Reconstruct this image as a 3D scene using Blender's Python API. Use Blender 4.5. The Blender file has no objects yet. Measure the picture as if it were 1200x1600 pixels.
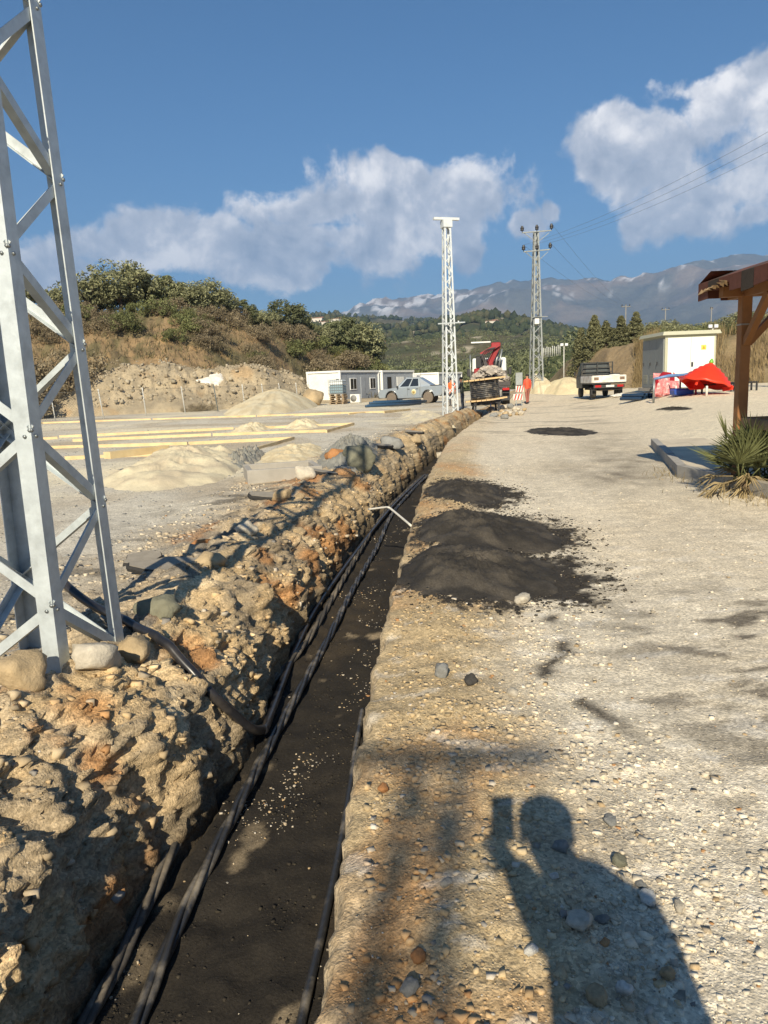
import bpy, bmesh, math, random
import numpy as np
from mathutils import Vector, Matrix

random.seed(7); RNG = np.random.default_rng(11)
S = bpy.context.scene
COL = S.collection
# ------------------------------------------------------------------ camera
FPX = 1155.0; HC = 1.6
PITCH = math.radians(9.87); ROLL = math.radians(2.2)
_c, _s, _cp, _sp = math.cos(ROLL), math.sin(ROLL), math.cos(PITCH), math.sin(PITCH)
cam_d = bpy.data.cameras.new("camera"); cam = bpy.data.objects.new("camera", cam_d); COL.objects.link(cam)
cam_d.sensor_fit = 'VERTICAL'; cam_d.sensor_height = 36.0; cam_d.lens = FPX / 1600 * 36.0
cam_d.clip_start = 0.02; cam_d.clip_end = 40000
cam.matrix_world = Matrix(((_c, _s, 0, 0), (-_s * _sp, _c * _sp, -_cp, 0), (-_s * _cp, _c * _cp, _sp, HC), (0, 0, 0, 1)))
S.camera = cam

# ------------------------------------------------------------------ light, sky, exposure
SUN_EL = math.radians(32.0); SUN_AZ = math.radians(189.0)      # azimuth clockwise from +Y
SUN_TO = Vector((math.sin(SUN_AZ) * math.cos(SUN_EL), math.cos(SUN_AZ) * math.cos(SUN_EL), math.sin(SUN_EL)))
sun_d = bpy.data.lights.new("sun", 'SUN'); sun = bpy.data.objects.new("sun", sun_d); COL.objects.link(sun)
sun_d.energy = 4.9; sun_d.angle = math.radians(0.53); sun_d.color = (1.0, 0.885, 0.68)
sun.rotation_euler = (-SUN_TO).to_track_quat('-Z', 'Y').to_euler(); sun.location = SUN_TO * 50
S.view_settings.view_transform = 'Standard'; S.view_settings.look = 'None'
S.view_settings.exposure = 0.80; S.view_settings.gamma = 1.0; S.view_settings.use_curve_mapping = False
S.render.engine = 'CYCLES'
S.cycles.use_denoising = True
S.cycles.max_bounces = 5; S.cycles.diffuse_bounces = 4; S.cycles.glossy_bounces = 2; S.cycles.transmission_bounces = 3
S.cycles.transparent_max_bounces = 4; S.cycles.volume_bounces = 0; S.cycles.caustics_reflective = False; S.cycles.caustics_refractive = False
S.cycles.sample_clamp_indirect = 4.0

def pray(px, py):
    u, v = px - 600.0, 800.0 - py
    uu, vv = _c * u + _s * v, -_s * u + _c * v
    return Vector((uu, FPX * _cp + vv * _sp, -FPX * _sp + vv * _cp))

# ---- world: Nishita sky with cumulus clouds defined by direction
world = bpy.data.worlds.new("World"); S.world = world; world.use_nodes = True
WN, WL = world.node_tree.nodes, world.node_tree.links
WN.clear()
def wn(t, **k):
    n = WN.new(t)
    for a, b in k.items(): setattr(n, a, b)
    return n
def wmath(op, a, b=None, clamp=False):
    n = wn('ShaderNodeMath', operation=op, use_clamp=clamp)
    for i, v in enumerate((a, b)):
        if v is None: continue
        if isinstance(v, (int, float)): n.inputs[i].default_value = v
        else: WL.new(v, n.inputs[i])
    return n.outputs[0]
sky = wn('ShaderNodeTexSky', sky_type='NISHITA', sun_disc=False, sun_elevation=SUN_EL, sun_rotation=SUN_AZ)
sky.altitude = 100; sky.air_density = 1.0; sky.dust_density = 0.25; sky.ozone_density = 4.0
tc = wn('ShaderNodeTexCoord')
DIR = tc.outputs['Generated']
def wvec(op, a, b=None, scale=None):
    n = wn('ShaderNodeVectorMath', operation=op)
    WL.new(a, n.inputs[0])
    if b is not None:
        if isinstance(b, (tuple, list, Vector)): n.inputs[1].default_value = tuple(b)
        else: WL.new(b, n.inputs[1])
    if scale is not None: n.inputs['Scale'].default_value = scale
    return n
def wnoise(vec, scale, detail, rough=0.55, dist=0.0):
    n = wn('ShaderNodeTexNoise'); n.inputs['Scale'].default_value = scale; n.inputs['Detail'].default_value = detail
    n.inputs['Roughness'].default_value = rough; n.inputs['Distortion'].default_value = dist
    WL.new(vec, n.inputs['Vector']); return n
# blobs: (px, py, rx_px, ry_px, weight)
CLOUDS = [(705, 318, 90, 58, 1.0), (600, 305, 120, 52, 1.0), (500, 318, 110, 45, .95), (410, 320, 75, 34, .8), (660, 350, 120, 50, .9),
          (560, 385, 120, 48, .95), (430, 385, 130, 55, 1.0), (300, 390, 130, 48, .95), (190, 395, 120, 44, .9), (90, 405, 120, 42, .8), (400, 430, 120, 40, .75),
          (735, 395, 34, 30, .85), (818, 352, 36, 26, .85), (860, 333, 16, 18, .75), (470, 438, 60, 25, .55),
          (945, 215, 60, 34, .9), (985, 270, 55, 60, 1.0), (1020, 320, 55, 45, .95), (1100, 345, 60, 35, .9),
          (1090, 215, 90, 80, .80), (1170, 270, 85, 75, .88), (1165, 150, 80, 55, .82), (1250, 230, 110, 110, .9), (1170, 330, 60, 36, .85),
          (1070, 150, 70, 40, .7), (1340, 300, 120, 70, .9), (-60, 400, 130, 50, .85), (1460, 260, 120, 80, .8)]
def blob(d, up_r, right_r, wgt):
    d = d.normalized(); rt = d.cross(Vector((0, 0, 1))).normalized(); up = rt.cross(d)
    a = wvec('DOT_PRODUCT', WARP, rt / right_r).outputs['Value']; b = wvec('DOT_PRODUCT', WARP, up / up_r).outputs['Value']
    f = wvec('DOT_PRODUCT', WARP, d).outputs['Value']
    q = wmath('SQRT', wmath('ADD', wmath('MULTIPLY', a, a), wmath('MULTIPLY', b, b)))
    m = wmath('SUBTRACT', wgt, q)
    return wmath('SUBTRACT', m, wmath('MULTIPLY', wmath('LESS_THAN', f, 0.3), 10.0))
def density_nodes(vec):
    """cloud density (unclamped) at a direction"""
    global WARP
    nw = wnoise(vec, 9.0, 3.0)
    off = wvec('SUBTRACT', nw.outputs['Color'], (0.5, 0.5, 0.5))
    offs = wvec('SCALE', off.outputs[0], scale=0.075)
    WARP = wvec('ADD', vec, offs.outputs[0]).outputs[0]
    acc = None
    for (px, py, rx, ry, wg) in CLOUDS:
        m = blob(pray(px, py), 1.25 * ry / FPX, 1.25 * rx / FPX, wg)
        acc = m if acc is None else wmath('MAXIMUM', acc, m)
    rr = random.Random(3)
    for k in range(14):                       # the same kind of cumulus all round the horizon
        az = math.radians(48 + k * 20 + rr.uniform(-7, 7)); el = math.radians(rr.uniform(7, 19))
        d = Vector((math.sin(az) * math.cos(el), math.cos(az) * math.cos(el), math.sin(el)))
        m = blob(d, rr.uniform(.04, .09), rr.uniform(.08, .2), rr.uniform(.75, 1.0))
        acc = wmath('MAXIMUM', acc, m)
    n1 = wnoise(vec, 13.0, 9.0, 0.6, 0.25)
    return wmath('ADD', acc, wmath('MULTIPLY', wmath('SUBTRACT', n1.outputs['Fac'], 0.52), 2.6)), n1
rho, nz = density_nodes(DIR)
mr = wn('ShaderNodeMapRange', interpolation_type='SMOOTHSTEP'); WL.new(rho, mr.inputs[0])
mr.inputs[1].default_value = 0.0; mr.inputs[2].default_value = 0.42; mr.inputs[3].default_value = 0; mr.inputs[4].default_value = 0.93
# relief of the cloud: noise here against noise a little towards the sun
shift = wvec('ADD', DIR, tuple(Vector((-0.35, -0.1, 0.9)).normalized() * 0.030)).outputs[0]
nzs = wnoise(shift, 7.0, 6.0, 0.55, 0.25); nz0 = wnoise(DIR, 7.0, 6.0, 0.55, 0.25)
rel = wmath('MULTIPLY', wmath('SUBTRACT', nz0.outputs['Fac'], nzs.outputs['Fac']), 3.0)
nf0 = wnoise(DIR, 22.0, 6.0, 0.6, 0.3); nf1 = wnoise(wvec('ADD', DIR, tuple(Vector((-0.35, -0.1, 0.9)).normalized() * 0.010)).outputs[0], 22.0, 6.0, 0.6, 0.3)
rel = wmath('ADD', rel, wmath('MULTIPLY', wmath('SUBTRACT', nf0.outputs['Fac'], nf1.outputs['Fac']), .8))
core = wmath('MULTIPLY', rho, -0.16)
sh = wmath('ADD', wmath('ADD', rel, core), 0.62, clamp=True)
cr = wn('ShaderNodeValToRGB'); WL.new(sh, cr.inputs[0])
e = cr.color_ramp.elements; e[0].position = 0.12; e[0].color = (0.31, 0.335, 0.385, 1); e[1].position = 0.95; e[1].color = (0.98, 0.93, 0.88, 1)
m_ = cr.color_ramp.elements.new(0.55); m_.color = (0.54, 0.545, 0.575, 1)
bg1 = wn('ShaderNodeBackground'); bg1.inputs['Strength'].default_value = 0.054; hs = wn('ShaderNodeHueSaturation'); hs.inputs['Saturation'].default_value = 1.20; WL.new(sky.outputs[0], hs.inputs['Color']); WL.new(hs.outputs[0], bg1.inputs['Color'])
bg2 = wn('ShaderNodeBackground'); bg2.inputs['Strength'].default_value = 0.84; WL.new(cr.outputs[0], bg2.inputs['Color'])
mixs = wn('ShaderNodeMixShader'); WL.new(mr.outputs[0], mixs.inputs[0]); WL.new(bg1.outputs[0], mixs.inputs[1]); WL.new(bg2.outputs[0], mixs.inputs[2])
wo = wn('ShaderNodeOutputWorld'); WL.new(mixs.outputs[0], wo.inputs['Surface'])
world.cycles.sampling_method = 'MANUAL'; world.cycles.sample_map_resolution = 512
# ------------------------------------------------------------------ numeric helpers
def sstep(t):
    t = np.clip(t, 0, 1); return t * t * (3 - 2 * t)
_G = np.random.default_rng(5).normal(size=(256, 3)); _G /= np.linalg.norm(_G, axis=1)[:, None]
_PM = np.random.default_rng(6).permutation(256); _PM = np.concatenate([_PM, _PM, _PM])
def pnoise(x, y, z=0.0):
    x, y, z = np.broadcast_arrays(np.asarray(x, float), y, z)
    xi, yi, zi = np.floor(x).astype(np.int64), np.floor(y).astype(np.int64), np.floor(z).astype(np.int64)
    fx, fy, fz = x - xi, y - yi, z - zi
    u, v, w = (t * t * t * (t * (t * 6 - 15) + 10) for t in (fx, fy, fz))
    def g(dx, dy, dz):
        h = _PM[_PM[_PM[(xi + dx) & 255] + ((yi + dy) & 255)] + ((zi + dz) & 255)]
        gr = _G[h]
        return gr[..., 0] * (fx - dx) + gr[..., 1] * (fy - dy) + gr[..., 2] * (fz - dz)
    def L(a, b, t): return a + (b - a) * t
    return 1.5 * L(L(L(g(0,0,0), g(1,0,0), u), L(g(0,1,0), g(1,1,0), u), v), L(L(g(0,0,1), g(1,0,1), u), L(g(0,1,1), g(1,1,1), u), v), w)
def fbm(x, y, z=0.0, oct=4, gain=0.5, lac=2.03):
    a, s, f = 1.0, 0.0, 1.0
    for k in range(oct):
        s = s + a * pnoise(np.asarray(x) * f + 17.3 * k, np.asarray(y) * f - 9.1 * k, np.asarray(z) * f + 5.7 * k); a *= gain; f *= lac
    return s
def worley(x, y, z=0.0, seed=0):
    """distance to the nearest random point, and that cell's random value"""
    x, y, z = np.broadcast_arrays(np.asarray(x, float), y, z)
    xi, yi, zi = np.floor(x).astype(np.int64), np.floor(y).astype(np.int64), np.floor(z).astype(np.int64)
    best = np.full(x.shape, 9.0); val = np.zeros(x.shape)
    J = np.random.default_rng(90 + seed).random((256, 3))
    for dx in (-1, 0, 1):
        for dy in (-1, 0, 1):
            for dz in (-1, 0, 1):
                cx, cy, cz = xi + dx, yi + dy, zi + dz
                h = _PM[_PM[_PM[cx & 255] + (cy & 255)] + (cz & 255)]
                j = J[h]
                d = (cx + j[..., 0] - x) ** 2 + (cy + j[..., 1] - y) ** 2 + (cz + j[..., 2] - z) ** 2
                m = d < best
                best = np.where(m, d, best); val = np.where(m, J[(h + 7) & 255][..., 1], val)
    return np.sqrt(best), val
def smooth_interp(y, ys, xs, win=1.0):
    return (np.interp(y - win, ys, xs) + 2 * np.interp(y - win / 2, ys, xs) + 2 * np.interp(y, ys, xs) + 2 * np.interp(y + win / 2, ys, xs) + np.interp(y + win, ys, xs)) / 8

# ------------------------------------------------------------------ scene-graph helpers
def props(o, label=None, cat=None, group=None, kind=None):
    if label: o['label'] = label
    if cat: o['category'] = cat
    if group: o['group'] = group
    if kind: o['kind'] = kind
    return o
def empty(name, loc=(0, 0, 0), rz=0.0, rot=None):
    o = bpy.data.objects.new(name, None); COL.objects.link(o); o.empty_display_size = 0.1
    o.location = loc; o.rotation_euler = rot if rot else (0, 0, rz); return o
def thing(name, label, cat, loc=(0, 0, 0), rz=0.0, group=None, rot=None):
    return props(empty(name, loc, rz, rot), label, cat, group)
def link_mesh(name, me, m=None, parent=None, loc=None, rot=None, scale=None):
    o = bpy.data.objects.new(name, me); COL.objects.link(o)
    if m is not None and not me.materials: me.materials.append(m)
    if parent is not None: o.parent = parent
    if loc is not None: o.location = loc
    if rot is not None: o.rotation_euler = rot
    if scale is not None: o.scale = scale if hasattr(scale, '__len__') else (scale,) * 3
    return o
def copy_tree(o, parent=None):
    c = o.copy(); COL.objects.link(c)
    if parent is not None: c.parent = parent
    for ch in o.children: copy_tree(ch, c)
    return c
class MB:
    """collects shapes; build() links them as one mesh object"""
    def __init__(s): s.v = []; s.f = []; s.n = 0; s.sm = []
    def raw(s, v, f, smooth=False):
        s.v.append(np.asarray(v, float)); s.f += [tuple(int(i) + s.n for i in q) for q in f]; s.sm += [smooth] * len(f); s.n += len(v); return s
    def box(s, c, d, rz=0.0, M=None, taper=1.0, ch=0.0):
        x, y, z = d[0] / 2, d[1] / 2, d[2] / 2
        if ch > 0:
            o = []
            for zz, k in ((-z, ch), (-z + ch, 0), (z - ch, 0), (z, ch)):
                a, b = x - k, y - k; h = ch
                t = taper if zz > 0 else 1.0
                for (px, py) in ((-a, -b + h), (-a + h, -b), (a - h, -b), (a, -b + h), (a, b - h), (a - h, b), (-a + h, b), (-a, b - h)): o.append((px * t, py * t, zz))
            v = np.array(o); f = [tuple(range(7, -1, -1)), tuple(range(24, 32))]
            for k in range(3):
                for i in range(8): f.append((k * 8 + i, k * 8 + (i + 1) % 8, (k + 1) * 8 + (i + 1) % 8, (k + 1) * 8 + i))
        else:
            t = taper
            v = np.array([(-x, -y, -z), (x, -y, -z), (x, y, -z), (-x, y, -z), (-x * t, -y * t, z), (x * t, -y * t, z), (x * t, y * t, z), (-x * t, y * t, z)])
            f = [(3, 2, 1, 0), (4, 5, 6, 7), (0, 1, 5, 4), (1, 2, 6, 5), (2, 3, 7, 6), (3, 0, 4, 7)]
        if rz: v = v @ np.array(Matrix.Rotation(rz, 3, 'Z')).T
        if M is not None: v = v @ np.array(M.to_3x3()).T
        return s.raw(v + np.array(c), f)
    def bar(s, a, b, w, h=None, up=(0, 0, 1)):
        a, b = Vector(a), Vector(b); d = b - a; L = d.length
        if L < 1e-6: return s
        d.normalize(); upv = Vector(up)
        if abs(d.dot(upv)) > 0.98: upv = Vector((1, 0, 0))
        x = d.cross(upv).normalized(); z = x.cross(d)
        M = Matrix((x, d, z)).transposed()
        return s.box((a + b) / 2, (w, L, h or w), M=M)
    def angle(s, a, b, w, t, n1, n2):
        """steel angle section: two thin flanges from the edge a-b along n1 and n2"""
        a, b, n1, n2 = Vector(a), Vector(b), Vector(n1), Vector(n2)
        prof = [Vector((0, 0)), Vector((w, 0)), Vector((w, t)), Vector((t, t)), Vector((t, w)), Vector((0, w))]
        v = [p + n1 * q.x + n2 * q.y for p in (a, b) for q in prof]
        f = [(i, (i + 1) % 6, 6 + (i + 1) % 6, 6 + i) for i in range(6)] + [(0, 5, 4, 3), (0, 3, 2, 1), (6, 7, 8, 9), (6, 9, 10, 11)]
        return s.raw([tuple(q) for q in v], f)
    def tube(s, pts, r, n=8, caps=True, smooth=True):
        P = np.array([tuple(p) for p in pts], float); m = len(P); r = np.broadcast_to(np.asarray(r, float), (m,))
        T = np.gradient(P, axis=0); T /= np.linalg.norm(T, axis=1)[:, None] + 1e-12
        ref = np.array((0, 0, 1.0)) if abs(T[0, 2]) < 0.9 else np.array((1.0, 0, 0))
        V = []; nrm = np.cross(T[0], ref); nrm /= np.linalg.norm(nrm)
        for i in range(m):
            nrm = nrm - T[i] * nrm.dot(T[i]); nrm /= np.linalg.norm(nrm) + 1e-12; bi = np.cross(T[i], nrm)
            for k in range(n):
                a = 2 * math.pi * k / n; V.append(P[i] + r[i] * (math.cos(a) * nrm + math.sin(a) * bi))
        F = [(i * n + k, i * n + (k + 1) % n, (i + 1) * n + (k + 1) % n, (i + 1) * n + k) for i in range(m - 1) for k in range(n)]
        if caps: F += [tuple(range(n - 1, -1, -1)), tuple(range((m - 1) * n, m * n))]
        return s.raw(V, F, smooth)
    def lathe(s, prof, n=16, c=(0, 0, 0), M=None, smooth=True):
        V = []
        for (r, z) in prof:
            for k in range(n): V.append((r * math.cos(2 * math.pi * k / n), r * math.sin(2 * math.pi * k / n), z))
        m = len(prof)
        F = [(i * n + k, i * n + (k + 1) % n, (i + 1) * n + (k + 1) % n, (i + 1) * n + k) for i in range(m - 1) for k in range(n)]
        F += [tuple(range(n - 1, -1, -1)), tuple(range((m - 1) * n, m * n))]
        V = np.array(V)
        if M is not None: V = V @ np.array(M.to_3x3()).T
        return s.raw(V + np.array(c), F, smooth)
    def prism(s, poly, y0, y1, M=None, c=(0, 0, 0)):
        """polygon in x,z extruded along y"""
        n = len(poly); V = np.array([(p[0], y0, p[1]) for p in poly] + [(p[0], y1, p[1]) for p in poly])
        F = [tuple(range(n)), tuple(range(2 * n - 1, n - 1, -1))] + [(i + n, (i + 1) % n + n, (i + 1) % n, i) for i in range(n)]
        if M is not None: V = V @ np.array(M.to_3x3()).T
        return s.raw(V + np.array(c), F)
    def mesh(s, name):
        me = bpy.data.meshes.new(name); V = np.concatenate(s.v) if s.v else np.zeros((0, 3))
        me.from_pydata(V.tolist(), [], s.f)
        if any(s.sm): me.polygons.foreach_set('use_smooth', s.sm)
        me.update(); return me
    def build(s, name, m, parent=None, loc=None, rot=None):
        return link_mesh(name, s.mesh(name), m, parent, loc, rot)
def grid_mesh(name, X, Y, Z, mask=None, col=None, smooth=True):
    """rows x cols arrays -> mesh; mask keeps faces; col (rows, cols, 3) becomes the attribute 'tint'"""
    R, C = X.shape; idx = np.arange(R * C).reshape(R, C)
    q = np.stack([idx[:-1, :-1], idx[:-1, 1:], idx[1:, 1:], idx[1:, :-1]], -1).reshape(-1, 4)
    if mask is not None: q = q[mask.reshape(-1)]
    used = np.unique(q); remap = np.full(R * C, -1); remap[used] = np.arange(len(used)); q = remap[q]
    V = np.stack([X, Y, Z], -1).reshape(-1, 3)[used]
    return quads_mesh(name, V, q, None if col is None else col.reshape(-1, 3)[used], smooth)
def quads_mesh(name, V, q, col=None, smooth=False, k=4):
    me = bpy.data.meshes.new(name)
    me.vertices.add(len(V)); me.vertices.foreach_set('co', np.ascontiguousarray(V, dtype=np.float32).ravel())
    me.loops.add(len(q) * k); me.loops.foreach_set('vertex_index', np.ascontiguousarray(q, dtype=np.int32).ravel())
    me.polygons.add(len(q)); me.polygons.foreach_set('loop_start', np.arange(0, len(q) * k, k, dtype=np.int32))
    me.polygons.foreach_set('loop_total', np.full(len(q), k, dtype=np.int32))
    if smooth: me.polygons.foreach_set('use_smooth', np.ones(len(q), dtype=bool))
    me.update(calc_edges=True); me.validate()
    if col is not None:
        a = me.color_attributes.new('tint', 'FLOAT_COLOR', 'POINT')
        a.data.foreach_set('color', np.concatenate([col, np.ones((len(col), 1))], 1).astype(np.float32).ravel())
    return me
# ------------------------------------------------------------------ materials
def srgb(r, g, b):
    return tuple(((c / 255) / 12.92 if c / 255 <= 0.04045 else ((c / 255 + 0.055) / 1.055) ** 2.4) for c in (r, g, b))
MATS = {}
def mat(name, color, rough=0.8, var=0.15, scale=6.0, bump=0.0, bscale=None, metal=0.0, spec=0.5, tint=False, speck=0.0, sscale=90.0, dirt=None, dscale=2.0, damt=0.5, trans=0.0, voro=0.0, vscale=40.0, detail=6.0, alpha=1.0, coat=0.0):
    """noise-varied principled material; tint: colour comes from the attribute 'tint'; dirt: a second colour in patches"""
    if name in MATS: return MATS[name]
    m = bpy.data.materials.new(name); m.use_nodes = True; MATS[name] = m
    N, L = m.node_tree.nodes, m.node_tree.links; b = N['Principled BSDF']
    tcn = N.new('ShaderNodeTexCoord'); co = tcn.outputs['Object']
    if tint:
        at = N.new('ShaderNodeAttribute'); at.attribute_name = 'tint'; base = at.outputs['Color']
    else:
        rgb = N.new('ShaderNodeRGB'); rgb.outputs[0].default_value = (*color, 1); base = rgb.outputs[0]
    def noise(sc, det=detail, ro=0.6):
        n = N.new('ShaderNodeTexNoise'); n.inputs['Scale'].default_value = sc; n.inputs['Detail'].default_value = det; n.inputs['Roughness'].default_value = ro
        L.new(co, n.inputs['Vector']); return n
    if dirt is not None:
        n = noise(dscale); r = N.new('ShaderNodeMapRange'); r.inputs[1].default_value = 0.48; r.inputs[2].default_value = 0.72; r.inputs[4].default_value = damt
        L.new(n.outputs['Fac'], r.inputs[0])
        mx = N.new('ShaderNodeMix'); mx.data_type = 'RGBA'; L.new(r.outputs[0], mx.inputs[0]); L.new(base, mx.inputs[6]); mx.inputs[7].default_value = (*dirt, 1); base = mx.outputs[2]
    if var > 0:
        n = noise(scale); r = N.new('ShaderNodeMapRange'); r.inputs[1].default_value = 0.25; r.inputs[2].default_value = 0.75; r.inputs[3].default_value = 1 - var; r.inputs[4].default_value = 1 + var
        L.new(n.outputs['Fac'], r.inputs[0])
        if tint:                                     # a second, finer grain on the ground
            n2 = noise(scale * 9, 4.0, 0.65); r2 = N.new('ShaderNodeMapRange'); r2.inputs[1].default_value = 0.3; r2.inputs[2].default_value = 0.7; r2.inputs[3].default_value = 1 - var; r2.inputs[4].default_value = 1 + var
            L.new(n2.outputs['Fac'], r2.inputs[0]); mm = N.new('ShaderNodeMath'); mm.operation = 'MULTIPLY'; L.new(r.outputs[0], mm.inputs[0]); L.new(r2.outputs[0], mm.inputs[1]); fac = mm.outputs[0]
        else: fac = r.outputs[0]
        vm = N.new('ShaderNodeVectorMath'); vm.operation = 'SCALE'; L.new(base, vm.inputs[0]); L.new(fac, vm.inputs['Scale']); base = vm.outputs[0]
    if speck > 0:                                    # grains of different colour
        vo = N.new('ShaderNodeTexVoronoi'); vo.inputs['Scale'].default_value = sscale; L.new(co, vo.inputs['Vector'])
        sx_ = N.new('ShaderNodeSeparateColor'); L.new(vo.outputs['Color'], sx_.inputs[0])
        r3 = N.new('ShaderNodeMapRange'); r3.inputs[3].default_value = 1 - speck; r3.inputs[4].default_value = 1 + speck; L.new(sx_.outputs[0], r3.inputs[0])
        vo2 = N.new('ShaderNodeTexVoronoi'); vo2.inputs['Scale'].default_value = sscale * .37; L.new(co, vo2.inputs['Vector'])
        sx2 = N.new('ShaderNodeSeparateColor'); L.new(vo2.outputs['Color'], sx2.inputs[0])
        r4 = N.new('ShaderNodeMapRange'); r4.inputs[1].default_value = .8; r4.inputs[2].default_value = 1.0; r4.inputs[3].default_value = 1.0; r4.inputs[4].default_value = 1 + speck * .9; L.new(sx2.outputs[1], r4.inputs[0])
        m3 = N.new('ShaderNodeMath'); m3.operation = 'MULTIPLY'; L.new(r3.outputs[0], m3.inputs[0]); L.new(r4.outputs[0], m3.inputs[1])
        v3 = N.new('ShaderNodeVectorMath'); v3.operation = 'SCALE'; L.new(base, v3.inputs[0]); L.new(m3.outputs[0], v3.inputs['Scale']); base = v3.outputs[0]
    L.new(base, b.inputs['Base Color'])
    b.inputs['Roughness'].default_value = rough; b.inputs['Metallic'].default_value = metal; b.inputs['Specular IOR Level'].default_value = spec
    if coat: b.inputs['Coat Weight'].default_value = coat
    if alpha < 1: b.inputs['Alpha'].default_value = alpha
    if trans: b.inputs['Transmission Weight'].default_value = trans
    if bump > 0:
        bn = N.new('ShaderNodeBump'); bn.inputs['Strength'].default_value = 1.0; bn.inputs['Distance'].default_value = bump
        n = noise(bscale or scale * 3, 6.0, 0.65); h = n.outputs['Fac']
        if voro > 0:
            vo = N.new('ShaderNodeTexVoronoi'); vo.inputs['Scale'].default_value = vscale; L.new(co, vo.inputs['Vector'])
            ma = N.new('ShaderNodeMath'); ma.operation = 'MULTIPLY_ADD'; L.new(vo.outputs['Distance'], ma.inputs[0]); ma.inputs[1].default_value = -voro; L.new(h, ma.inputs[2]); h = ma.outputs[0]
        L.new(h, bn.inputs['Height']); L.new(bn.outputs[0], b.inputs['Normal'])
    return m
def leaf_mat(name, color, var=0.35, trans=0.25):
    """leaves: colour varies leaf by leaf, a little light passes through"""
    if name in MATS: return MATS[name]
    m = bpy.data.materials.new(name); m.use_nodes = True; MATS[name] = m
    N, L = m.node_tree.nodes, m.node_tree.links; b = N['Principled BSDF']
    g = N.new('ShaderNodeNewGeometry'); r = N.new('ShaderNodeMapRange'); r.inputs[3].default_value = 1 - var; r.inputs[4].default_value = 1 + var
    L.new(g.outputs['Random Per Island'], r.inputs[0])
    oi = N.new('ShaderNodeObjectInfo'); r2 = N.new('ShaderNodeMapRange'); r2.inputs[3].default_value = 0.8; r2.inputs[4].default_value = 1.2; L.new(oi.outputs['Random'], r2.inputs[0])
    mm = N.new('ShaderNodeMath'); mm.operation = 'MULTIPLY'; L.new(r.outputs[0], mm.inputs[0]); L.new(r2.outputs[0], mm.inputs[1])
    vm = N.new('ShaderNodeVectorMath'); vm.operation = 'SCALE'; vm.inputs[0].default_value = color; L.new(mm.outputs[0], vm.inputs['Scale'])
    L.new(vm.outputs[0], b.inputs['Base Color']); b.inputs['Roughness'].default_value = 0.7; b.inputs['Specular IOR Level'].default_value = 0.25
    tr = N.new('ShaderNodeBsdfTranslucent'); L.new(vm.outputs[0], tr.inputs['Color']); mx = N.new('ShaderNodeMixShader'); mx.inputs[0].default_value = trans
    L.new(b.outputs[0], mx.inputs[1]); L.new(tr.outputs[0], mx.inputs[2]); L.new(mx.outputs[0], N['Material Output'].inputs['Surface'])
    return m
# ================================================================== GROUND
YS = [-12, 0, 1.63, 3.19, 5.0, 7.91, 12.13, 19.8, 27, 34.2, 45, 700]
XS = [-.75, -.30, -.22, -.15, -.01, .27, .71, 1.78, 3.25, 4.87, 7.5, 160]
def f_xr(y): return smooth_interp(y, YS, XS, 0.9)
def f_lw(y): return smooth_interp(y, [-12, 3, 4.3, 6.3, 8, 11, 15, 21, 27, 34], [1.7, 1.62, 1.52, 1.62, 1.7, 1.72, 1.62, 1.30, 1.12, 1.0], 0.6)
def f_fw(y): return smooth_interp(y, [-12, 2.4, 3, 3.8, 6, 11, 16, 25, 34], [1.1, 1.06, .96, .90, .95, .95, .82, .66, .6], 0.6)
def f_dp(y): return 0.78 * (1 - sstep((np.asarray(y, float) - 35.0) / 4.0))
def base_z(x, y):
    x, y = np.asarray(x, float), np.asarray(y, float)
    xb = 4.6 + 0.25 * (y - 12)
    z = 0.45 * sstep((x - xb) / 4.0) * sstep((y - 10) / 6)
    z = z + 0.28 * sstep((x - 9) / 5) * sstep((y - 23) / 10)
    z = np.maximum(z, 0.42 * sstep((y - 40) / 18) * sstep((x - 6.5) / 4))
    z = z + 0.15 * sstep((y - 20) / 25) * sstep((2 - x) / 3)
    z = z * (1 - sstep((y - 82) / 18))
    return z
def hit(px, py, far=400):
    """point of the ground seen at a pixel of the photograph"""
    r = pray(px, py); t = np.linspace(1.0, far, 12000) / r.y
    x, y, z = r.x * t, r.y * t, HC + r.z * t
    k = int(np.argmax(z < base_z(x, y))); return Vector((float(x[k]), float(y[k]), float(base_z(x[k], y[k]))))
def at_y(px, py, Y):
    r = pray(px, py); t = Y / r.y; return Vector((r.x * t, Y, HC + r.z * t))
def gz(x, y): return float(base_z(x, y))

_rows = list(np.arange(-12, 0.9, 0.16)); y_ = 0.9
while y_ < 700:
    _rows.append(y_); y_ += max(0.0125, 0.0085 * y_) if y_ < 62 else 0.035 * y_
YR = np.array(_rows)
def offsets(maxo, d0, g):
    o = [0.0]
    while o[-1] < maxo: o.append(o[-1] + max(d0, g * o[-1]))
    return np.array(o[1:])
OL = offsets(420, 0.022, 0.03); OR = offsets(420, 0.022, 0.028)
NWALL, NFL, NRW = 84, 44, 12
NL, NR = len(OL), len(OR)
NC = NL + NWALL + NFL + NRW + NR
yy = YR[:, None]; xr, lw, fw, dp = (f(YR)[:, None] for f in (f_xr, f_lw, f_fw, f_dp))
fade = dp / 0.78
lip = 0.045 * fbm(yy * 2.6, 3.1, 0.0, 4) * fade + 0.02 * pnoise(yy * 12, 8.2)
xr = xr + lip
X = np.zeros((len(YR), NC)); Z = np.zeros_like(X); Yg = np.repeat(yy, NC, 1).astype(float)
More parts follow.
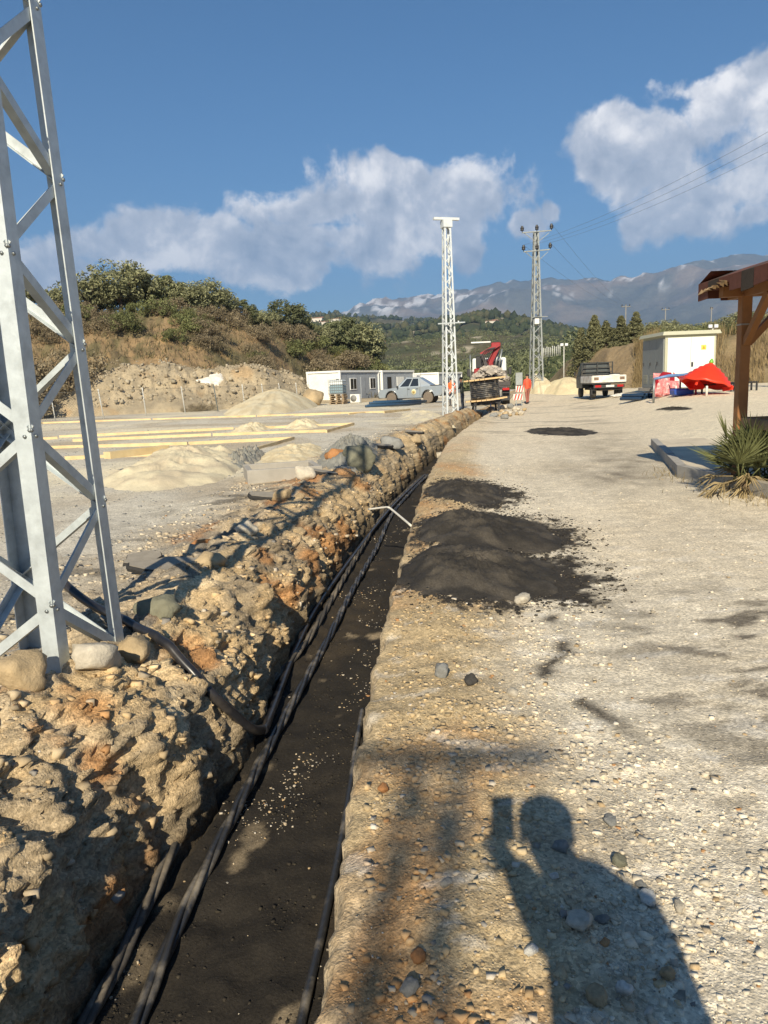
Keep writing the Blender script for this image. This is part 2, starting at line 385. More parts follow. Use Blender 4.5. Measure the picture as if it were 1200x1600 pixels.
# left of the crest
sl = slice(0, NL); o = OL[::-1][None, :]
cl = xr - lw - 0.0 * yy + 0.10 * fbm(yy * 1.1, 7.7, 0, 3) * fade
X[:, sl] = cl - o
crest = (0.10 + 0.09 * fbm(yy * 0.8, 21.0, 0, 3) + 0.16 * sstep((yy - 14) / 6)) * fade
Z[:, sl] = base_z(X[:, sl], Yg[:, sl]) + crest * np.exp(-(o / 0.55) ** 2)
# wall
w = np.linspace(0, 1, NWALL)[None, :]; sw = slice(NL, NL + NWALL)
k_ = [0, .24, .44, .70, 1.0]
px_ = np.interp(w, k_, [0, .42, .74, .93, 1.0]); pz_ = np.interp(w, k_, [0, .12, .32, .64, 1.0])
X[:, sw] = cl + (lw - fw) * px_
zc = base_z(cl, yy) + crest
Z[:, sw] = zc + (-dp - zc) * pz_ * np.where(fade > 0, 1, 1)
# floor, right wall, right of the trench
t = np.linspace(0, 1, NFL + 1)[None, 1:]; sf = slice(NL + NWALL, NL + NWALL + NFL)
X[:, sf] = (xr - fw) + (fw - 0.03) * t; Z[:, sf] = -dp + base_z(xr, yy) * (1 - fade)
t = np.linspace(0, 1, NRW + 1)[None, 1:]; srw = slice(sf.stop, sf.stop + NRW)
X[:, srw] = xr - 0.03 + 0.03 * t; Z[:, srw] = -dp + (base_z(xr, yy) + dp) * t - 0.02 * t * fade
srt = slice(srw.stop, NC); o2 = OR[None, :]
X[:, srt] = xr + o2
spoil = (0.05 + 0.05 * fbm(yy * 0.9, 33.0, 0, 3)) * np.exp(-((o2 - 0.42) / 0.36) ** 2) * fade
Z[:, srt] = base_z(X[:, srt], Yg[:, srt]) + spoil - 0.02 * np.exp(-o2 / 0.05) * fade
# ---- relief
near = 1 / (1 + (yy / 40.0) ** 2)
def lumps(x, y, z, sc, seed):
    f, v = worley(x * sc, y * sc, z * sc, seed); return (0.62 - f) * (0.45 + 0.9 * v)
xs, ys_, zs = X[:, sl], Yg[:, sl], Z[:, sl]
cz = np.exp(-(o / 0.8) ** 2) * fade
rough = 0.010 + 0.0 * xs
Z[:, sl] += (0.018 * fbm(xs * 0.7, ys_ * 0.7, 0, 4) + 0.006 * fbm(xs * 9, ys_ * 9, 0, 3)) + cz * (0.10 * np.maximum(lumps(xs, ys_, zs, 3.2, 1), -.1) + 0.05 * lumps(xs, ys_, zs, 8.0, 2) + (.15 + .85 / (1 + (yy / 13) ** 3)) * (.07 * (worley(xs * 5, ys_ * 5, 0, 24)[1] - .5) + .035 * (worley(xs * 12, ys_ * 12, 0, 25)[1] - .5)) + 0.02 * fbm(xs * 14, ys_ * 14, 0, 3))
# rows of gravel ridges far out in the yard
xs, ys_, zs = X[:, sw], Yg[:, sw], Z[:, sw]
env = np.sin(np.pi * np.clip(w * 0.9 + 0.1, 0, 1)) ** 0.5 * fade
wz = zs * 1.0
dsp = 0.17 * lumps(xs, ys_ , wz, 2.4, 3) + 0.10 * lumps(xs, ys_, wz * .8, 5.5, 4) + 0.065 * lumps(xs, ys_, wz, 12.0, 5) + 0.028 * lumps(xs, ys_, wz, 27.0, 6) + 0.030 * fbm(xs * 16, ys_ * 16, wz * 10, 3) + 0.10 * fbm(xs * .5, ys_ * 1.3, wz * .35, 3)
def blocks(sc, seed): return worley(xs * sc + .3 * fbm(xs * 4, ys_ * 4, wz * 4, 2), ys_ * sc, wz * sc * 1.2, seed)[1] - .5
nf = .15 + .85 / (1 + (yy / 13) ** 3)
dsp = dsp * (.35 + .30 * nf) + nf * (.12 * blocks(4.2, 21) + .07 * blocks(9.0, 22) + .035 * blocks(19.0, 23)) + (1 - nf) * .12 * fbm(xs * .3, ys_ * 2.2, wz * .5, 4)
dsp = dsp * env
X[:, sw] += 0.75 * dsp; Z[:, sw] += 0.55 * dsp * (1 - 0.55 * w); Yg[:, sw] += 0.25 * env * 0.06 * fbm(xs * 7, ys_ * 7, wz * 7 + 9, 3)
xs, ys_ = X[:, sf], Yg[:, sf]; tf = np.linspace(0, 1, NFL)[None, :]
Z[:, sf] += (0.035 * fbm(xs * 1.2, ys_ * 0.8, 4.0, 3) + 0.020 * fbm(xs * 4.5, ys_ * 3.5, 1.0, 4) + 0.022 * lumps(xs, ys_, 0, 6, 6) + .010 * lumps(xs, ys_, 0, 17, 7) + 0.10 * sstep((tf - .80) / .2) * (0.6 + 0.8 * fbm(ys_ * .9, 2.2, 0, 2)) + 0.045 * sstep((.20 - tf) / .2)) * fade
xs, ys_, zs = X[:, srw], Yg[:, srw], Z[:, srw]
X[:, srw] += (0.03 * lumps(xs, ys_, zs, 6, 7)) * np.sin(np.pi * np.linspace(0, 1, NRW))[None, :] * fade
xs, ys_ = X[:, srt], Yg[:, srt]
bank = np.exp(-(o2 / 0.95) ** 4) * fade
track = np.exp(-((o2 - 1.9) / 0.5) ** 2) + np.exp(-((o2 - 3.6) / 0.6) ** 2)
Z[:, srt] += (0.016 * fbm(xs * 0.8, ys_ * 0.5, 0, 4) + 0.005 * fbm(xs * 7, ys_ * 7, 0, 4) - 0.015 * track * near) + bank * (0.035 * lumps(xs, ys_, 0, 3.5, 8) + 0.022 * lumps(xs, ys_, 0, 9, 9) + 0.010 * fbm(xs * 16, ys_ * 16, 0, 3))
Z[:, srt] -= 0.012 * np.abs(fbm(xs * 1.6 + 3, ys_ * 4.2, 2.0, 3)) * np.exp(-((o2 - 2.6) / 1.6) ** 4)

MOUNDS = []
for L4 in (((612, 925), (955, 912), (800, 955), (790, 858)), ((640, 850), (908, 838), (790, 872), (780, 803)), ((664, 778), (808, 768), (730, 795), (735, 753)), ((830, 676), (916, 671), (876, 681), (876, 668)), ((1016, 641), (1082, 637), (1050, 645), (1050, 634))):
    a_, b_, c_, d_ = (hit(*p) for p in L4); MOUNDS.append(((a_.x + b_.x) / 2, (c_.y + d_.y) / 2, (b_.x - a_.x) / 2, (d_.y - c_.y) / 2, len(MOUNDS) * 3.7))
# ---- colour of the earth, plus shade painted on the lower wall
P_TAN, P_PALE, P_ORANGE, P_GREYB, P_SAND, P_GRAVEL, P_ROAD, P_CREAM = (np.array(c) for c in ((.50, .395, .255), (.62, .53, .385), (.40, .19, .065), (.25, .215, .165), (.062, .053, .042), (.56, .515, .42), (.66, .585, .45), (.76, .68, .50)))
T = np.zeros(X.shape + (3,))
def mixc(a, b, m): return a + (b - a) * np.clip(m, 0, 1)[..., None]
# yard
xs, ys_ = X[:, sl], Yg[:, sl]
n1, n2, n3 = fbm(xs * .35, ys_ * .35, 1, 4), fbm(xs * .12, ys_ * .18, 2, 4), fbm(xs * 1.6, ys_ * 1.6, 3, 4)
c = np.broadcast_to(P_GRAVEL, xs.shape + (3,)).copy()
c = mixc(c, P_TAN * .8, sstep((n1 + .25) / .7) * .6)
c = mixc(c, P_CREAM * .9, sstep((n2 - .0) / .35) * .9 * sstep((ys_ - 9) / 5))
pale_row = np.exp(-((ys_ - 14.2 + .12 * xs) / 1.5) ** 2) * sstep((-xs - 3.0) / 1.5)
c = mixc(c, P_CREAM, pale_row * (0.55 + n1))
c = mixc(c, P_GREYB * 1.1, sstep((9.5 - ys_) / 4) * (0.25 + .9 * n1))
m = cz ** 0.7; c2 = mixc(np.broadcast_to(P_TAN, c.shape), P_GREYB, sstep((n3 + .1) / .5)); c2 = mixc(c2, P_ORANGE, sstep((n1 + n3 * .6 - .35) / .3) * .7); c = mixc(c, c2, m * 1.2)
dk = sstep((fbm(xs * 1.1, ys_ * 2.2, 7, 3) - .18) / .25) * np.exp(-((o - .9) / .8) ** 2); c = mixc(c, P_SAND * 1.5, dk * .75)
T[:, sl] = c
# wall
xs, ys_, zs = X[:, sw], Yg[:, sw], Z[:, sw]
f1, v1 = worley(xs * 2.6, ys_ * 2.6, zs * 2.6, 3); n3 = fbm(xs * 2, ys_ * 2, zs * 3, 4); n4 = fbm(xs * .8, ys_ * .8, zs * 1.5 + 4, 3)
c = mixc(np.broadcast_to(P_TAN, xs.shape + (3,)), P_PALE, sstep((n3 - .05) / .5) * .8)
c = mixc(c, P_GREYB * 1.25, sstep((v1 - .55) / .2) * .8)
c = mixc(c, P_ORANGE, sstep((n4 + .35 * n3 - .22) / .3) * .7)
c = mixc(c, P_GREYB * .6, sstep((w - .66) / .25) * (.75 + n3 * .5))  # lower wall darkened in colour to stand in for its shade
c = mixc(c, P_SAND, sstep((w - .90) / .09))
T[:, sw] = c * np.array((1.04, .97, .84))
xs, ys_ = X[:, sf], Yg[:, sf]
c = mixc(np.broadcast_to(P_SAND * .40, xs.shape + (3,)), np.array((.048, .037, .024)), sstep((fbm(xs * .9, ys_ * .6, 5, 4) + .05) / .6) * .8)
c = mixc(c, P_TAN * .9, sstep((ys_ - 26) / 6)[...] * .9)
c = mixc(c, P_TAN, sstep((fbm(xs * 3.1, ys_ * 2.3, 12, 4) - .55) / .2) * np.exp(-((tf - .62) / .5) ** 2) * .5)
T[:, sf] = c
xs, ys_ = X[:, srw], Yg[:, srw]
T[:, srw] = mixc(np.broadcast_to(P_SAND * .7, xs.shape + (3,)), P_TAN, sstep((np.linspace(0, 1, NRW)[None, :] - .35) / .4) + 0 * xs)
# right bank and road
xs, ys_ = X[:, srt], Yg[:, srt]
n1, n2, n3 = fbm(xs * .5, ys_ * .35, 1, 4), fbm(xs * .22, ys_ * .10, 2, 4), fbm(xs * 2.2, ys_ * 1.6, 3, 4)
c = mixc(np.broadcast_to(P_ROAD, xs.shape + (3,)), P_PALE, sstep((n1 + .05) / .8) * .55)
c = mixc(c, P_GREYB * 1.1, sstep((fbm(xs * .9, ys_ * 1.7, 9, 5) - .12) / .4) * .32 * sstep((12 - ys_) / 8) )
c = c * (1 + .10 * fbm(o2 * 2.2 + .2 * n1, ys_ * .16, 41, 4) + .05 * fbm(o2 * 9, ys_ * .5, 42, 3))[..., None]
bk = np.exp(-((o2 / (0.85 + .25 * n1)) ** 6)) * fade
c2 = mixc(np.broadcast_to(P_TAN * 1.08, c.shape), P_ORANGE * 1.3, sstep((n3 * .7 + n1 + .15) / .8) * .6); c2 = mixc(c2, P_PALE, sstep((n3 - .15) / .4) * .6)
c = c * (1 + .07 * np.sin(ys_ * 9 + 3 * fbm(xs * .6, ys_ * .8, 51, 3)) * sstep((fbm(xs * .5, ys_ * .5, 52, 3) + .1) / .4) * sstep((9 - ys_) / 3))[..., None]
c = mixc(c, c2 * np.array((.84, .82, .74)), bk)
crk = fbm(xs * 1.3, ys_ * 1.3, 14, 4); vein = np.exp(-((o2 - (1.05 + .30 * fbm(ys_ * .9, 5, 0, 3) + .10 * np.clip(4.4 - ys_, 0, 3))) / .055) ** 2) * sstep((7.0 - ys_) / 1.0) * sstep((ys_ - 2.8) / .6)
c = mixc(c, P_SAND * 1.2, vein * sstep((crk + .25) / .3))
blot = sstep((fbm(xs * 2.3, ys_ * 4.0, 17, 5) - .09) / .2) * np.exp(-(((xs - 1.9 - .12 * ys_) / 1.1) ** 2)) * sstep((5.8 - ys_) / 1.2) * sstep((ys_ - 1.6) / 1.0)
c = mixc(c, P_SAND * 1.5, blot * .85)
wht = sstep((fbm(xs * 3.3, ys_ * 5.5, 27, 4) - .38) / .12) * sstep((9 - ys_) / 4)
c = mixc(c, np.array((.72, .68, .60)), wht * .35)
xb = 4.6 + 0.25 * (ys_ - 12)
edge = np.exp(-((xs - xb + .6 + n1 * .6) / .9) ** 2) * sstep((ys_ - 9) / 3) * sstep((30 - ys_) / 8)
c = mixc(c, P_GREYB * .75, edge * .75 * (0.7 + n3 * .6))
c = mixc(c, P_CREAM, sstep((xs - xb - .2 + n1) / 2.0) * sstep((ys_ - 10) / 4) * .92)
c = mixc(c, P_PALE * 1.08, sstep((ys_ - 10) / 14) * .7)
c = mixc(c, P_GREYB, sstep((fbm(xs * .35, ys_ * .9, 19, 4) - .22) / .25) * .5 * sstep((ys_ - 16) / 8) * sstep((xb - xs + 1) / 1.5))
c = mixc(c, P_GRAVEL * .8, sstep((ys_ - 48) / 3) * sstep((xs - 17) / 2))
for (mx_, my_, ax_, ay_, sd) in MOUNDS:               # dark sand spilled about the heaps, dark ground at the two far patches
    q_ = np.hypot((xs - mx_) / ax_, (ys_ - my_) / ay_); c = mixc(c, np.array((.045, .039, .032)), sstep((1.08 - q_ + .30 * fbm(xs * 3.2 + sd, ys_ * 3.2, 5, 4) + .16 * fbm(xs * 14, ys_ * 14, 5, 3)) / .16))
T[:, srt] = c
T = T * (1 + .10 * fbm(X * 7, Yg * 7, Z * 7, 3))[..., None]
far_m = sstep((Yg - 70) / 40); T = mixc(T, np.array((.10, .105, .06)), far_m)
T = np.clip(T, .01, .8)
M_EARTH = mat('loose_earth', (.4, .3, .2), rough=0.95, var=0.16, scale=5.0, bump=0.008, bscale=60, spec=0.2, tint=True, voro=0.35, vscale=110, speck=.28, sscale=85)
M_SAND = mat('damp_dark_sand', (.05, .04, .03), rough=0.88, var=0.18, scale=7.0, bump=0.006, bscale=55, spec=0.25, tint=True, speck=.2, sscale=160)
cols = np.arange(NC - 1)
def cmask(a, b): return np.broadcast_to(((cols >= a) & (cols < b))[None, :], (len(YR) - 1, NC - 1))
GROUND = {}
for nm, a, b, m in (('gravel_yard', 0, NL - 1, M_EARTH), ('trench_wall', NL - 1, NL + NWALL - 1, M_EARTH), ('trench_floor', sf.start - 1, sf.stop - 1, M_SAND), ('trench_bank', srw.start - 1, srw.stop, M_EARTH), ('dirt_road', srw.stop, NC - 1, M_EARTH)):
    GROUND[nm] = props(link_mesh(nm, grid_mesh(nm, X, Yg, Z, cmask(a, b), T, nm not in ('trench_wall', 'gravel_yard')), m), kind='structure')

def bez(pts, n=40):
    """Catmull-Rom through points"""
    P = [Vector(p) for p in pts]; P = [P[0] * 2 - P[1]] + P + [P[-1] * 2 - P[-2]]; out = []
    for i in range(1, len(P) - 2):
        for k in range(n):
            t = k / n; a, b, c, d = P[i - 1:i + 3]
            out.append(0.5 * ((2 * b) + (c - a) * t + (2 * a - 5 * b + 4 * c - d) * t * t + (3 * b - a - 3 * c + d) * t ** 3))
    out.append(P[-2]); return out
def surf_z(x, y, cols_=None):
    """height of the built surface (nearest grid vertex)"""
    i = int(np.clip(np.searchsorted(YR, y), 1, len(YR) - 1)); i = i if abs(YR[i] - y) < abs(YR[i - 1] - y) else i - 1
    c0, c1 = cols_ if cols_ else (0, NC)
    j = c0 + int(np.argmin(np.abs(X[i, c0:c1] - x))); return float(Z[i, j])
# ================================================================== HILLS AND MOUNTAINS
def azel(px, py):
    r = pray(px, py); h = math.hypot(r.x, r.y); return math.atan2(r.x, r.y), r.z / h
def ridge(sky, d0, w, back=0.8):
    az, te = zip(*[azel(*p) for p in sky]); az, te = np.array(az), np.array(te)
    dd = np.array(d0 if hasattr(d0, '__len__') else [d0] * len(sky), float)
    def f(A, D, base):
        d = np.interp(A, az, dd); ww = np.interp(A, az, np.array(w if hasattr(w, '__len__') else [w] * len(sky), float)); top = HC + d * np.interp(A, az, te)
        u = (D - d) / ww
        p = np.where(u < 0, sstep(1 + u), 1 - (1 - back) * sstep(u / 2.0))
        return base + np.maximum(top - base, 0) * p
    return f
def polar(name, px0, px1, ncol, ds, ridges, base, relief, tint, m, kind='structure'):
    A0, A1 = azel(px0, 590)[0], azel(px1, 590)[0]
    A, D = np.meshgrid(np.linspace(A0, A1, ncol), np.asarray(ds))
    b = np.full(A.shape, base, float)
    H = b.copy()
    for r in ridges: H = np.maximum(H, r(A, D, b))
    x, y = D * np.sin(A), D * np.cos(A)
    H = H + relief(x, y, H)
    me = grid_mesh(name, x, y, H, None, np.clip(tint(x, y, H, A, D), .01, .9))
    o = props(link_mesh(name, me, m), kind=kind)
    def zat(px, d):
        a = azel(px, 590)[0]; i = int(np.argmin(np.abs(D[:, 0] - d))); j = int(np.argmin(np.abs(A[0] - a)))
        return Vector((float(x[i, j]), float(y[i, j]), float(H[i, j])))
    return o, zat, (x, y, H)
def band(c1, c2, m): return mixc(np.broadcast_to(np.array(c1), m.shape + (3,)), np.array(c2), m)
M_HILL = mat('hill_earth', (.3, .25, .15), rough=0.95, var=0.2, scale=0.8, bump=0.12, bscale=3.0, spec=0.15, tint=True)
M_FAR = mat('far_hillside', (.2, .2, .1), rough=0.95, var=0.2, scale=0.02, bump=2.0, bscale=0.05, spec=0.1, tint=True)
M_MOUNT = mat('mountain_rock', (.2, .2, .2), rough=0.95, var=0.15, scale=0.002, bump=30.0, bscale=0.006, spec=0.1, tint=True)
# near hill on the left with a heap of spoil at its foot
hl = ridge([(-700, 455), (-200, 475), (0, 492), (60, 500), (150, 494), (250, 490), (330, 503), (400, 518), (450, 530), (500, 548), (550, 568), (590, 592), (630, 606)],
           [78, 78, 78, 78, 78, 78, 80, 84, 92, 98, 102, 105, 108], [22, 22, 22, 22, 22, 22, 22, 22, 22, 22, 20, 18, 15], .85)
sp = ridge([(-400, 600), (60, 606), (150, 592), (200, 582), (260, 571), (330, 582), (400, 570), (450, 583), (480, 608), (500, 625)], [61, 61, 60, 60, 60, 61, 62, 63, 63, 63], 6.5, .6)
def hill_relief(x, y, H):
    k = sstep((H - .4) / 1.5)
    return k * (.55 * fbm(x * .18, y * .18, 0, 4) + .40 * lumps(x, y, 0, .8, 11) + .30 * lumps(x, y, 0, 1.9, 13) + .16 * fbm(x * 2.6, y * 2.6, 1, 3)) - .5 * (1 - sstep((H - .15) / .3))
def hill_tint(x, y, H, A, D):
    n, n2 = fbm(x * .15, y * .15, 4, 4), fbm(x * .9, y * .9, 4, 3)
    c = band((.27, .19, .105), (.17, .135, .08), sstep((n + .2) / .6)); c = mixc(c, np.array((.115, .105, .055)), sstep((n2 + n - .05) / .4) * .7)
    spoil = sstep((65.5 - D) / 2.5); c = mixc(c, band((.42, .345, .23), (.33, .275, .19), sstep((n2 + .2) / .6)), spoil); return mixc(c, np.array((.42, .27, .13)), sstep((fbm(x * .3, y * .3, 9, 3) - .3) / .2) * .5)
hill_left, zhill, _ = polar('hill', -700, 625, 420, np.concatenate([np.arange(50, 72, .28), np.arange(72, 150, 1.1)]), [hl, sp], 0.1, hill_relief, hill_tint, M_HILL)
# bank on the right behind the kiosk
br = ridge([(845, 612), (868, 585), (885, 566), (905, 552), (950, 545), (1000, 535), (1060, 528), (1120, 522), (1200, 516), (1500, 490)], [86, 84, 80, 74, 66, 62, 60, 60, 60, 62], [12, 12, 12, 12, 11, 9, 9, 9, 9, 9], .95)
def bank_tint(x, y, H, A, D):
    n = fbm(x * .25, y * .25, 6, 4); c = band((.29, .215, .125), (.20, .16, .09), sstep((n + .25) / .6)); return mixc(c, np.array((.11, .13, .045)), sstep((H - 4.2 + n) / .6) * .8)
bank_right, zbank, _ = polar('bank', 835, 1650, 300, np.concatenate([np.arange(49, 72, .35), np.arange(72, 130, 1.3)]), [br], 0.3, lambda x, y, H: sstep((H - .6) / 1.0) * (.3 * fbm(x * .3, y * .3, 0, 4) + .12 * lumps(x, y, 0, 1.1, 12)) - .5 * (1 - sstep((H - .32) / .2)), bank_tint, M_HILL)
# valley hills
r1 = ridge([(200, 612), (480, 598), (560, 590), (620, 585), (700, 582), (760, 578), (830, 562), (860, 553), (900, 547), (960, 540), (1100, 520), (1300, 500), (1600, 480)], [230] * 6 + [200, 170, 150, 140, 130, 130, 130], [110] * 6 + [60, 50, 40, 40, 40, 40, 40], .8)
r2 = ridge([(300, 560), (430, 552), (520, 545), (600, 540), (680, 534), (760, 532), (830, 534), (900, 534), (1000, 532), (1300, 520)], 480, 220, .7)
r3 = ridge([(300, 530), (380, 522), (470, 513), (520, 506), (560, 514), (600, 522), (640, 518), (690, 505), (740, 497), (790, 503), (840, 512), (900, 524), (1000, 530), (1300, 520)], 950, 420, .7)
r4 = ridge([(100, 520), (380, 510), (480, 496), (540, 498), (580, 503), (640, 505), (680, 503), (740, 494), (800, 499), (860, 514), (900, 522), (1000, 520), (1300, 500)], 1750, 700, .7)
def far_relief(x, y, H):
    k = sstep((H - 1) / 12); return k * (7 * fbm(x * .008, y * .008, 0, 4) + 2.0 * fbm(x * .05, y * .05, 0, 3)) * np.clip(np.hypot(x, y) / 900, .15, 1.3)
def far_tint(x, y, H, A, D):
    n, n2 = fbm(x * .01, y * .01, 3, 4), fbm(x * .035, y * .022, 8, 4)
    c = band((.062, .07, .036), (.11, .098, .055), sstep((n + .15) / .5)); c = mixc(c, np.array((.50, .44, .33)), sstep((n2 - .36) / .12) * sstep((D - 250) / 150) * .85)
    return mixc(c, np.array((.10, .12, .045)), sstep((190 - D) / 40) * .7)
hills, zfar, (hx, hy, hz) = polar('hills', -500, 1750, 330, np.concatenate([np.arange(104, 260, 4), np.arange(260, 600, 9), np.arange(600, 2700, 30)]), [r1, r2, r3, r4], 0.2, far_relief, far_tint, M_FAR)
mt = ridge([(-600, 560), (0, 540), (300, 520), (440, 505), (500, 499), (545, 490), (600, 476), (650, 466), (700, 460), (760, 451), (800, 444), (840, 446), (900, 449), (950, 445), (1000, 437), (1060, 423), (1130, 412), (1200, 406), (1400, 400), (1800, 430)], 6800, 3300, .8)
def mount_relief(x, y, H):
    k = sstep((H - 60) / 500); rd = np.abs(fbm(x * .0009, y * .0009, 2, 5))
    return k * (-170 * rd + 42 + 30 * fbm(x * .004, y * .004, 5, 4))
def mount_tint(x, y, H, A, D):
    n, n2 = fbm(x * .0016, y * .0016, 3, 5), fbm(x * .007, y * .004, 8, 6, .65)
    c = band((.12, .115, .09), (.22, .175, .13), sstep((n + .1) / .5))
    te = (H - HC) / D; top = np.interp(A, *_mtop)
    line = sstep((te / np.maximum(top, 1e-3) - .80) / .16)
    left = sstep((azel(800, 460)[0] - A) / .08)
    return mixc(c, np.array((.80, .80, .82)), line * sstep((n2 + .34 * left + .10 * n - .34) / .26) * .68)
_mt = [azel(*p) for p in [(-600, 560), (0, 540), (300, 520), (440, 505), (545, 490), (650, 466), (760, 451), (800, 444), (900, 449), (1000, 437), (1130, 412), (1200, 406), (1400, 400), (1800, 430)]]
_mtop = ([p[0] for p in _mt], [p[1] for p in _mt])
mountains, zmt, _ = polar('mountains', -900, 2000, 420, np.arange(2900, 9000, 75), [mt], -2.0, mount_relief, mount_tint, M_MOUNT)
# ================================================================== NEAR THINGS
M_GALV = mat('galvanised_steel', srgb(196, 204, 206), rough=0.5, var=0.14, scale=14, metal=0.35, bump=0.0008, bscale=60, dirt=srgb(150, 156, 156), dscale=9, damt=.5)
M_WHITE_STEEL = mat('bright_galvanised_steel', srgb(206, 212, 214), rough=0.5, var=0.10, scale=8, metal=0.15)
M_OLD_STEEL = mat('weathered_steel', srgb(150, 156, 156), rough=0.6, var=0.15, scale=6, metal=0.25, dirt=srgb(120, 100, 80), damt=.3)
M_BOLT = mat('zinc_bolt', srgb(150, 155, 155), rough=0.45, var=0.1, metal=0.7)
def lattice(name, label, w0, w1, H, panel, leg, br, m, loc, rz, arms=(), group=None, plates=True):
    """square lattice mast: four angle legs, one zigzag of angle braces to each face"""
    t = thing(name, label, 'pylon', loc, rz, group)
    hw = lambda z: w0 + (w1 - w0) * z / H
    sg = [(-1, -1), (1, -1), (1, 1), (-1, 1)]
    zb = -0.35
    for (sx, sy) in sg:
        a, b = hw(zb), hw(H)
        MB().angle((sx * a, sy * a, zb), (sx * b, sy * b, H), leg, max(.008, leg * .09), (-sx, 0, 0), (0, -sy, 0)).build('leg', m, t)
    zs_ = []; z = 0.02
    while z < H - panel * .6: zs_.append(z); z += panel * (0.62 + 0.38 * hw(z) / w0)
    zs_.append(H - 0.04)
    bolts = MB()
    for f in range(4):
        (ax, ay), (bx, by) = sg[f], sg[(f + 1) % 4]
        n = Vector(((ax + bx) / 2, (ay + by) / 2, 0)); e = Vector(((bx - ax) / 2, (by - ay) / 2, 0))
        for k in range(len(zs_) - 1):
            z0, z1 = zs_[k], zs_[k + 1]; up = (k + f) % 2 == 0
            P0 = Vector((ax * hw(z0), ay * hw(z0), z0)) if up else Vector((bx * hw(z0), by * hw(z0), z0))
            P1 = Vector((bx * hw(z1), by * hw(z1), z1)) if up else Vector((ax * hw(z1), ay * hw(z1), z1))
            ins = leg * .28
            d = (P1 - P0).normalized(); P0 = P0 + d * ins - n * (leg * .10 + .001); P1 = P1 - d * ins - n * (leg * .10 + .001)
            q = d.cross(n).normalized()
            if q.z < 0: q = -q
            MB().angle(P0, P1, br, max(.005, br * .1), q, -n).build('brace', m, t)
            if plates:
                for P in (P0, P1): bolts.lathe([(.010, 0), (.010, .008)], 6, P + d * .0 + q * br * .5 + n * (.008 + leg * .02), Vector((0, 0, 1)).rotation_difference(n).to_matrix())
    if plates: props(bolts.build('bolts', M_BOLT, t), kind='stuff')
    for a in arms: a(t)
    return t
P2Y = 33.6
p2 = hit(704, 652); PH = at_y(701, 343, p2.y).z - p2.z
PW0, PW1 = 0.335, 0.175
near_pylon = lattice('lattice_pylon', 'tall galvanised lattice pylon close by, standing on the trench edge', PW0, PW1, PH, 0.47, .094, .052, M_GALV, (-2.04, 4.16, -0.02), -math.radians(9.6))
def top_arm(t):
    MB().box((0, 0, PH + .05), (1.15, .16, .10)).build('crossarm', M_WHITE_STEEL, t)
    MB().box((0, 0, PH + .002 - .16), (PW1 * 2 + .05, PW1 * 2 + .05, .30)).build('head_plate', M_WHITE_STEEL, t)
def step_arm(t):
    zz = at_y(701, 506, p2.y).z - p2.z
    MB().bar((-.62, -.36, zz), (.62, -.36, zz + .05), .06, .05).build('step_bar', M_GALV, t)
    MB().bar((.32, -.36, zz + .09), (.62, .2, zz + .06), .05, .05).build('step_bar', M_GALV, t)
# the same mast further along the trench, and one behind the photographer whose shadow falls across the bank
far_pylon = lattice('lattice_pylon', 'bright white lattice pylon without wires, standing beyond the end of the trench', PW0 * .86, PW1 * .85, PH, 0.50, .070, .034, M_WHITE_STEEL, p2 - Vector((0, 0, .02)), math.radians(16), [top_arm, step_arm], plates=False)
back_pylon = copy_tree(near_pylon); back_pylon.location = (-1.90, -10.3, -.02); back_pylon.rotation_euler = (0, 0, math.radians(-4)); back_pylon.scale = (.72, .72, 1); back_pylon['label'] = 'galvanised lattice pylon out of view behind the photographer, known by its shadow on the bank'
MB().box((0, 0, PH + .05), (1.35, .09, .08)).build('crossarm', M_GALV, back_pylon)
# ---- concrete footing seen at the near pylon's foot
M_CONC = mat('rough_concrete', (.36, .34, .30), rough=0.9, var=0.18, scale=9, bump=0.004, bscale=50, dirt=(.22, .19, .15), damt=.6)
ft = MB().box((0, 0, 0), (.95, .95, .3), ch=.03).build('concrete_footing', M_CONC, None, (-2.06, 4.22, -.13), (0, 0, -math.radians(9.6)))
props(ft, 'grey concrete footing under the near pylon', 'footing')

# ---- cables
M_CABLE = mat('black_cable_sheath', (.032, .033, .036), rough=0.40, var=0.3, scale=30, dirt=(.28, .245, .195), dscale=5, damt=.95, bump=.001, bscale=80)
M_CABLE_D = mat('dusty_cable_sheath', (.07, .062, .052), rough=0.75, var=0.3, scale=30, dirt=(.34, .28, .20), dscale=4, damt=.9, bump=.002, bscale=80)
def floor_pts(pxs, z=-.74, lift=.03):
    out = []
    for (px, py) in pxs:
        r = pray(px, py); zz = z
        for _ in range(4):
            t_ = (zz - HC) / r.z; x, y = r.x * t_, r.y * t_; zz = surf_z(x, y, (sf.start - 6, sf.stop)) + lift
        out.append(Vector((x, y, zz)))
    return out
def bundle(name, label, pts, r, tw, m, strands=3, pitch=.55, n=7, sub=26):
    t = thing(name, label, 'cable'); C = bez(pts, sub)
    C = np.array([tuple(p) for p in C]); d = np.concatenate([[0], np.cumsum(np.linalg.norm(np.diff(C, axis=0), axis=1))])
    Tn = np.gradient(C, axis=0); Tn /= np.linalg.norm(Tn, axis=1)[:, None]
    side = np.cross(Tn, (0, 0, 1.0)); side /= np.linalg.norm(side, axis=1)[:, None] + 1e-9; up = np.cross(side, Tn)
    for k in range(strands):
        a = 2 * np.pi * (d / pitch + k / strands) + .5 * np.sin(d * 1.3)
        P = C + tw * (np.cos(a)[:, None] * side + np.sin(a)[:, None] * up)
        MB().tube(P, r, n).build('strand' if strands > 1 else 'sheath', m, t)
    return t
def ext(pts, d):                                   # carry on behind the camera
    v = (pts[0] - pts[1]).normalized(); v.z = 0; return [pts[0] + v * d, pts[0] + v * d * .5] + pts
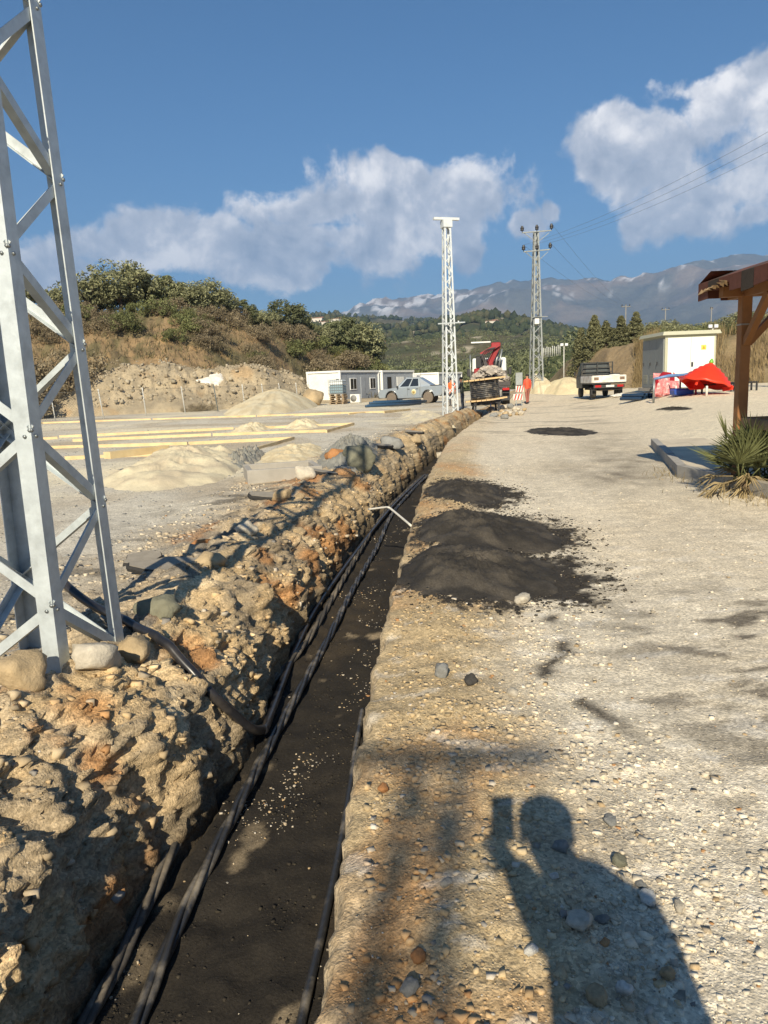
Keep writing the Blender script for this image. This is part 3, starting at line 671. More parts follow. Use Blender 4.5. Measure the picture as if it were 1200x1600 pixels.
cA = floor_pts([(212, 1600), (252, 1505), (292, 1410), (367, 1268), (421, 1164), (492, 1035), (513, 997), (553, 917), (590, 853), (611, 805), (640, 772), (668, 742)], lift=.038)
bundle('cable_bundle', 'thick twisted black cable lying down the middle of the trench floor', ext(cA, 3), .0185, .0165, M_CABLE, 3, 1.3)
cB = floor_pts([(150, 1570), (200, 1477), (292, 1306), (354, 1185), (408, 1085), (479, 1002), (543, 893), (587, 820), (613, 787), (660, 744)], lift=.035)
bundle('cable_bundle', 'dusty pale twisted cable half buried along the foot of the earth wall', ext(cB, 3), .017, .0155, M_CABLE_D, 3, 1.2)
cC = floor_pts([(425, 1110), (462, 1012), (500, 940), (560, 858), (600, 806), (628, 776), (664, 742)], lift=.05)
c0 = [at_y(95, 905, 5.15), at_y(125, 930, 5.0), at_y(168, 960, 4.82), at_y(208, 1000, 4.62), at_y(271, 1083, 4.34), at_y(329, 1147, 4.22), at_y(367, 1168, 4.28), at_y(396, 1163, 4.38), at_y(414, 1138, 4.55)]
c0 = [Vector((p.x, p.y, max(p.z, surf_z(p.x, p.y, (NL - 80, sf.start + 8)) + .05))) for p in bez(c0, 5)]
lo_ = [p.z for p in c0]
for _ in range(80): c0 = [c0[0]] + [Vector((b.x, b.y, max(l - .012, (a.z + c.z) / 2 - .0015))) for a, b, c, l in zip(c0, c0[1:], c0[2:], lo_[1:])] + [c0[-1]]
for _ in range(0): c0 = [c0[0]] + [Vector((b.x, b.y, max((a.z + b.z * 2 + c.z) / 4, b.z - .004))) for a, b, c in zip(c0, c0[1:], c0[2:])] + [c0[-1]]
bundle('cable', 'black cable coming down from the near pylon and bending into the trench', c0 + cC[0:], .030, 0, mat('clean_black_cable', (.02, .02, .023), rough=.33, var=.25, scale=20, dirt=(.12, .10, .08), dscale=4, damt=.4), 1, n=10, sub=8)
cD = floor_pts([(470, 1600), (500, 1470), (530, 1330), (548, 1225), (556, 1170), (566, 1110)], z=-.60, lift=.02)
cD = [Vector((p.x, p.y, p.z)) for p in cD]
bundle('cable', 'smooth black cable squeezed against the sunny side of the trench', ext(cD, 2.5), .020, 0, M_CABLE, 1, n=10)
cE = [Vector((float(f_xr(y)) - dx, y, z)) for (y, dx, z) in ((17.5, .30, -.66), (22, .28, -.66), (28, .26, -.6), (33, .28, -.45), (36, .1, -.05))] + [hit(770, 640) + Vector((0, .8, .35)), hit(768, 636) + Vector((0, 3.2, .75))]
bundle('cable', 'black cable paid out from the wooden drum into the far trench end', cE, .035, 0, M_CABLE, 1, n=8)
M_ROD = mat('white_painted_rod', srgb(215, 210, 196), rough=0.5, var=.1)
rod = MB().tube(bez([at_y(576, 796, 9.6), at_y(600, 793, 9.35), at_y(607, 793, 9.25), at_y(613, 797, 9.15), at_y(643, 822, 8.35)], 8), .014, 8).build('bent_rod', M_ROD)
props(rod, 'thin bent white metal rod laid across the trench over the cables', 'rod')

# ---- dark sand tipped on the bank, and two dark patches beyond
def heap(label, L, Rr, N_, F_, h, c1, c2, group=None, seed=0, m=None, z_of=None, sharp=1.0, nr=44, na=130, name='sand_heap', cat='sand heap', rough=.03, gscale=1.0, wav=.40):
    L, Rr, N_, F_ = (hit(*p) for p in (L, Rr, N_, F_))
    cx, cy = (L.x + Rr.x) / 2, (N_.y + F_.y) / 2; rx, ry = (Rr.x - L.x) / 2, (F_.y - N_.y) / 2
    a, q = np.meshgrid(np.linspace(0, 2 * np.pi, na + 1), np.linspace(0, 1, nr))
    wob = 1 + .16 * fbm(np.cos(a) * 1.3 + seed, np.sin(a) * 1.3, seed * 1.7, 3) + .05 * fbm(np.cos(a) * 6 + seed, np.sin(a) * 6, 3, 3)
    x, y = cx + rx * q * wob * np.cos(a), cy + ry * q * wob * np.sin(a)
    sz = 0 # np.vectorize(z_of or surf_z)(x, y) if (z_of or cy < 20) else base_z(x, y)
    s = min(rx, ry) * gscale
    q = q * 1.22; prof = np.maximum(1 - q ** (1.5 * sharp), -.5); pn_ = np.clip(prof + .35, 0, 1)
    x, y = cx + rx * q * wob * np.cos(a), cy + ry * q * wob * np.sin(a); sz = np.vectorize(z_of or surf_z)(x, y) if (z_of or cy < 20) else base_z(x, y)
    z = sz + h * prof + h * pn_ * (wav * fbm(x / s * 1.3 + seed, y / s * 1.3, 1, 4)) + rough * pn_ * (.9 * fbm(x / s * 4, y / s * 4, 3, 4) + 1.0 * lumps(x / s, y / s, 0, 3.5, 2) + .5 * fbm(x / s * 13, y / s * 13, 3, 3) + (.45 * fbm(x / s * 26, y / s * 26, 4, 2) if m is None else 0)) - .012 * sstep((q - 1) / .2) - .25 * h * (q > 1.19)
    col = band(c1, c2, sstep((fbm(x / s * 2, y / s * 2, seed, 4) + .2) / .6))
    o = link_mesh(name, grid_mesh(name, x, y, z, None, col, m is not None), m or M_SAND)
    return props(o, label, cat, group)
D1, D2 = (.036, .032, .027), (.072, .062, .049)
heap('broad mound of dark wet sand on the bank, closest to the camera', (618, 922), (880, 912), (760, 948), (760, 862), .14, D1, D2, 'dark sand tipped beside the trench', 1)
heap('mound of dark wet sand on the bank, second along the trench', (645, 848), (870, 838), (770, 870), (765, 806), .15, D1, D2, 'dark sand tipped beside the trench', 2)
heap('flat dark sand patch on the bank, third along the trench', (668, 778), (780, 768), (722, 791), (728, 756), .09, D1, D2, 'dark sand tipped beside the trench', 3)
heap('small dark patch in the middle of the far road', (830, 676), (916, 671), (876, 681), (876, 668), .07, D1, D2, 'dark sand tipped beside the trench', 4)  # low flat patch in a dark colour, away from the bank mounds
heap('thin dark strip on the pale ground before the blue pipes', (1016, 641), (1082, 637), (1050, 645), (1050, 634), .06, D1, D2, 'dark sand tipped beside the trench', 5)  # low narrow strip in the same dark colour

# ---- stones
def rock_mesh(seed, sub=3, flat=.7, rough=.30):
    bm = bmesh.new(); bmesh.ops.create_icosphere(bm, subdivisions=sub, radius=1.0)
    P = np.array([v.co[:] for v in bm.verts]); k = 1 + rough * fbm(P[:, 0] * 1.1 + seed * 9.1, P[:, 1] * 1.1, P[:, 2] * 1.1 + seed, 3)
    rr = np.random.default_rng(seed)
    for _ in range(7):                       # chipped faces
        n = rr.normal(size=3); n /= np.linalg.norm(n); dd = P @ n; cut = rr.uniform(.55, .85); k = np.where(dd * k > cut, cut / np.maximum(dd, 1e-3), k)
    k = k * (1 + .12 * fbm(P[:, 0] * 3.5 + seed, P[:, 1] * 3.5, P[:, 2] * 3.5, 4)); P = P * k[:, None] * np.array((1, .8, flat))
    for v, p in zip(bm.verts, P): v.co = p
    me = bpy.data.meshes.new('rock'); bm.to_mesh(me); bm.free(); me.polygons.foreach_set('use_smooth', [True] * len(me.polygons)); return me
ROCKS = [rock_mesh(s, 3) for s in range(8)]
ROCKC = {'grey': (.25, .25, .235), 'pale': (.50, .45, .36), 'white': (.68, .66, .60), 'tan': (.42, .32, .19), 'orange': (.42, .20, .08), 'olive': (.20, .195, .14), 'dark': (.07, .065, .058)}
M_ROCK = {k: mat('stone_' + k, c, rough=.9, var=.25, scale=2.5, bump=.008, bscale=9, spec=.25) for k, c in ROCKC.items()}
_rk = {}
def rock(label, p, r, c, group, k=0, sink=.35, name='stone', cat='stone', flat=1.0, on=None):
    key = (k % 8, c)
    if key not in _rk: me = ROCKS[k % 8].copy(); me.materials.clear(); me.materials.append(M_ROCK[c]); _rk[key] = me
    z = surf_z(p.x, p.y) if on is None else on
    o = link_mesh(name, _rk[key], None, None, (p.x, p.y, z + r * .7 * flat * (1 - sink)), (random.uniform(-.3, .3), random.uniform(-.3, .3), random.uniform(0, 6.28)), (r, r, r * flat))
    return props(o, label, cat, group)
LOOSE = 'loose stones lying on the bank and road'
for i, (px, py, rp, c, l) in enumerate([(905, 1470, 22, 'pale', 'largest pale stone inside the shadow of the photographer'), (1012, 1413, 15, 'white', 'round white stone at the shoulder of the photographer shadow'),
        (832, 1523, 11, 'white', 'white stone on the sunny strip beside the photographer shadow'), (817, 942, 15, 'pale', 'pale stone sitting in front of the broad dark sand mound'),
        (932, 1585, 17, 'tan', 'tan stone at the lower edge inside the shadow'), (975, 1575, 13, 'white', 'white stone beside the tan one at the lower edge'), (940, 1452, 10, 'grey', 'small grey stone touching the largest pale one'),
        (600, 1244, 11, 'orange', 'small orange stone on the bank lip'), (955, 1290, 12, 'grey', 'grey stone in the head of the photographer shadow'), (875, 1345, 13, 'grey', 'grey stone at the neck of the photographer shadow'),
        (1040, 1535, 12, 'tan', 'tan stone inside the hip of the shadow'), (1060, 1425, 10, 'pale', 'pale stone just outside the shadow shoulder'), (970, 1360, 13, 'olive', 'flat olive stone in the shadow chest'),
        (690, 1070, 17, 'grey', 'grey stone on the dark clod of the bank ridge'), (735, 1085, 14, 'dark', 'black tar lump on the bank ridge'), (800, 1095, 11, 'pale', 'pale stone beyond the bank ridge'), (1000, 1395, 8, 'grey', 'tiny grey stone under the round white one'),
        (655, 1530, 13, 'orange', 'orange stone low on the stony bank'), (700, 1420, 10, 'pale', 'pale stone on the stony bank middle'), (640, 1590, 14, 'grey', 'grey stone at the very bottom of the bank'), (865, 1400, 8, 'white', 'little white stone left of the largest pale one')]):
    p = hit(px, py); D = (p - Vector((0, 0, HC))).length
    rock(l, p, rp * D / FPX, c, LOOSE, i, .4)
# clods and stones along the crest of the earth wall
CRS = 'boulders and clods on the crest of the trench'
for i, (px, py, d, r, c, l) in enumerate([(245, 990, 4.9, .17, 'olive', 'large olive grey clod below the cable on the trench crest'), (160, 1060, 3.9, .16, 'pale', 'pale stony clod in front of the pylon leg'), (45, 1090, 3.55, .17, 'tan', 'tan clod at the picture edge before the pylon'),
        (215, 1040, 4.25, .13, 'tan', 'tan clod where the cable drops into the trench'), (330, 880, 6.3, .15, 'tan', 'tan clod at the head of the shaded wall'), (315, 860, 7.2, .11, 'orange', 'round orange clod beside the asphalt slab'),
        (525, 712, 14.6, .28, 'orange', 'orange boulder on the far crest beside the concrete box'), (475, 742, 12.4, .23, 'pale', 'flat pale boulder on the crest before the concrete box'), (610, 690, 17.5, .3, 'grey', 'grey boulder on the far crest'), (440, 790, 9.8, .15, 'tan', 'tan clod on the middle crest'),
        (560, 735, 14.0, .40, 'olive', 'big rounded olive clay lump hanging over the trench'), (385, 850, 7.6, .13, 'pale', 'pale clod on the crest over the shaded wall'), (650, 678, 20, .24, 'tan', 'tan boulder on the crest towards the white pylon'), (685, 668, 23, .22, 'pale', 'pale boulder on the crest nearest the white pylon'),
        (540, 700, 16, .2, 'tan', 'tan stone behind the orange boulder')]):
    p = at_y(px, py, d); rock(l, p, r, c, CRS, i + 3, .45)
# broken asphalt slabs
M_ASPH = mat('broken_asphalt', (.035, .034, .033), rough=.9, var=.3, scale=20, bump=.01, bscale=60, spec=.3)
M_ASPHTOP = mat('dusty_asphalt_top', (.30, .265, .21), rough=.95, var=.2, scale=9, bump=.004, bscale=50)
def slab(label, p, rx, ry, th, rz, tilt, seed):
    rr = random.Random(seed); n = 11; poly = [(rx * (1 + rr.uniform(-.22, .22)) * math.cos(6.283 * k / n), ry * (1 + rr.uniform(-.22, .22)) * math.sin(6.283 * k / n)) for k in range(n)]
    t = thing('asphalt_slab', label, 'slab', (p.x, p.y, surf_z(p.x, p.y) + th * .45), 0, 'broken asphalt slabs on the trench crest', rot=(tilt[0], tilt[1], rz))
    V = [(x * 1.02, y * 1.02, -th) for x, y in poly] + [(x * 1.05, y * 1.05, -th * .4) for x, y in poly] + [(x, y, 0) for x, y in poly]
    F = [tuple(range(n - 1, -1, -1))] + [(k * n + i, k * n + (i + 1) % n, (k + 1) * n + (i + 1) % n, (k + 1) * n + i) for k in (0, 1) for i in range(n)] + [tuple(range(2 * n, 3 * n))]
    MB().raw(V, F).build('broken_edge', M_ASPH, t)
    MB().raw([(x * .97, y * .97, .004) for x, y in poly] + [(x * .97, y * .97, -.004) for x, y in poly], [tuple(range(n))] + [(i + n, (i + 1) % n + n, (i + 1) % n, i) for i in range(n)]).build('dusty_top', M_ASPHTOP, t)
slab('dusty broken asphalt slab on the crest beside the near pylon', at_y(270, 888, 6.3), .34, .20, .05, .2, (.05, .06), 1)
slab('long asphalt slab with a crumbling black edge before the concrete box', at_y(432, 788, 10.2), .42, .18, .06, -.25, (.04, .08), 2)
slab('small broken asphalt slab next to the near pylon foot', at_y(225, 880, 6.9), .20, .15, .05, 1.2, (.08, -.06), 3)
slab('asphalt slab tilted at the trench edge under the concrete box', at_y(505, 748, 12.6), .32, .18, .06, .6, (.1, .2), 4)
slab('dark asphalt slab on the far crest between the boulders', at_y(590, 700, 17.0), .36, .2, .06, .3, (.06, .1), 5)
slab('thin asphalt slab on the crest towards the white pylon', at_y(640, 682, 20.5), .36, .2, .06, .1, (.06, .1), 6)

# ---- gravel: small stones lying everywhere near the camera, joined as one
_ico = bmesh.new(); bmesh.ops.create_icosphere(_ico, subdivisions=1, radius=1.0)
IV = np.array([v.co[:] for v in _ico.verts]); IF = np.array([[v.index for v in f.verts] for f in _ico.faces]); _ico.free()
CV = np.array([(x, y, z) for z in (-.7, .7) for (x, y) in ((-.7, -.7), (.7, -.7), (.7, .7), (-.7, .7))]); CF = np.array([(0, 2, 1), (0, 3, 2), (4, 5, 6), (4, 6, 7), (0, 1, 5), (0, 5, 4), (1, 2, 6), (1, 6, 5), (2, 3, 7), (2, 7, 6), (3, 0, 4), (3, 4, 7)])
def pebbles(name, label, n, sel, size, flat=.6, seed=1, cset=None, m=None, lift=.02):
    rr = np.random.default_rng(seed); i, j = sel(rr, n); n = len(i)
    u, v = rr.random(n), rr.random(n); A = lambda G: (G[i, j] * (1 - u) + G[i, np.minimum(j + 1, NC - 1)] * u) * (1 - v) + (G[np.minimum(i + 1, len(YR) - 1), j] * (1 - u) + G[np.minimum(i + 1, len(YR) - 1), np.minimum(j + 1, NC - 1)] * u) * v
    A3 = lambda G: G[i, j]
    P = np.stack([A(X), A(Yg), A(Z)], -1); r = size(rr, P)
    sc = r[:, None] * np.stack([rr.uniform(.7, 1.25, n), rr.uniform(.7, 1.1, n), rr.uniform(.45, .8, n)], -1)
    a = rr.uniform(0, 6.28, n); V = (CV[None] + rr.uniform(-.42, .42, (n, len(CV), 3))) * sc[:, None, :]
    ca, sa = np.cos(a)[:, None], np.sin(a)[:, None]; V = np.stack([V[..., 0] * ca - V[..., 1] * sa, V[..., 0] * sa + V[..., 1] * ca, V[..., 2] + r[:, None] * lift], -1) + P[:, None, :]
    own = isinstance(cset, str); oc = A3(T) if own else None; cset = None if own else cset
    pal = np.array(cset or [(.45, .37, .26), (.50, .44, .35), (.34, .29, .22), (.45, .33, .19), (.27, .25, .22), (.62, .57, .49), (.40, .22, .10)])
    pc = pal[rr.choice(len(pal), n, p=[.30, .16, .18, .18, .10, .04, .04][:len(pal)] if cset is None else None)] * rr.uniform(.75, 1.15, (n, 1))
    if own: pc = np.where(rr.random((n, 1)) < .8, oc * rr.uniform(.7, 1.3, (n, 1)), pc)
    F = (CF[None] + (np.arange(n) * len(CV))[:, None, None]).reshape(-1, 3)
    me = quads_mesh(name, V.reshape(-1, 3), F, np.repeat(pc, len(CV), 0), False, 3)
    return props(link_mesh(name, me, m or M_PEB), label, 'gravel', kind='stuff')
M_PEB = mat('pebble', (.5, .5, .5), rough=.9, var=.15, scale=40, tint=True, spec=.25)
def area_pick(c0, c1, y0, y1, wfun):
    i0, i1 = np.searchsorted(YR, y0), np.searchsorted(YR, y1)
    dx = np.abs(X[i0:i1, c0 + 1:c1] - X[i0:i1, c0:c1 - 1]) + .3 * np.abs(Z[i0:i1, c0 + 1:c1] - Z[i0:i1, c0:c1 - 1]); dy = np.gradient(YR)[i0:i1, None]
    W_ = dx * dy * wfun(X[i0:i1, c0:c1 - 1], Yg[i0:i1, c0:c1 - 1]); W_ = np.maximum(W_, 0); p = (W_ / W_.sum()).ravel()
    def f(rr, n):
        k = rr.choice(len(p), n, p=p); return i0 + k // (c1 - c0 - 1), c0 + k % (c1 - c0 - 1)
    return f
def wbank(x, y):
    o = x - f_xr(y[:, 0])[:, None]; cl_ = .35 + .65 * sstep((fbm(x * 1.2, y * 1.2, 31, 3) + .25) / .5)
    return (1.0 * np.exp(-((o - .6) / .6) ** 2) + .05) * cl_ / (1 + (y / 3.5) ** 2.2) * (x < .62 * y + 1.2)
psize = lambda lo, hi, pw: (lambda rr, P: lo + (hi - lo) * rr.random(len(P)) ** pw)
pebbles('gravel', 'pale pebbles strewn over the stony bank beside the trench', 24000, area_pick(srt.start + 2, NC - 150, 1.2, 14, wbank), psize(.003, .018, 7), seed=2, cset='own')
pebbles('gravel', 'sparse grit on the compacted dirt road', 3000, area_pick(srt.start + 20, NC - 120, 1.2, 24, lambda x, y: (.4 + sstep(fbm(x * .8, y * .8, 3, 3) / .5)) / (1 + (y / 6) ** 1.6) * (x < .65 * y + 1)), psize(.003, .012, 6), seed=3)
pebbles('gravel', 'broken stones bedded in the trench wall and crest', 13000, area_pick(NL - 60, NL + NWALL - 16, 1.6, 26, lambda x, y: (.3 + sstep(fbm(x * 1.1, y * 1.1, 13, 3) / .4)) / (1 + (y / 8) ** 1.6)), psize(.004, .038, 7), seed=4, cset='own')
pebbles('gravel', 'few pale crumbs fallen on the trench floor', 900, area_pick(sf.start, sf.stop, 1.8, 16, lambda x, y: (.02 + sstep((fbm(x * 2, y * 1.3, 23, 3) - .2) / .3)) / (1 + (y / 5) ** 2)), psize(.004, .014, 4), seed=5)
pebbles('gravel', 'crushed stone spread over the yard', 7000, area_pick(60, NL - 30, 4.2, 40, lambda x, y: 1 / (1 + (y / 9) ** 1.4) * (x > -.62 * y - 1)), psize(.008, .03, 4), seed=6, cset=[(.27, .27, .25), (.33, .32, .29), (.22, .22, .21), (.42, .38, .30)])

pebbles('sand_crumbs', 'damp dark crumbs over the trench floor', 6000, area_pick(sf.start, sf.stop, 1.6, 18, lambda x, y: (.15 + sstep((fbm(x * 2.4, y * 1.6, 43, 3)) / .3)) / (1 + (y / 5) ** 2)), psize(.003, .012, 5), seed=12, cset=[(.022, .019, .015), (.036, .03, .023), (.05, .042, .03)])
def wdark(x, y):
    s_ = 0 * x
    for (mx_, my_, ax_, ay_, sd) in MOUNDS[:3]: q_ = np.hypot((x - mx_) / ax_, (y - my_) / ay_); s_ = s_ + np.exp(-((q_ - 1.0) / .22) ** 2)
    return s_
pebbles('dark_crumbs', 'dark crumbs of sand scattered around the tipped mounds', 5000, area_pick(srt.start + 1, NC - 130, 3.6, 12, wdark), psize(.004, .02, 4), seed=9, cset=[(.03, .027, .022), (.05, .044, .036), (.08, .07, .055)])
# ---- pavilion, platform, palm
M_WOOD = mat('stained_timber', srgb(150, 104, 62), rough=.7, var=.3, scale=3, bump=.004, bscale=22, dirt=srgb(110, 70, 40), dscale=3, damt=.7)
M_WOODG = mat('weathered_timber', srgb(128, 108, 84), rough=.85, var=.3, scale=4, bump=.004, bscale=25)
M_SHB = mat('brown_shingle', srgb(104, 62, 48), rough=.9, var=.2, scale=20, bump=.002, bscale=90)
M_SHD = mat('dark_shingle', srgb(66, 56, 46), rough=.9, var=.2, scale=20, bump=.002, bscale=90)
M_SPLIT = mat('splintered_wood', srgb(196, 164, 120), rough=.85, var=.3, scale=8, bump=.005, bscale=40)
cr_ = at_y(1092, 462, 10.5); EX, EY, EZ = cr_.x, cr_.y, cr_.z
PW_, PD_ = 5.2, 5.2
pav = thing('pavilion', 'wooden pavilion with a torn brown shingle roof at the right side', 'pavilion', (0, 0, 0))
x0, x1, y1, y0 = EX, EX + PW_, EY, EY - PD_; cxp, cyp, rz_ = (x0 + x1) / 2, (y0 + y1) / 2, EZ + .95
roof = MB().raw([(x0, y0, EZ + .13), (x1, y0, EZ + .13), (x1, y1, EZ + .13), (x0, y1, EZ + .13), (cxp, cyp, rz_), (x0 + .01, y0 + .01, EZ + .06), (x1 - .01, y0 + .01, EZ + .06), (x1 - .01, y1 - .01, EZ + .06), (x0 + .01, y1 - .01, EZ + .06)],
         [(0, 1, 4), (1, 2, 4), (2, 3, 4), (3, 0, 4), (8, 7, 6, 5), (0, 5, 6, 1), (1, 6, 7, 2), (2, 7, 8, 3), (3, 8, 5, 0)]).build('roof', M_SHB, pav)
nsh = 17
for side in range(2):                                   # shingle tabs folded over the two eaves in view
    for k in range(nsh):
        a = k / nsh; rr = random.Random(k * 7 + side); hgt = .19 + .03 * math.sin(k * 1.7); torn = side == 0 and k in (14, 15)
        m_ = M_SHD if (k + side) % 3 == 0 else M_SHB
        if torn: hgt *= .45
        if side == 0:
            ya, yb = y0 + PD_ * a, y0 + PD_ * (a + 1 / nsh) - .004
            v = [(x0 - .012, ya, EZ + .15 - hgt), (x0 - .012, yb, EZ + .15 - hgt - .02 * rr.random()), (x0 - .012, yb, EZ + .15), (x0 - .012, ya, EZ + .15), (x0 + .35, yb + (.0), EZ + .15 + .125), (x0 + .35, ya, EZ + .15 + .125)]
        else:
            xa, xb_ = x0 + PW_ * a, x0 + PW_ * (a + 1 / nsh) - .004
            v = [(xb_, y1 + .012, EZ + .15 - hgt), (xa, y1 + .012, EZ + .15 - hgt), (xa, y1 + .012, EZ + .15), (xb_, y1 + .012, EZ + .15), (xa, y1 - .35, EZ + .15 + .125), (xb_, y1 - .35, EZ + .15 + .125)]
        MB().raw(v + [(p[0] + (.006 if side == 0 else 0), p[1] - (.006 if side else 0), p[2] - .006) for p in v], [(3, 2, 1, 0), (2, 3, 5, 4), (6, 7, 8, 9), (9, 8, 10, 11), (0, 1, 7, 6)]).build('shingle', m_, roof)
for k in range(7):
    rr = random.Random(50 + k); ya = y1 - .02 - .11 * k
    MB().raw([(x0 - .02 - .02 * rr.random(), ya, EZ + .0 + .02 * k), (x0 - .03, ya - .16 - .1 * rr.random(), EZ + .015 + .012 * k), (x0 - .015, ya - .10, EZ + .07), (x0 + .03, ya - .1, EZ + .03)], [(0, 1, 2), (2, 1, 3), (0, 2, 3), (0, 3, 1)]).build('splinter', M_SPLIT, roof)
PX_, PY_ = at_y(1157, 640, EY - .45).x, EY - .45
PX_ = PX_ - .0
PLZ = .16
def beam(a, b, w, h=None, nm='beam', m_=None): MB().bar(a, b, w, h).build(nm, m_ or M_WOOD, pav)
posts = [(PX_, PY_), (x1 - .8, PY_), (PX_, y0 + .6), (x1 - .8, y0 + .6)]
for (x, y) in posts: MB().box((x, y, (EZ + PLZ) / 2 - .02), (.135, .135, EZ - PLZ - .05), ch=.008).build('post', M_WOOD, pav)
for y in (PY_, y0 + .6): beam((x0 + .1, y, EZ - .012), (x1 - .1, y, EZ - .012), .11, .13)
for x in (PX_, x1 - .8): beam((x, y0 + .1, EZ - .018), (x, y1 - .05, EZ - .018), .10, .12)
for k in range(10): x = x0 + .1 + k * (PW_ - .2) / 9; beam((x, y1 - .04, EZ + .075), (x, y0 + .04, EZ + .075), .05, .03, 'rafter', M_WOODG)
for (px_, py_) in posts:
    sx = 1 if px_ < cxp else -1; sy = -1 if py_ > cyp else 1
    beam((px_ + sx * .06, py_, EZ - .68), (px_ + sx * .62, py_, EZ - .08), .085, .085, 'corner_brace'); beam((px_, py_ + sy * .06, EZ - .68), (px_, py_ + sy * .62, EZ - .08), .085, .085, 'corner_brace')
for z in (PLZ + .46, PLZ + .74):
    beam((PX_ + .07, PY_ + .02, z), (x1 - .87, PY_ + .02, z), .05, .13, 'rail', M_WOODG); beam((PX_ - .0, PY_ - .07, z - .001), (PX_ - .0, y0 + .67, z - .001), .05, .13, 'rail', M_WOODG)
beam((PX_ + .07, PY_ - .30, PLZ + .40), (x1 - .87, PY_ - .30, PLZ + .40), .35, .04, 'bench_seat', M_WOODG)
for k in range(4): x = PX_ + .4 + k * .9; beam((x, PY_ - .3, PLZ + .0), (x, PY_ - .3, PLZ + .38), .08, .08, 'bench_leg', M_WOODG)
M_STRAP = mat('dull_metal_strap', (.35, .33, .30), rough=.5, metal=.6)
MB().box((PX_, PY_, at_y(1165, 507, PY_).z), (.142, .142, .02)).build('strap', M_STRAP, pav)
# platform
A_ = hit(1058, 744); B_ = hit(1017, 697); plat = [(A_.x, A_.y), (A_.x + .55, 5.0), (14, 5.0), (14, B_.y + .2), (B_.x, B_.y)]
M_PLAT = mat('platform_concrete', (.58, .50, .37), rough=.92, var=.2, scale=3, bump=.006, bscale=40, dirt=(.42, .36, .26), damt=.6)
pl = thing('paved_platform', 'concrete kerbed platform under the pavilion and beside the palm', 'platform')
n = len(plat)
MB().raw([(x, y, -.1) for x, y in plat] + [(x, y, PLZ - .02) for x, y in plat], [tuple(range(n, 2 * n))] + [(i, (i + 1) % n, (i + 1) % n + n, i + n) for i in range(n)]).build('slab', M_PLAT, pl)
for (p, q, k) in ((A_, B_, 3), (A_, Vector((A_.x + .55, 5.0, 0)), 5)):
    for i in range(k):
        a = Vector((p.x + (q.x - p.x) * i / k, p.y + (q.y - p.y) * i / k, 0)); b = Vector((p.x + (q.x - p.x) * (i + .985) / k, p.y + (q.y - p.y) * (i + .985) / k, 0))
        nrm = (b - a).cross(Vector((0, 0, 1))).normalized(); nrm = nrm if nrm.x > 0 else -nrm
        v = [a - nrm * .004, b - nrm * .004, b + nrm * .13, a + nrm * .13]; zt = PLZ + .012 + .01 * (i % 2)
        MB().raw([(c.x, c.y, -.08) for c in v] + [(c.x, c.y, zt) for c in v], [(4, 5, 6, 7), (7, 6, 5, 4)][:1] + [(j, (j + 1) % 4, (j + 1) % 4 + 4, j + 4) for j in range(4)]).build('kerb_block', M_CONC, pl)
# palm
M_PALM = leaf_mat('palm_leaf', (.12, .13, .055), .35, .15); M_PALMD = leaf_mat('dead_palm_leaf', (.27, .21, .11), .3, .15); M_PTRUNK = mat('palm_fibre', (.13, .09, .05), rough=.95, var=.4, scale=12, bump=.02, bscale=30)
pb = hit(1168, 770); palm = thing('fan_palm', 'low fan palm with stiff green fans and dry brown ones below', 'palm', (pb.x, pb.y, surf_z(pb.x, pb.y) - .02))
def fan(parent, base, az, el, plen, R_, m_, nb=19, spread=2.5, droop=.1, nm='frond'):
    d = Vector((math.sin(az) * math.cos(el), math.cos(az) * math.cos(el), math.sin(el))); side = d.cross(Vector((0, 0, 1))).normalized(); up = side.cross(d)
    B = Vector(base); tip = B + d * plen; b = MB()
    b.tube([B, (B + tip) / 2 + up * .02, tip], [.014, .009, .007], 5)
    for k in range(nb):
        a = -spread / 2 + spread * k / (nb - 1); l = R_ * (1 - .25 * abs(a) / (spread / 2)) * random.uniform(.9, 1.05)
        dr = d * math.cos(a) + side * math.sin(a); dr = (dr + up * random.uniform(.0, .18) - Vector((0, 0, droop * random.random()))).normalized(); wv = dr.cross(up).normalized() * (.014 * R_ / .5)
        m1 = tip + dr * l * .45 - Vector((0, 0, 0)); en = tip + dr * l - Vector((0, 0, droop * l * .6)); fold = up * .012
        b.raw([tip, m1 + wv, m1 + fold, m1 - wv, en], [(0, 1, 2), (0, 2, 3), (1, 4, 2), (2, 4, 3)])
    b.build(nm, m_, parent)
MB().lathe([(.13, -.05), (.16, .03), (.13, .12), (.08, .2), (.03, .26)], 10).build('trunk', M_PTRUNK, palm)
random.seed(21)
for k in range(30):
    az = -2.4 + k * 2.4 + random.uniform(-.3, .3); el = random.uniform(.15, 1.3); fan(palm, (random.uniform(-.2, .3), random.uniform(-.15, .15), .12 + random.uniform(0, .12)), az, el, random.uniform(.25, .55), random.uniform(.42, .62), M_PALM)
for k in range(26):
    az = k * .27 + random.uniform(-.2, .2); fan(palm, (.1 * math.sin(az) + random.uniform(-.1, .2), .1 * math.cos(az), .20), az, random.uniform(-.35, .4), random.uniform(.18, .4), random.uniform(.25, .42), M_PALMD, 11, 1.6, .5, 'dry_frond')
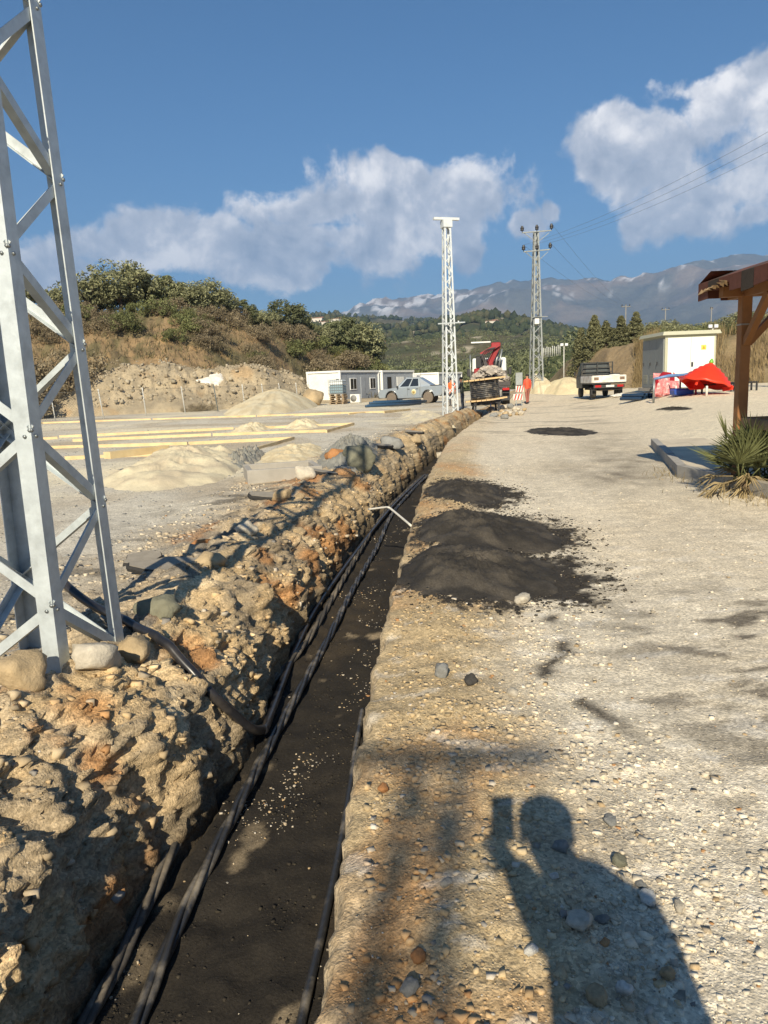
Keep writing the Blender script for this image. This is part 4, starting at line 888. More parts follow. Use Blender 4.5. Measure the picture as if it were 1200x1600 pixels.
# ================================================================== OLD PYLON, WIRES, POLES
M_INS = mat('dark_insulator', (.03, .028, .028), rough=.35, var=.1)
M_WIRE = mat('aluminium_wire', (.12, .125, .13), rough=.5, var=.05)
o3 = hit(838, 613); D3 = 57.0; o3 = at_y(838, 613, D3); o3.z = gz(o3.x, o3.y)
H3 = at_y(833, 362, D3).z - o3.z
ARM_HI, ARM_LO = H3 - .15, at_y(833, 395, D3).z - o3.z
INS = []
def arms3(t):
    for (z, L_) in ((ARM_HI, 1.12), (ARM_LO, 1.02)):
        MB().angle((-L_, -.16, z), (L_, -.16, z + .14), .09, .012, (0, 0, 1), (0, -1, 0)).build('crossarm', M_OLD_STEEL, t)
        for sx in (-1, 1): MB().bar((sx * .16, -.17, z - .55), (sx * L_ * .85, -.17, z + .03), .04, .04).build('stay', M_OLD_STEEL, t)
        for x in (-L_, 0.0, L_):
            zz = z + .14 * (x + L_) / (2 * L_) + .08
            MB().lathe([(.03, 0), (.03, .08), (.13, .10), (.14, .16), (.09, .19), (.14, .23), (.14, .30), (.07, .35), (.10, .40), (.04, .44)], 10, (x, -.2, zz)).build('insulator', M_INS, t); INS.append(Vector((x, -.2, zz + .44)))
    zb = at_y(833, 503, D3).z - o3.z
    MB().box((-.15, -.52, zb), (.34, .25, .42), ch=.02).build('lamp_box', mat('white_enamel', (.75, .75, .72), rough=.4, var=.05), t)
    MB().box((-.15, -.52, zb + .25), (.40, .32, .05)).build('lamp_hood', M_INS, t)
    MB().bar((-.5, -.40, zb + .30), (.75, -.40, zb + .34), .06, .05).build('lamp_bar', M_OLD_STEEL, t)
old_pylon = lattice('lattice_pylon', 'older grey lattice pylon with two crossarms of dark insulators behind the truck', .46, .17, H3, .75, .11, .055, M_OLD_STEEL, o3, math.radians(8), [arms3], plates=False)
rz3 = Matrix.Rotation(math.radians(8), 3, 'Z'); INSW = [o3 + rz3 @ p for p in INS]
def wire(label, a, b, sag, r=.012, n=40, group=None):
    a, b = Vector(a), Vector(b); pts = [a.lerp(b, k / n) - Vector((0, 0, sag * 4 * (k / n) * (1 - k / n))) for k in range(n + 1)]
    return props(MB().tube(pts, r, 5).build('power_line', M_WIRE), label, 'wire', group)
q3 = at_y(1345, 240, 29.0); q3.z = gz(q3.x, q3.y)
road_pylon = copy_tree(old_pylon); road_pylon.location = q3; road_pylon['label'] = 'older lattice pylon carrying the wires out of view beyond the pavilion'
for k, l in ((3, 'lowest'), (4, 'middle'), (5, 'highest')):
    wire('%s of the three power lines running from the old pylon over the pavilion' % l, INSW[k], q3 + rz3 @ INS[k], .55, .0065, group='lines to the road pylon')
# ridge poles
M_POLE = mat('grey_pole', (.22, .22, .21), rough=.7, var=.15)
RP = []
for (px, py, d, l) in ((978, 476, 210, 'utility pole on the ridge above the conifers'), (1040, 481, 230, 'utility pole on the ridge behind the kiosk'), (1112, 480, 240, 'small utility pole on the ridge beside the pavilion roof')):
    tp = at_y(px, py, d * .93); b = zfar(px, math.hypot(tp.x, tp.y)); t = thing('utility_pole', l, 'pole', (tp.x, tp.y, min(b.z, tp.z - 6) - .5), math.radians(15), 'poles along the ridge'); h = tp.z - t.location.z
    MB().tube([(0, 0, 0), (0, 0, h)], [.22, .15], 6).build('pole', M_POLE, t); MB().box((0, 0, h - .5), (2.6 if px < 1100 else 1.0, .25, .22)).build('crossarm', M_POLE, t)
    for x in (-1.1, 0, 1.1): MB().lathe([(.10, 0), (.13, .3), (.06, .5)], 6, (x if px < 1100 else x * .3, 0, h - .4)).build('insulator', M_INS, t)
    RP.append(tp)
for k in range(3): wire('thin power line falling from the old pylon towards the ridge pole, %s strand' % ('upper', 'middle', 'lower')[k], INSW[(2, 5, 3)[k]], RP[0] + Vector((.9 - .9 * k, 0, 0)), 1.2, .008, group='lines to the ridge')
wire('slack cable from the old pylon lamp down to the containers', o3 + Vector((-.2, -.45, at_y(833, 510, D3).z - o3.z)), at_y(628, 578, 66) , .8, .018)
# lamp poles
def lamp_pole(label, px, pyt, pyb, d):
    b = at_y(px, pyb, d); tp = at_y(px, pyt, d); t = thing('lamp_pole', label, 'lamp', (b.x, b.y, b.z - .3), 0, 'thin poles with floodlights'); h = tp.z - b.z + .3
    MB().tube([(0, 0, 0), (0, 0, h)], [.05, .035], 6).build('pole', mat('white_pole', (.62, .62, .58), rough=.6), t); MB().box((0, 0, h), (.55, .06, .05)).build('bracket', M_POLE, t)
    for x in (-.2, .2): MB().box((x, -.05, h + .14), (.26, .12, .22), ch=.01).build('floodlight', mat('floodlight_glass', (.7, .72, .74), rough=.3, var=.03), t)
lamp_pole('thin floodlight pole on the earth bank behind the sand heaps', 881, 541, 596, 66)
lamp_pole('floodlight pole rising behind the kiosk roof', 1112, 513, 560, 52)
# white vine posts on the far slope
t = thing('post_row', 'row of white stakes on the far green slope', 'stakes', (0, 0, 0))
for k in range(11):
    a = at_y(846 + k * 2.9, 553 - k * .35, 118); b = at_y(846 + k * 2.9, 543 - k * .45 + (k % 3), 118); MB().tube([a - Vector((0, 0, .6)), b], .05, 5).build('stake', mat('white_stake', (.7, .7, .66), rough=.7), t)

# ================================================================== SITE HUTS AND YARD
M_PANELW = mat('white_panel', srgb(226, 226, 220), rough=.55, var=.05, scale=2, dirt=srgb(190, 184, 170), dscale=1.5, damt=.35)
M_PANELG = mat('grey_panel', srgb(160, 166, 172), rough=.55, var=.05, scale=2, dirt=srgb(130, 130, 128), dscale=1.5, damt=.4)
M_TRIM = mat('white_trim', srgb(232, 232, 228), rough=.5, var=.04)
M_GLASSD = mat('dark_glass', (.02, .024, .028), rough=.08, var=.0, spec=.8)
M_TARP = mat('white_plastic_sheet', srgb(215, 210, 200), rough=.5, var=.1, scale=4, bump=.02, bscale=6)
def container(label, corner, rz, W_, L_, H_, wins, doors, extra=None):
    t = thing('site_container', label, 'site hut', corner, rz, 'prefabricated site huts')
    MB().box((-W_ / 2, .03, H_ / 2 + .05), (W_ - .16, .05, H_ - .2)).build('end_wall', M_PANELW, t)
    MB().box((-W_ / 2, L_ - .03, H_ / 2 + .05), (W_ - .16, .05, H_ - .2)).build('end_wall', M_PANELG, t); MB().box((-W_ + .03, L_ / 2, H_ / 2 + .05), (.05, L_ - .16, H_ - .2)).build('rear_wall', M_PANELG, t)
    npan = 6; 
    for k in range(npan):
        y0_, y1_ = .08 + (L_ - .16) * k / npan, .08 + (L_ - .16) * (k + 1) / npan; MB().box((-.03, (y0_ + y1_) / 2, H_ / 2 + .05), (.05, y1_ - y0_ - .012, H_ - .2)).build('wall_panel', M_PANELG, t)
    for (x, y) in ((0, 0), (0, L_), (-W_, 0), (-W_, L_)): MB().box((x, y, H_ / 2), (.15, .15, H_)).build('corner_post', M_TRIM, t)
    MB().box((-W_ / 2, L_ / 2, H_ + .04), (W_ + .18, L_ + .18, .16)).build('roof', M_TRIM, t); MB().box((-W_ / 2, L_ / 2, .04), (W_ + .1, L_ + .1, .10)).build('floor_frame', M_TRIM, t)
    for (y, w, z0, z1) in wins:
        wn_ = MB().box((.012, y, (z0 + z1) / 2), (.05, w, z1 - z0)).build('window', M_TRIM, t)
        for s_ in (-1, 1): MB().box((.030, y + s_ * w * .235, (z0 + z1) / 2), (.02, w * .40, (z1 - z0) * .86)).build('pane', M_GLASSD, wn_)
    for (y, w, m_) in doors:
        d_ = MB().box((.012, y, 1.08), (.05, w, 2.0)).build('door', m_, t); MB().box((.05, y + w * .38, 1.05), (.03, .1, .04)).build('handle', M_BOLT, d_)
    if extra: extra(t)
    return t
ca = at_y(533, 631, 62.0); ca.z = gz(ca.x, ca.y); rzc = -math.radians(26); HCON = at_y(533, 579, 62).z - ca.z - .1
container('white ended grey site hut behind the water tank', ca, rzc, 3.1, 7.2, HCON, [(2.3, 1.2, 1.0, 2.0), (6.0, 1.1, 1.0, 2.0)], [(4.1, .85, M_PANELG)])
dl = Matrix.Rotation(rzc, 3, 'Z') @ Vector((.15, 7.7, 0)); cb = ca + dl; cb.z = gz(cb.x, cb.y)
container('grey site hut with an open white door behind the pickup', cb, rzc, 3.1, 7.2, HCON * 1.02, [(6.0, 1.0, 1.0, 2.0)], [(1.5, .85, M_GLASSD), (4.0, 1.6, M_PANELW)])
dl = Matrix.Rotation(rzc, 3, 'Z') @ Vector((1.8, 17.5, 0)); cc = ca + dl; cc.z = gz(cc.x, cc.y)
container('lower grey site hut furthest back, beyond the pickup', cc, rzc, 3.1, 7.0, HCON * .95, [(2.5, 1.0, 1.0, 2.0)], [(4.5, .85, M_PANELG)])
# pallets + water tank
M_PAL = mat('pallet_wood', srgb(160, 140, 112), rough=.9, var=.3, scale=8)
tb = at_y(529, 632, 58.0); tb.z = gz(tb.x, tb.y)
NP = 5; PHt = .155
for k in range(NP):
    t = thing('pallet', ('lowest', 'second', 'third', 'fourth', 'topmost')[k] + ' wooden pallet of the stack under the water tank', 'pallet', tb + Vector((.04 * (k % 2), 0, k * PHt + .0)), -.3 + .05 * (k % 3), 'pallets under the water tank')
    for i in range(5): MB().box((0, -.45 + .225 * i, .132), (1.2, .12, .022)).build('deck_board', M_PAL, t)
    for i in range(3): MB().box((-.5 + .5 * i, 0, .07), (.10, .98, .09)).build('block', M_PAL, t)
    for i in range(3): MB().box((0, -.42 + .42 * i, .012), (1.2, .10, .022)).build('base_board', M_PAL, t)
t = thing('water_tank', 'caged plastic water tank standing on stacked pallets before the hut', 'tank', tb + Vector((0, 0, NP * PHt)), -.3)
M_TANK = mat('cloudy_plastic', srgb(214, 220, 222), rough=.35, var=.05); M_WATER = mat('water_behind_plastic', srgb(128, 150, 160), rough=.35, var=.05)
MB().box((0, 0, .35), (1.10, .94, .62), ch=.06).build('lower_bottle', M_WATER, t); MB().box((0, 0, .86), (1.10, .94, .40), ch=.06).build('upper_bottle', M_TANK, t); MB().lathe([(.11, 0), (.11, .08)], 12, (0, 0, 1.06)).build('cap', M_INS, t)
for z in (.06, .28, .5, .72, .94, 1.08):
    for (a, b) in (((-.58, -.5, z), (.58, -.5, z)), ((.58, -.5, z), (.58, .5, z)), ((.58, .5, z), (-.58, .5, z)), ((-.58, .5, z), (-.58, -.5, z))): MB().bar(a, b, .022).build('cage_bar', M_BOLT, t)
for k in range(8):
    for (x, y) in ((-.58 + 1.16 * k / 7, -.5), (-.58 + 1.16 * k / 7, .5)): MB().bar((x, y, .02), (x, y, 1.10), .02).build('cage_bar', M_BOLT, t)
MB().box((0, 0, .005), (1.2, 1.0, .05)).build('base', M_BOLT, t)
a = at_y(556, 631, 59.0); t = thing('air_conditioner', 'white air conditioner unit on the ground beside the pallet stack', 'air conditioner', (a.x, a.y, gz(a.x, a.y)), -.4)
MB().box((0, 0, .36), (.82, .32, .66), ch=.02).build('casing', M_PANELW, t); MB().lathe([(.26, 0), (.26, .02)], 18, (-.1, -.162, .37), Matrix.Rotation(math.pi / 2, 3, 'X')).build('fan_grille', M_POLE, t)
for x in (-.3, .3): MB().box((x, 0, .02), (.08, .34, .05)).build('foot', M_POLE, t)
# earth boulder and plastic sheets
a = at_y(492, 628, 57); rock('big brown earth lump at the corner of the white hut wall', a, 1.25, 'tan', None, 2, .45, 'earth_lump', 'earth lump', 1.0, on=gz(a.x, a.y)).location.z += .1
M_ROCK['tan'].node_tree
def crumple(name, label, p, rx, ry, h, m, seed, cat, rz=0, skew=0.0):
    n = 26; u, v = np.meshgrid(np.linspace(-1, 1, n), np.linspace(-1, 1, n)); q = np.clip(np.hypot(u, v), 0, 1.3)
    z = h * np.clip(1 - q ** 2 * .9, -.02, 1) * (.8 + .5 * fbm(u * 1.5 + seed, v * 1.5, seed, 3)) + h * .25 * np.abs(fbm(u * 3 + seed, v * 3, 2, 3)) 
    o = link_mesh(name, grid_mesh(name, u * rx * (1 - skew * v) * (1 + .35 * fbm(u * 2, v * 2, seed, 2)) + skew * .5 * v, v * ry * (1 + .2 * fbm(u * 2 + 5, v * 2, seed, 2)), z), m, None, p, (0, 0, rz))
    return props(o, label, cat)
a = zhill(338, 59.0); crumple('plastic_sheet', 'torn white plastic sheet caught on the spoil heap', a + Vector((0, -.1, -.25)), 1.0, .85, .42, M_TARP, 4, 'sheet', skew=.55).rotation_euler = (.95, .35, .2)
a = hit(972, 619); crumple('plastic_sheet', 'crumpled white plastic lying behind the small flatbed', a + Vector((0, 0, .01)), .55, .35, .16, M_TARP, 6, 'sheet')
# ---- pale sand heaps
C1, C2 = (.66, .58, .40), (.60, .50, .32)
M_HEAP = mat('pale_sand', (.6, .5, .3), rough=.95, var=.10, scale=6, bump=.01, bscale=20, spec=.15, tint=True)
PS = 'pale sand heaps on the site'
heap('tallest pale sand heap in the yard before the fence', (338, 648), (478, 641), (405, 650), (405, 633), 1.35, C1, C2, PS, 11, M_HEAP, base_z, 1.0, rough=.02, wav=.12)
heap('wide low pale gravel heap with a plank lying on it', (172, 745), (378, 738), (310, 764), (290, 712), .42, C1, (.55, .47, .33), PS, 12, M_HEAP, None, 1.0, rough=.05, wav=.25)
heap('flat yellowish sand patch behind the concrete box', (392, 722), (505, 706), (440, 726), (450, 697), .16, C2, C1, PS, 13, M_HEAP, None, 1.1, rough=.03)
heap('little pale sand heap between the far timber rows, nearer the pylon', (440, 671), (502, 666), (470, 672), (470, 662), .30, C1, C2, PS, 14, M_HEAP, base_z)
heap('little pale sand heap between the far timber rows, nearer the fence', (358, 676), (418, 672), (388, 677), (388, 667), .26, C1, C2, PS, 15, M_HEAP, base_z)
heap('pale sand spilled at the foot of the white pylon', (628, 655), (692, 650), (655, 664), (660, 643), .22, C1, (.52, .47, .38), PS, 16, M_HEAP, base_z)
heap('pointed pale sand heap behind the old pylon', (822, 615), (872, 613), (846, 616), (846, 611.5), 1.45, C1, C2, PS, 17, M_HEAP, base_z, 1.1, rough=.02, wav=.1)
heap('broad pale sand heap between the old pylon and small flatbed', (850, 616), (925, 612), (886, 617), (886, 611.5), 1.15, (.66, .57, .36), C2, PS, 18, M_HEAP, base_z, 1.0, rough=.02, wav=.1)
heap('grey crushed stone heap on the crest beyond the concrete box', (488, 735), (590, 716), (535, 742), (545, 700), .34, (.24, .24, .215), (.30, .29, .25), None, 19, M_HEAP, None, .9, name='gravel_heap', cat='gravel heap', rough=.08)
heap('grey stony heap between the pale gravel and the concrete box', (340, 730), (402, 722), (372, 738), (372, 708), .26, (.25, .25, .225), (.36, .33, .27), None, 20, M_HEAP, None, .9, name='gravel_heap', cat='gravel heap', rough=.08)
# ---- timber formwork
M_TIM = mat('fresh_timber', srgb(212, 190, 146), rough=.8, var=.18, scale=3, dirt=srgb(196, 164, 112), dscale=2, damt=.5)
def board(label, p, q, h=.16, w=.055, lift=.0, group='timber formwork boards in the yard', z=None):
    a, b = hit(*p), hit(*q); a.z = (z if z is not None else surf_z(a.x, a.y) if a.y < 20 else a.z); b.z = (z if z is not None else surf_z(b.x, b.y) if b.y < 20 else b.z)
    o = MB().bar(a + Vector((0, 0, h / 2 - .01 + lift)), b + Vector((0, 0, h / 2 - .01 + lift)), w, h).build('timber_board', M_TIM); props(o, label, 'board', group)
for (p, q, h, l) in [((239, 656), (400, 651), .09, 'board of the furthest timber row before the fence, outer half'), ((402, 651), (543, 646), .09, 'board of the furthest timber row, half towards the huts'), ((545, 648), (640, 641), .09, 'board ending beside the white pylon'), ((460, 650), (600, 645), .11, 'inner board beside the white pylon row'), ((600, 646), (641, 641), .11, 'short end board closing the row at the white pylon'),
        ((93, 684), (365, 671), .10, 'long far board of the middle formwork'), ((368, 672), (552, 664), .10, 'far board of the middle formwork towards the trench'), ((114, 690), (330, 681), .10, 'near board of the middle formwork towards the fence'), ((333, 681), (510, 675), .10, 'near board of the middle formwork towards the trench'), ((510, 676), (553, 664), .10, 'end board closing the middle formwork'),
        ((60, 702), (293, 695), .10, 'far board of the nearest formwork by the pylon'), ((295, 695), (458, 687), .10, 'far board of the nearest formwork by the trench'), ((102, 718), (381, 707), .10, 'near board of the nearest formwork'), ((377, 710), (459, 687), .10, 'end board closing the nearest formwork'), ((20, 690), (90, 686), .10, 'board behind the near pylon legs'), ((60, 662), (236, 656), .09, 'board running from the fence corner')]:
    board(l, p, q, h)
board('thick plank lying on the wide gravel heap', (170, 739), (262, 726), .14, .22, .30)
# ---- concrete box
cbx = hit(437, 750); t = thing('concrete_box', 'open grey concrete box sunk beside the trench crest', 'concrete box', (cbx.x, cbx.y + .35, surf_z(cbx.x, cbx.y + .3) - .04), math.radians(14))
M_CBOX = mat('cast_concrete', (.36, .335, .29), rough=.9, var=.12, scale=6, bump=.003, bscale=40)
for (c, d) in (((0, -.50, .12), (1.30, .10, .28)), ((0, .50, .12), (1.30, .10, .28)), ((-.60, 0, .115), (.10, .90, .275)), ((.60, 0, .115), (.10, .90, .275))): MB().box(c, d, ch=.008).build('wall', M_CBOX, t)
MB().box((0, 0, .0), (1.1, .9, .06)).build('bottom', M_CBOX, t)
# ---- fence
M_FP = mat('fence_post', srgb(206, 206, 200), rough=.6, var=.1); M_FW = mat('fence_wire', (.18, .18, .17), rough=.6, var=.1, metal=.3)
fpx = [(20, 672), (88, 665), (163, 658), (229, 653), (290, 649), (341, 643), (383, 639), (414, 636), (441, 634), (466, 632)]
fp = []
for k, (px, py) in enumerate(fpx):
    y = 40.0 + k * 2.05 if k else 38.2; a = at_y(px, py, y); fp.append(Vector((a.x, a.y, gz(a.x, a.y))))
t = thing('chain_link_fence', 'chain link fence on leaning white posts along the foot of the spoil', 'fence')
for k, p in enumerate(fp): MB().tube([p - Vector((0, 0, .1)), p + Vector((-.10 - .04 * (k % 3), 0, 1.75))], .032, 6).build('post', M_FP if k != 5 else mat('teal_post', (.10, .14, .16), rough=.6), t)
for a, b in zip(fp, fp[1:]):
    L_ = (b - a).length; ux = (b - a) / L_; w_ = MB(); n = int(L_ / .16); h = 1.55
    for k in range(-int(h / .16), n + 1):
        for s_ in (1, -1):
            x0_, x1_ = k * .16, k * .16 + h; z0, z1 = (0, h) if s_ > 0 else (h, 0)
            if x0_ < 0: z0 += s_ * (-x0_); x0_ = 0
            if x1_ > L_: z1 -= s_ * (x1_ - L_); x1_ = L_
            if x1_ > x0_: w_.bar(a + ux * x0_ + Vector((0, 0, z0 + .08)), a + ux * x1_ + Vector((0, 0, z1 + .08)), .005, .005)
    props(w_.build('wire_mesh', M_FW, t), kind='stuff'); MB().tube([a + Vector((-.1, 0, 1.64)), b + Vector((-.1, 0, 1.64))], .008, 4).build('top_wire', M_FW, t)
# ---- blue pipes on the yard
M_BLUEP = mat('dark_blue_pipe', srgb(46, 74, 100), rough=.45, var=.15); M_BLUED = mat('navy_pipe', srgb(40, 60, 84), rough=.4, var=.15)
for k in range(6):
    a = hit(572 + k * 3, 637 - k * 1.1); b = hit(648 + (k % 3) * 9, 633 - k * .9); r_ = .085
    z0 = .085 + (.12 if k in (2, 4) else 0); pts = [a + Vector((0, 0, z0)), a.lerp(b, .5) + Vector((0, .1 * (k % 2), z0)), b + Vector((0, 0, z0))]
    props(MB().tube(pts, r_, 10).build('plastic_pipe', M_BLUEP), 'dark blue plastic pipe lying in the yard in front of the pickup', 'pipe', 'blue pipes before the pickup')
# ---- rubble at the trench end
for k in range(26):
    rr = random.Random(200 + k); px, py = rr.uniform(766, 822), rr.uniform(638, 655)
    a = hit(px, py); rock(('grey', 'pale', 'tan')[k % 3] + ' broken stone heaped where the trench meets the lorry', a, rr.uniform(.10, .24), ('grey', 'pale', 'tan')[k % 3], 'rubble stones at the trench end', k, .3, on=a.z)
# ================================================================== VEHICLES
M_TYRE = mat('tyre_rubber', (.025, .024, .023), rough=.85, var=.2, scale=12, dirt=(.16, .13, .09), damt=.6); M_RIM = mat('wheel_rim', (.45, .43, .39), rough=.45, metal=.5, var=.1)
M_TYRED = mat('dusty_tyre', (.16, .13, .10), rough=.9, var=.2, scale=8)
M_RED_L = mat('tail_light_red', (.42, .02, .02), rough=.25, var=0); M_AMBER = mat('indicator_amber', (.6, .2, .03), rough=.3, var=0); M_LAMPW = mat('clear_lamp', (.6, .6, .6), rough=.2, var=0)
M_BLACKP = mat('black_plastic', (.025, .025, .027), rough=.6, var=.15)
M_PLATE = mat('number_plate', (.62, .64, .64), rough=.4, var=0)
RX90 = Matrix.Rotation(math.pi / 2, 3, 'X'); RY90 = Matrix.Rotation(math.pi / 2, 3, 'Y')
def wheel(par, c, r, w, axis='y', ty=None, dual=False):
    M_ = RX90 if axis == 'y' else RY90
    o = empty('wheel', c); o.parent = par
    MB().lathe([(r * .62, -w / 2), (r * .93, -w / 2), (r, -w * .36), (r, w * .36), (r * .93, w / 2), (r * .62, w / 2)], 24, (0, 0, 0), M_).build('tyre', ty or M_TYRE, o)
    MB().lathe([(r * .60, -w * .44), (r * .63, -w * .46), (r * .63, w * .46), (r * .60, w * .44), (r * .3, w * .30), (r * .12, w * .36)], 18, (0, 0, 0), M_).build('rim', M_RIM, o)
    for k in range(6):
        a = k * math.pi / 3; p = Vector((math.cos(a) * r * .42, 0, math.sin(a) * r * .42)) if axis == 'y' else Vector((0, math.cos(a) * r * .42, math.sin(a) * r * .42))
        MB().lathe([(r * .09, -w * .47), (r * .09, w * .47)], 8, p, M_).build('rim_hole', M_BLACKP, o)
def face_panel(par, name, quad, m, off):
    """thin panel lying just proud of a four-cornered face"""
    q = [Vector(p) for p in quad]; n = (q[1] - q[0]).cross(q[3] - q[0]).normalized() * off
    return MB().raw([tuple(p + n) for p in q] + [tuple(p - n) for p in q], [(0, 1, 2, 3), (7, 6, 5, 4), (4, 5, 1, 0), (5, 6, 2, 1), (6, 7, 3, 2), (7, 4, 0, 3)]).build(name, m, par)
def bil(q, u, v):
    a, b, c, d = (Vector(p) for p in q); return a.lerp(b, u).lerp(d.lerp(c, u), v)
def sub_quad(q, u0, u1, v0, v1): return [bil(q, u0, v0), bil(q, u1, v0), bil(q, u1, v1), bil(q, u0, v1)]
# ---- silver pickup, side on
M_SILVER = mat('silver_paint', srgb(150, 160, 168), rough=.32, metal=.35, var=.05, scale=3, dirt=srgb(150, 140, 122), dscale=2, damt=.35, coat=.4)
pc = hit(646, 630.5); pk = thing('pickup_truck', 'silver double cab pickup with a round door emblem parked before the site huts', 'pickup', (pc.x, pc.y + .6, gz(pc.x, pc.y)), math.radians(180 - 18)); pk.scale = (1, 1, 1.12)
def arch(cx, r, z0, n=9): return [(cx + r * math.cos(math.pi * k / n), z0 + r * math.sin(math.pi * k / n)) for k in range(n + 1)]
prof = [(2.42, .42), (2.50, .62), (2.46, .84), (2.30, 1.00), (1.10, 1.10), (-.80, 1.10), (-.85, 1.06), (-2.45, 1.12), (-2.52, 1.05), (-2.50, .62), (-2.42, .50)] + arch(-1.42, -.47, .44)[::1] + arch(1.45, -.47, .44)
prof = [(2.42, .42), (2.50, .62), (2.46, .84), (2.30, .99), (1.05, 1.10), (-.80, 1.12), (-2.45, 1.15), (-2.52, 1.05), (-2.50, .62), (-2.42, .50), (-1.92, .47)] + [(-1.42 - .47 * math.cos(math.pi * k / 9), .44 + .47 * math.sin(math.pi * k / 9)) for k in range(10)] + [(-.9, .38), (.95, .38)] + [(1.45 - .47 * math.cos(math.pi * k / 9), .44 + .47 * math.sin(math.pi * k / 9)) for k in range(10)] + [(1.95, .42)]
bd = MB().prism(prof, -.88, .88).build('body', M_SILVER, pk)
mod = bd.modifiers.new('bevel', 'BEVEL'); mod.width = .05; mod.segments = 2; mod.limit_method = 'ANGLE'
cab = [(-.85, -.84, 1.10), (1.10, -.84, 1.08), (1.10, .84, 1.08), (-.85, .84, 1.10), (-.72, -.64, 1.74), (.28, -.64, 1.76), (.28, .64, 1.76), (-.72, .64, 1.74)]
cb_ = MB().raw(cab, [(4, 5, 6, 7), (0, 1, 5, 4), (1, 2, 6, 5), (2, 3, 7, 6), (3, 0, 4, 7)]).build('cab', M_SILVER, pk); mod = cb_.modifiers.new('bevel', 'BEVEL'); mod.width = .05; mod.segments = 2
for s in (0, 1):
    q = [cab[0], cab[1], cab[5], cab[4]] if s == 0 else [cab[2], cab[3], cab[7], cab[6]]
    for (u0, u1) in ((.08, .44), (.50, .86)): 
        uu = (u0, u1) if s == 0 else (1 - u1, 1 - u0)
        w4 = sub_quad(q, uu[0], uu[1], .10, .86); face_panel(pk, 'side_window', w4, M_GLASSD, .012)
face_panel(pk, 'windscreen', sub_quad([cab[1], cab[2], cab[6], cab[5]], .07, .93, .08, .92), M_GLASSD, .012); face_panel(pk, 'rear_window', sub_quad([cab[3], cab[0], cab[4], cab[7]], .1, .9, .2, .88), M_GLASSD, .012)
MB().raw([(-.85, -.80, 1.12), (-.85, .80, 1.12), (-.72, .62, 1.72), (-.72, -.62, 1.72), (-1.65, -.80, 1.15), (-1.65, .80, 1.15), (-1.60, .78, 1.22), (-1.60, -.78, 1.22)], [(0, 3, 7, 4), (1, 5, 6, 2), (2, 6, 7, 3), (4, 7, 6, 5)]).build('sail_panel', M_SILVER, pk)
MB().box((-1.98, 0, 1.17), (.80, 1.60, .06)).build('bed_cover', M_BLACKP, pk)
for x in (-1.42, 1.45):
    for y in (-.80, .80):
        wheel(pk, (x, y, .385), .385, .25, 'y', M_TYRED)
        MB().tube([(x - .50 * math.cos(math.pi * k / 10), y * 1.10, .44 + .50 * math.sin(math.pi * k / 10)) for k in range(11)], .035, 6).build('wheel_arch', M_SILVER, pk)
for y in (-.885, .885):
    for xx in (.17, -.80): MB().box((xx, y, .82), (.012, .012, .54)).build('door_gap', M_BLACKP, pk)
    for xx in (-.02, -.68): MB().box((xx + .1, y * 1.012, .98), (.18, .03, .035)).build('door_handle', M_BLACKP, pk)
    MB().box((.02, y * 1.0, .36), (1.75, .10, .06)).build('side_step', M_BLACKP, pk)
    MB().box((.92, y * 1.13, 1.14), (.10, .18, .16), ch=.02).build('mirror', M_BLACKP, pk)
    MB().box((-2.47, y * .90, .93), (.10, .12, .28)).build('tail_light', M_RED_L, pk); MB().box((2.36, y * .76, .86), (.22, .26, .14)).build('headlight', M_LAMPW, pk)
    em = MB().lathe([(.18, 0), (.18, .006)], 20, (-.32, y * 1.006, .78), Matrix.Rotation(-math.pi / 2 if y > 0 else math.pi / 2, 3, 'X')).build('door_emblem', mat('emblem_cream', (.75, .68, .40), rough=.5, var=0), pk)
    MB().lathe([(.10, 0), (.10, .009)], 16, (-.32, y * 1.006, .78), Matrix.Rotation(-math.pi / 2 if y > 0 else math.pi / 2, 3, 'X')).build('emblem_centre', mat('emblem_ochre', (.42, .30, .10), rough=.5, var=.2), em)
MB().box((2.46, 0, .50), (.12, 1.70, .20), ch=.03).build('front_bumper', M_BLACKP, pk); MB().box((-2.55, 0, .56), (.12, 1.60, .16), ch=.03).build('rear_bumper', M_BLACKP, pk); MB().box((2.47, 0, .78), (.05, .9, .16)).build('grille', M_BLACKP, pk)
MB().box((-.35, 0, 1.82), (.30, 1.0, .10), ch=.03).build('light_bar', mat('white_lightbar', (.7, .7, .7), rough=.3, var=0), pk); MB().tube([(-.75, .3, 1.74), (-.75, .3, 2.05)], .012, 5).build('aerial', M_BLACKP, pk)
MB().box((-2.535, 0, .80), (.012, .50, .11)).build('number_plate', M_PLATE, pk)
# ---- small dropside flatbed, seen from behind (x right, y forward)
M_DKPAINT = mat('dark_paint', srgb(56, 58, 58), rough=.4, var=.1, dirt=srgb(110, 100, 85), damt=.4); M_DROP = mat('dented_white_dropside', srgb(222, 220, 212), rough=.5, var=.08, scale=3, dirt=srgb(150, 120, 90), dscale=2.2, damt=.6)
vb = hit(951, 622); van = thing('flatbed_truck', 'small dark flatbed with dented white dropsides and a tub on its bed', 'flatbed', (vb.x, vb.y, vb.z), -math.radians(2))
MB().box((0, 1.9, .52), (.95, 3.6, .16)).build('chassis', M_BLACKP, van); MB().box((0, 1.30, .84), (1.86, 2.7, .08)).build('bed_floor', M_DKPAINT, van)
tg = MB().box((0, -.06, 1.08), (1.90, .05, .40), ch=.012).build('tailgate', M_DROP, van)
for x in (-.72, .72): MB().box((x, -.092, 1.10), (.26, .014, .16)).build('rust_patch', mat('rust', (.20, .14, .10), rough=.9, var=.4), tg)
for x in (-.32, .32): MB().box((x, -.09, 1.06), (.05, .02, .34)).build('rib', M_DROP, tg)
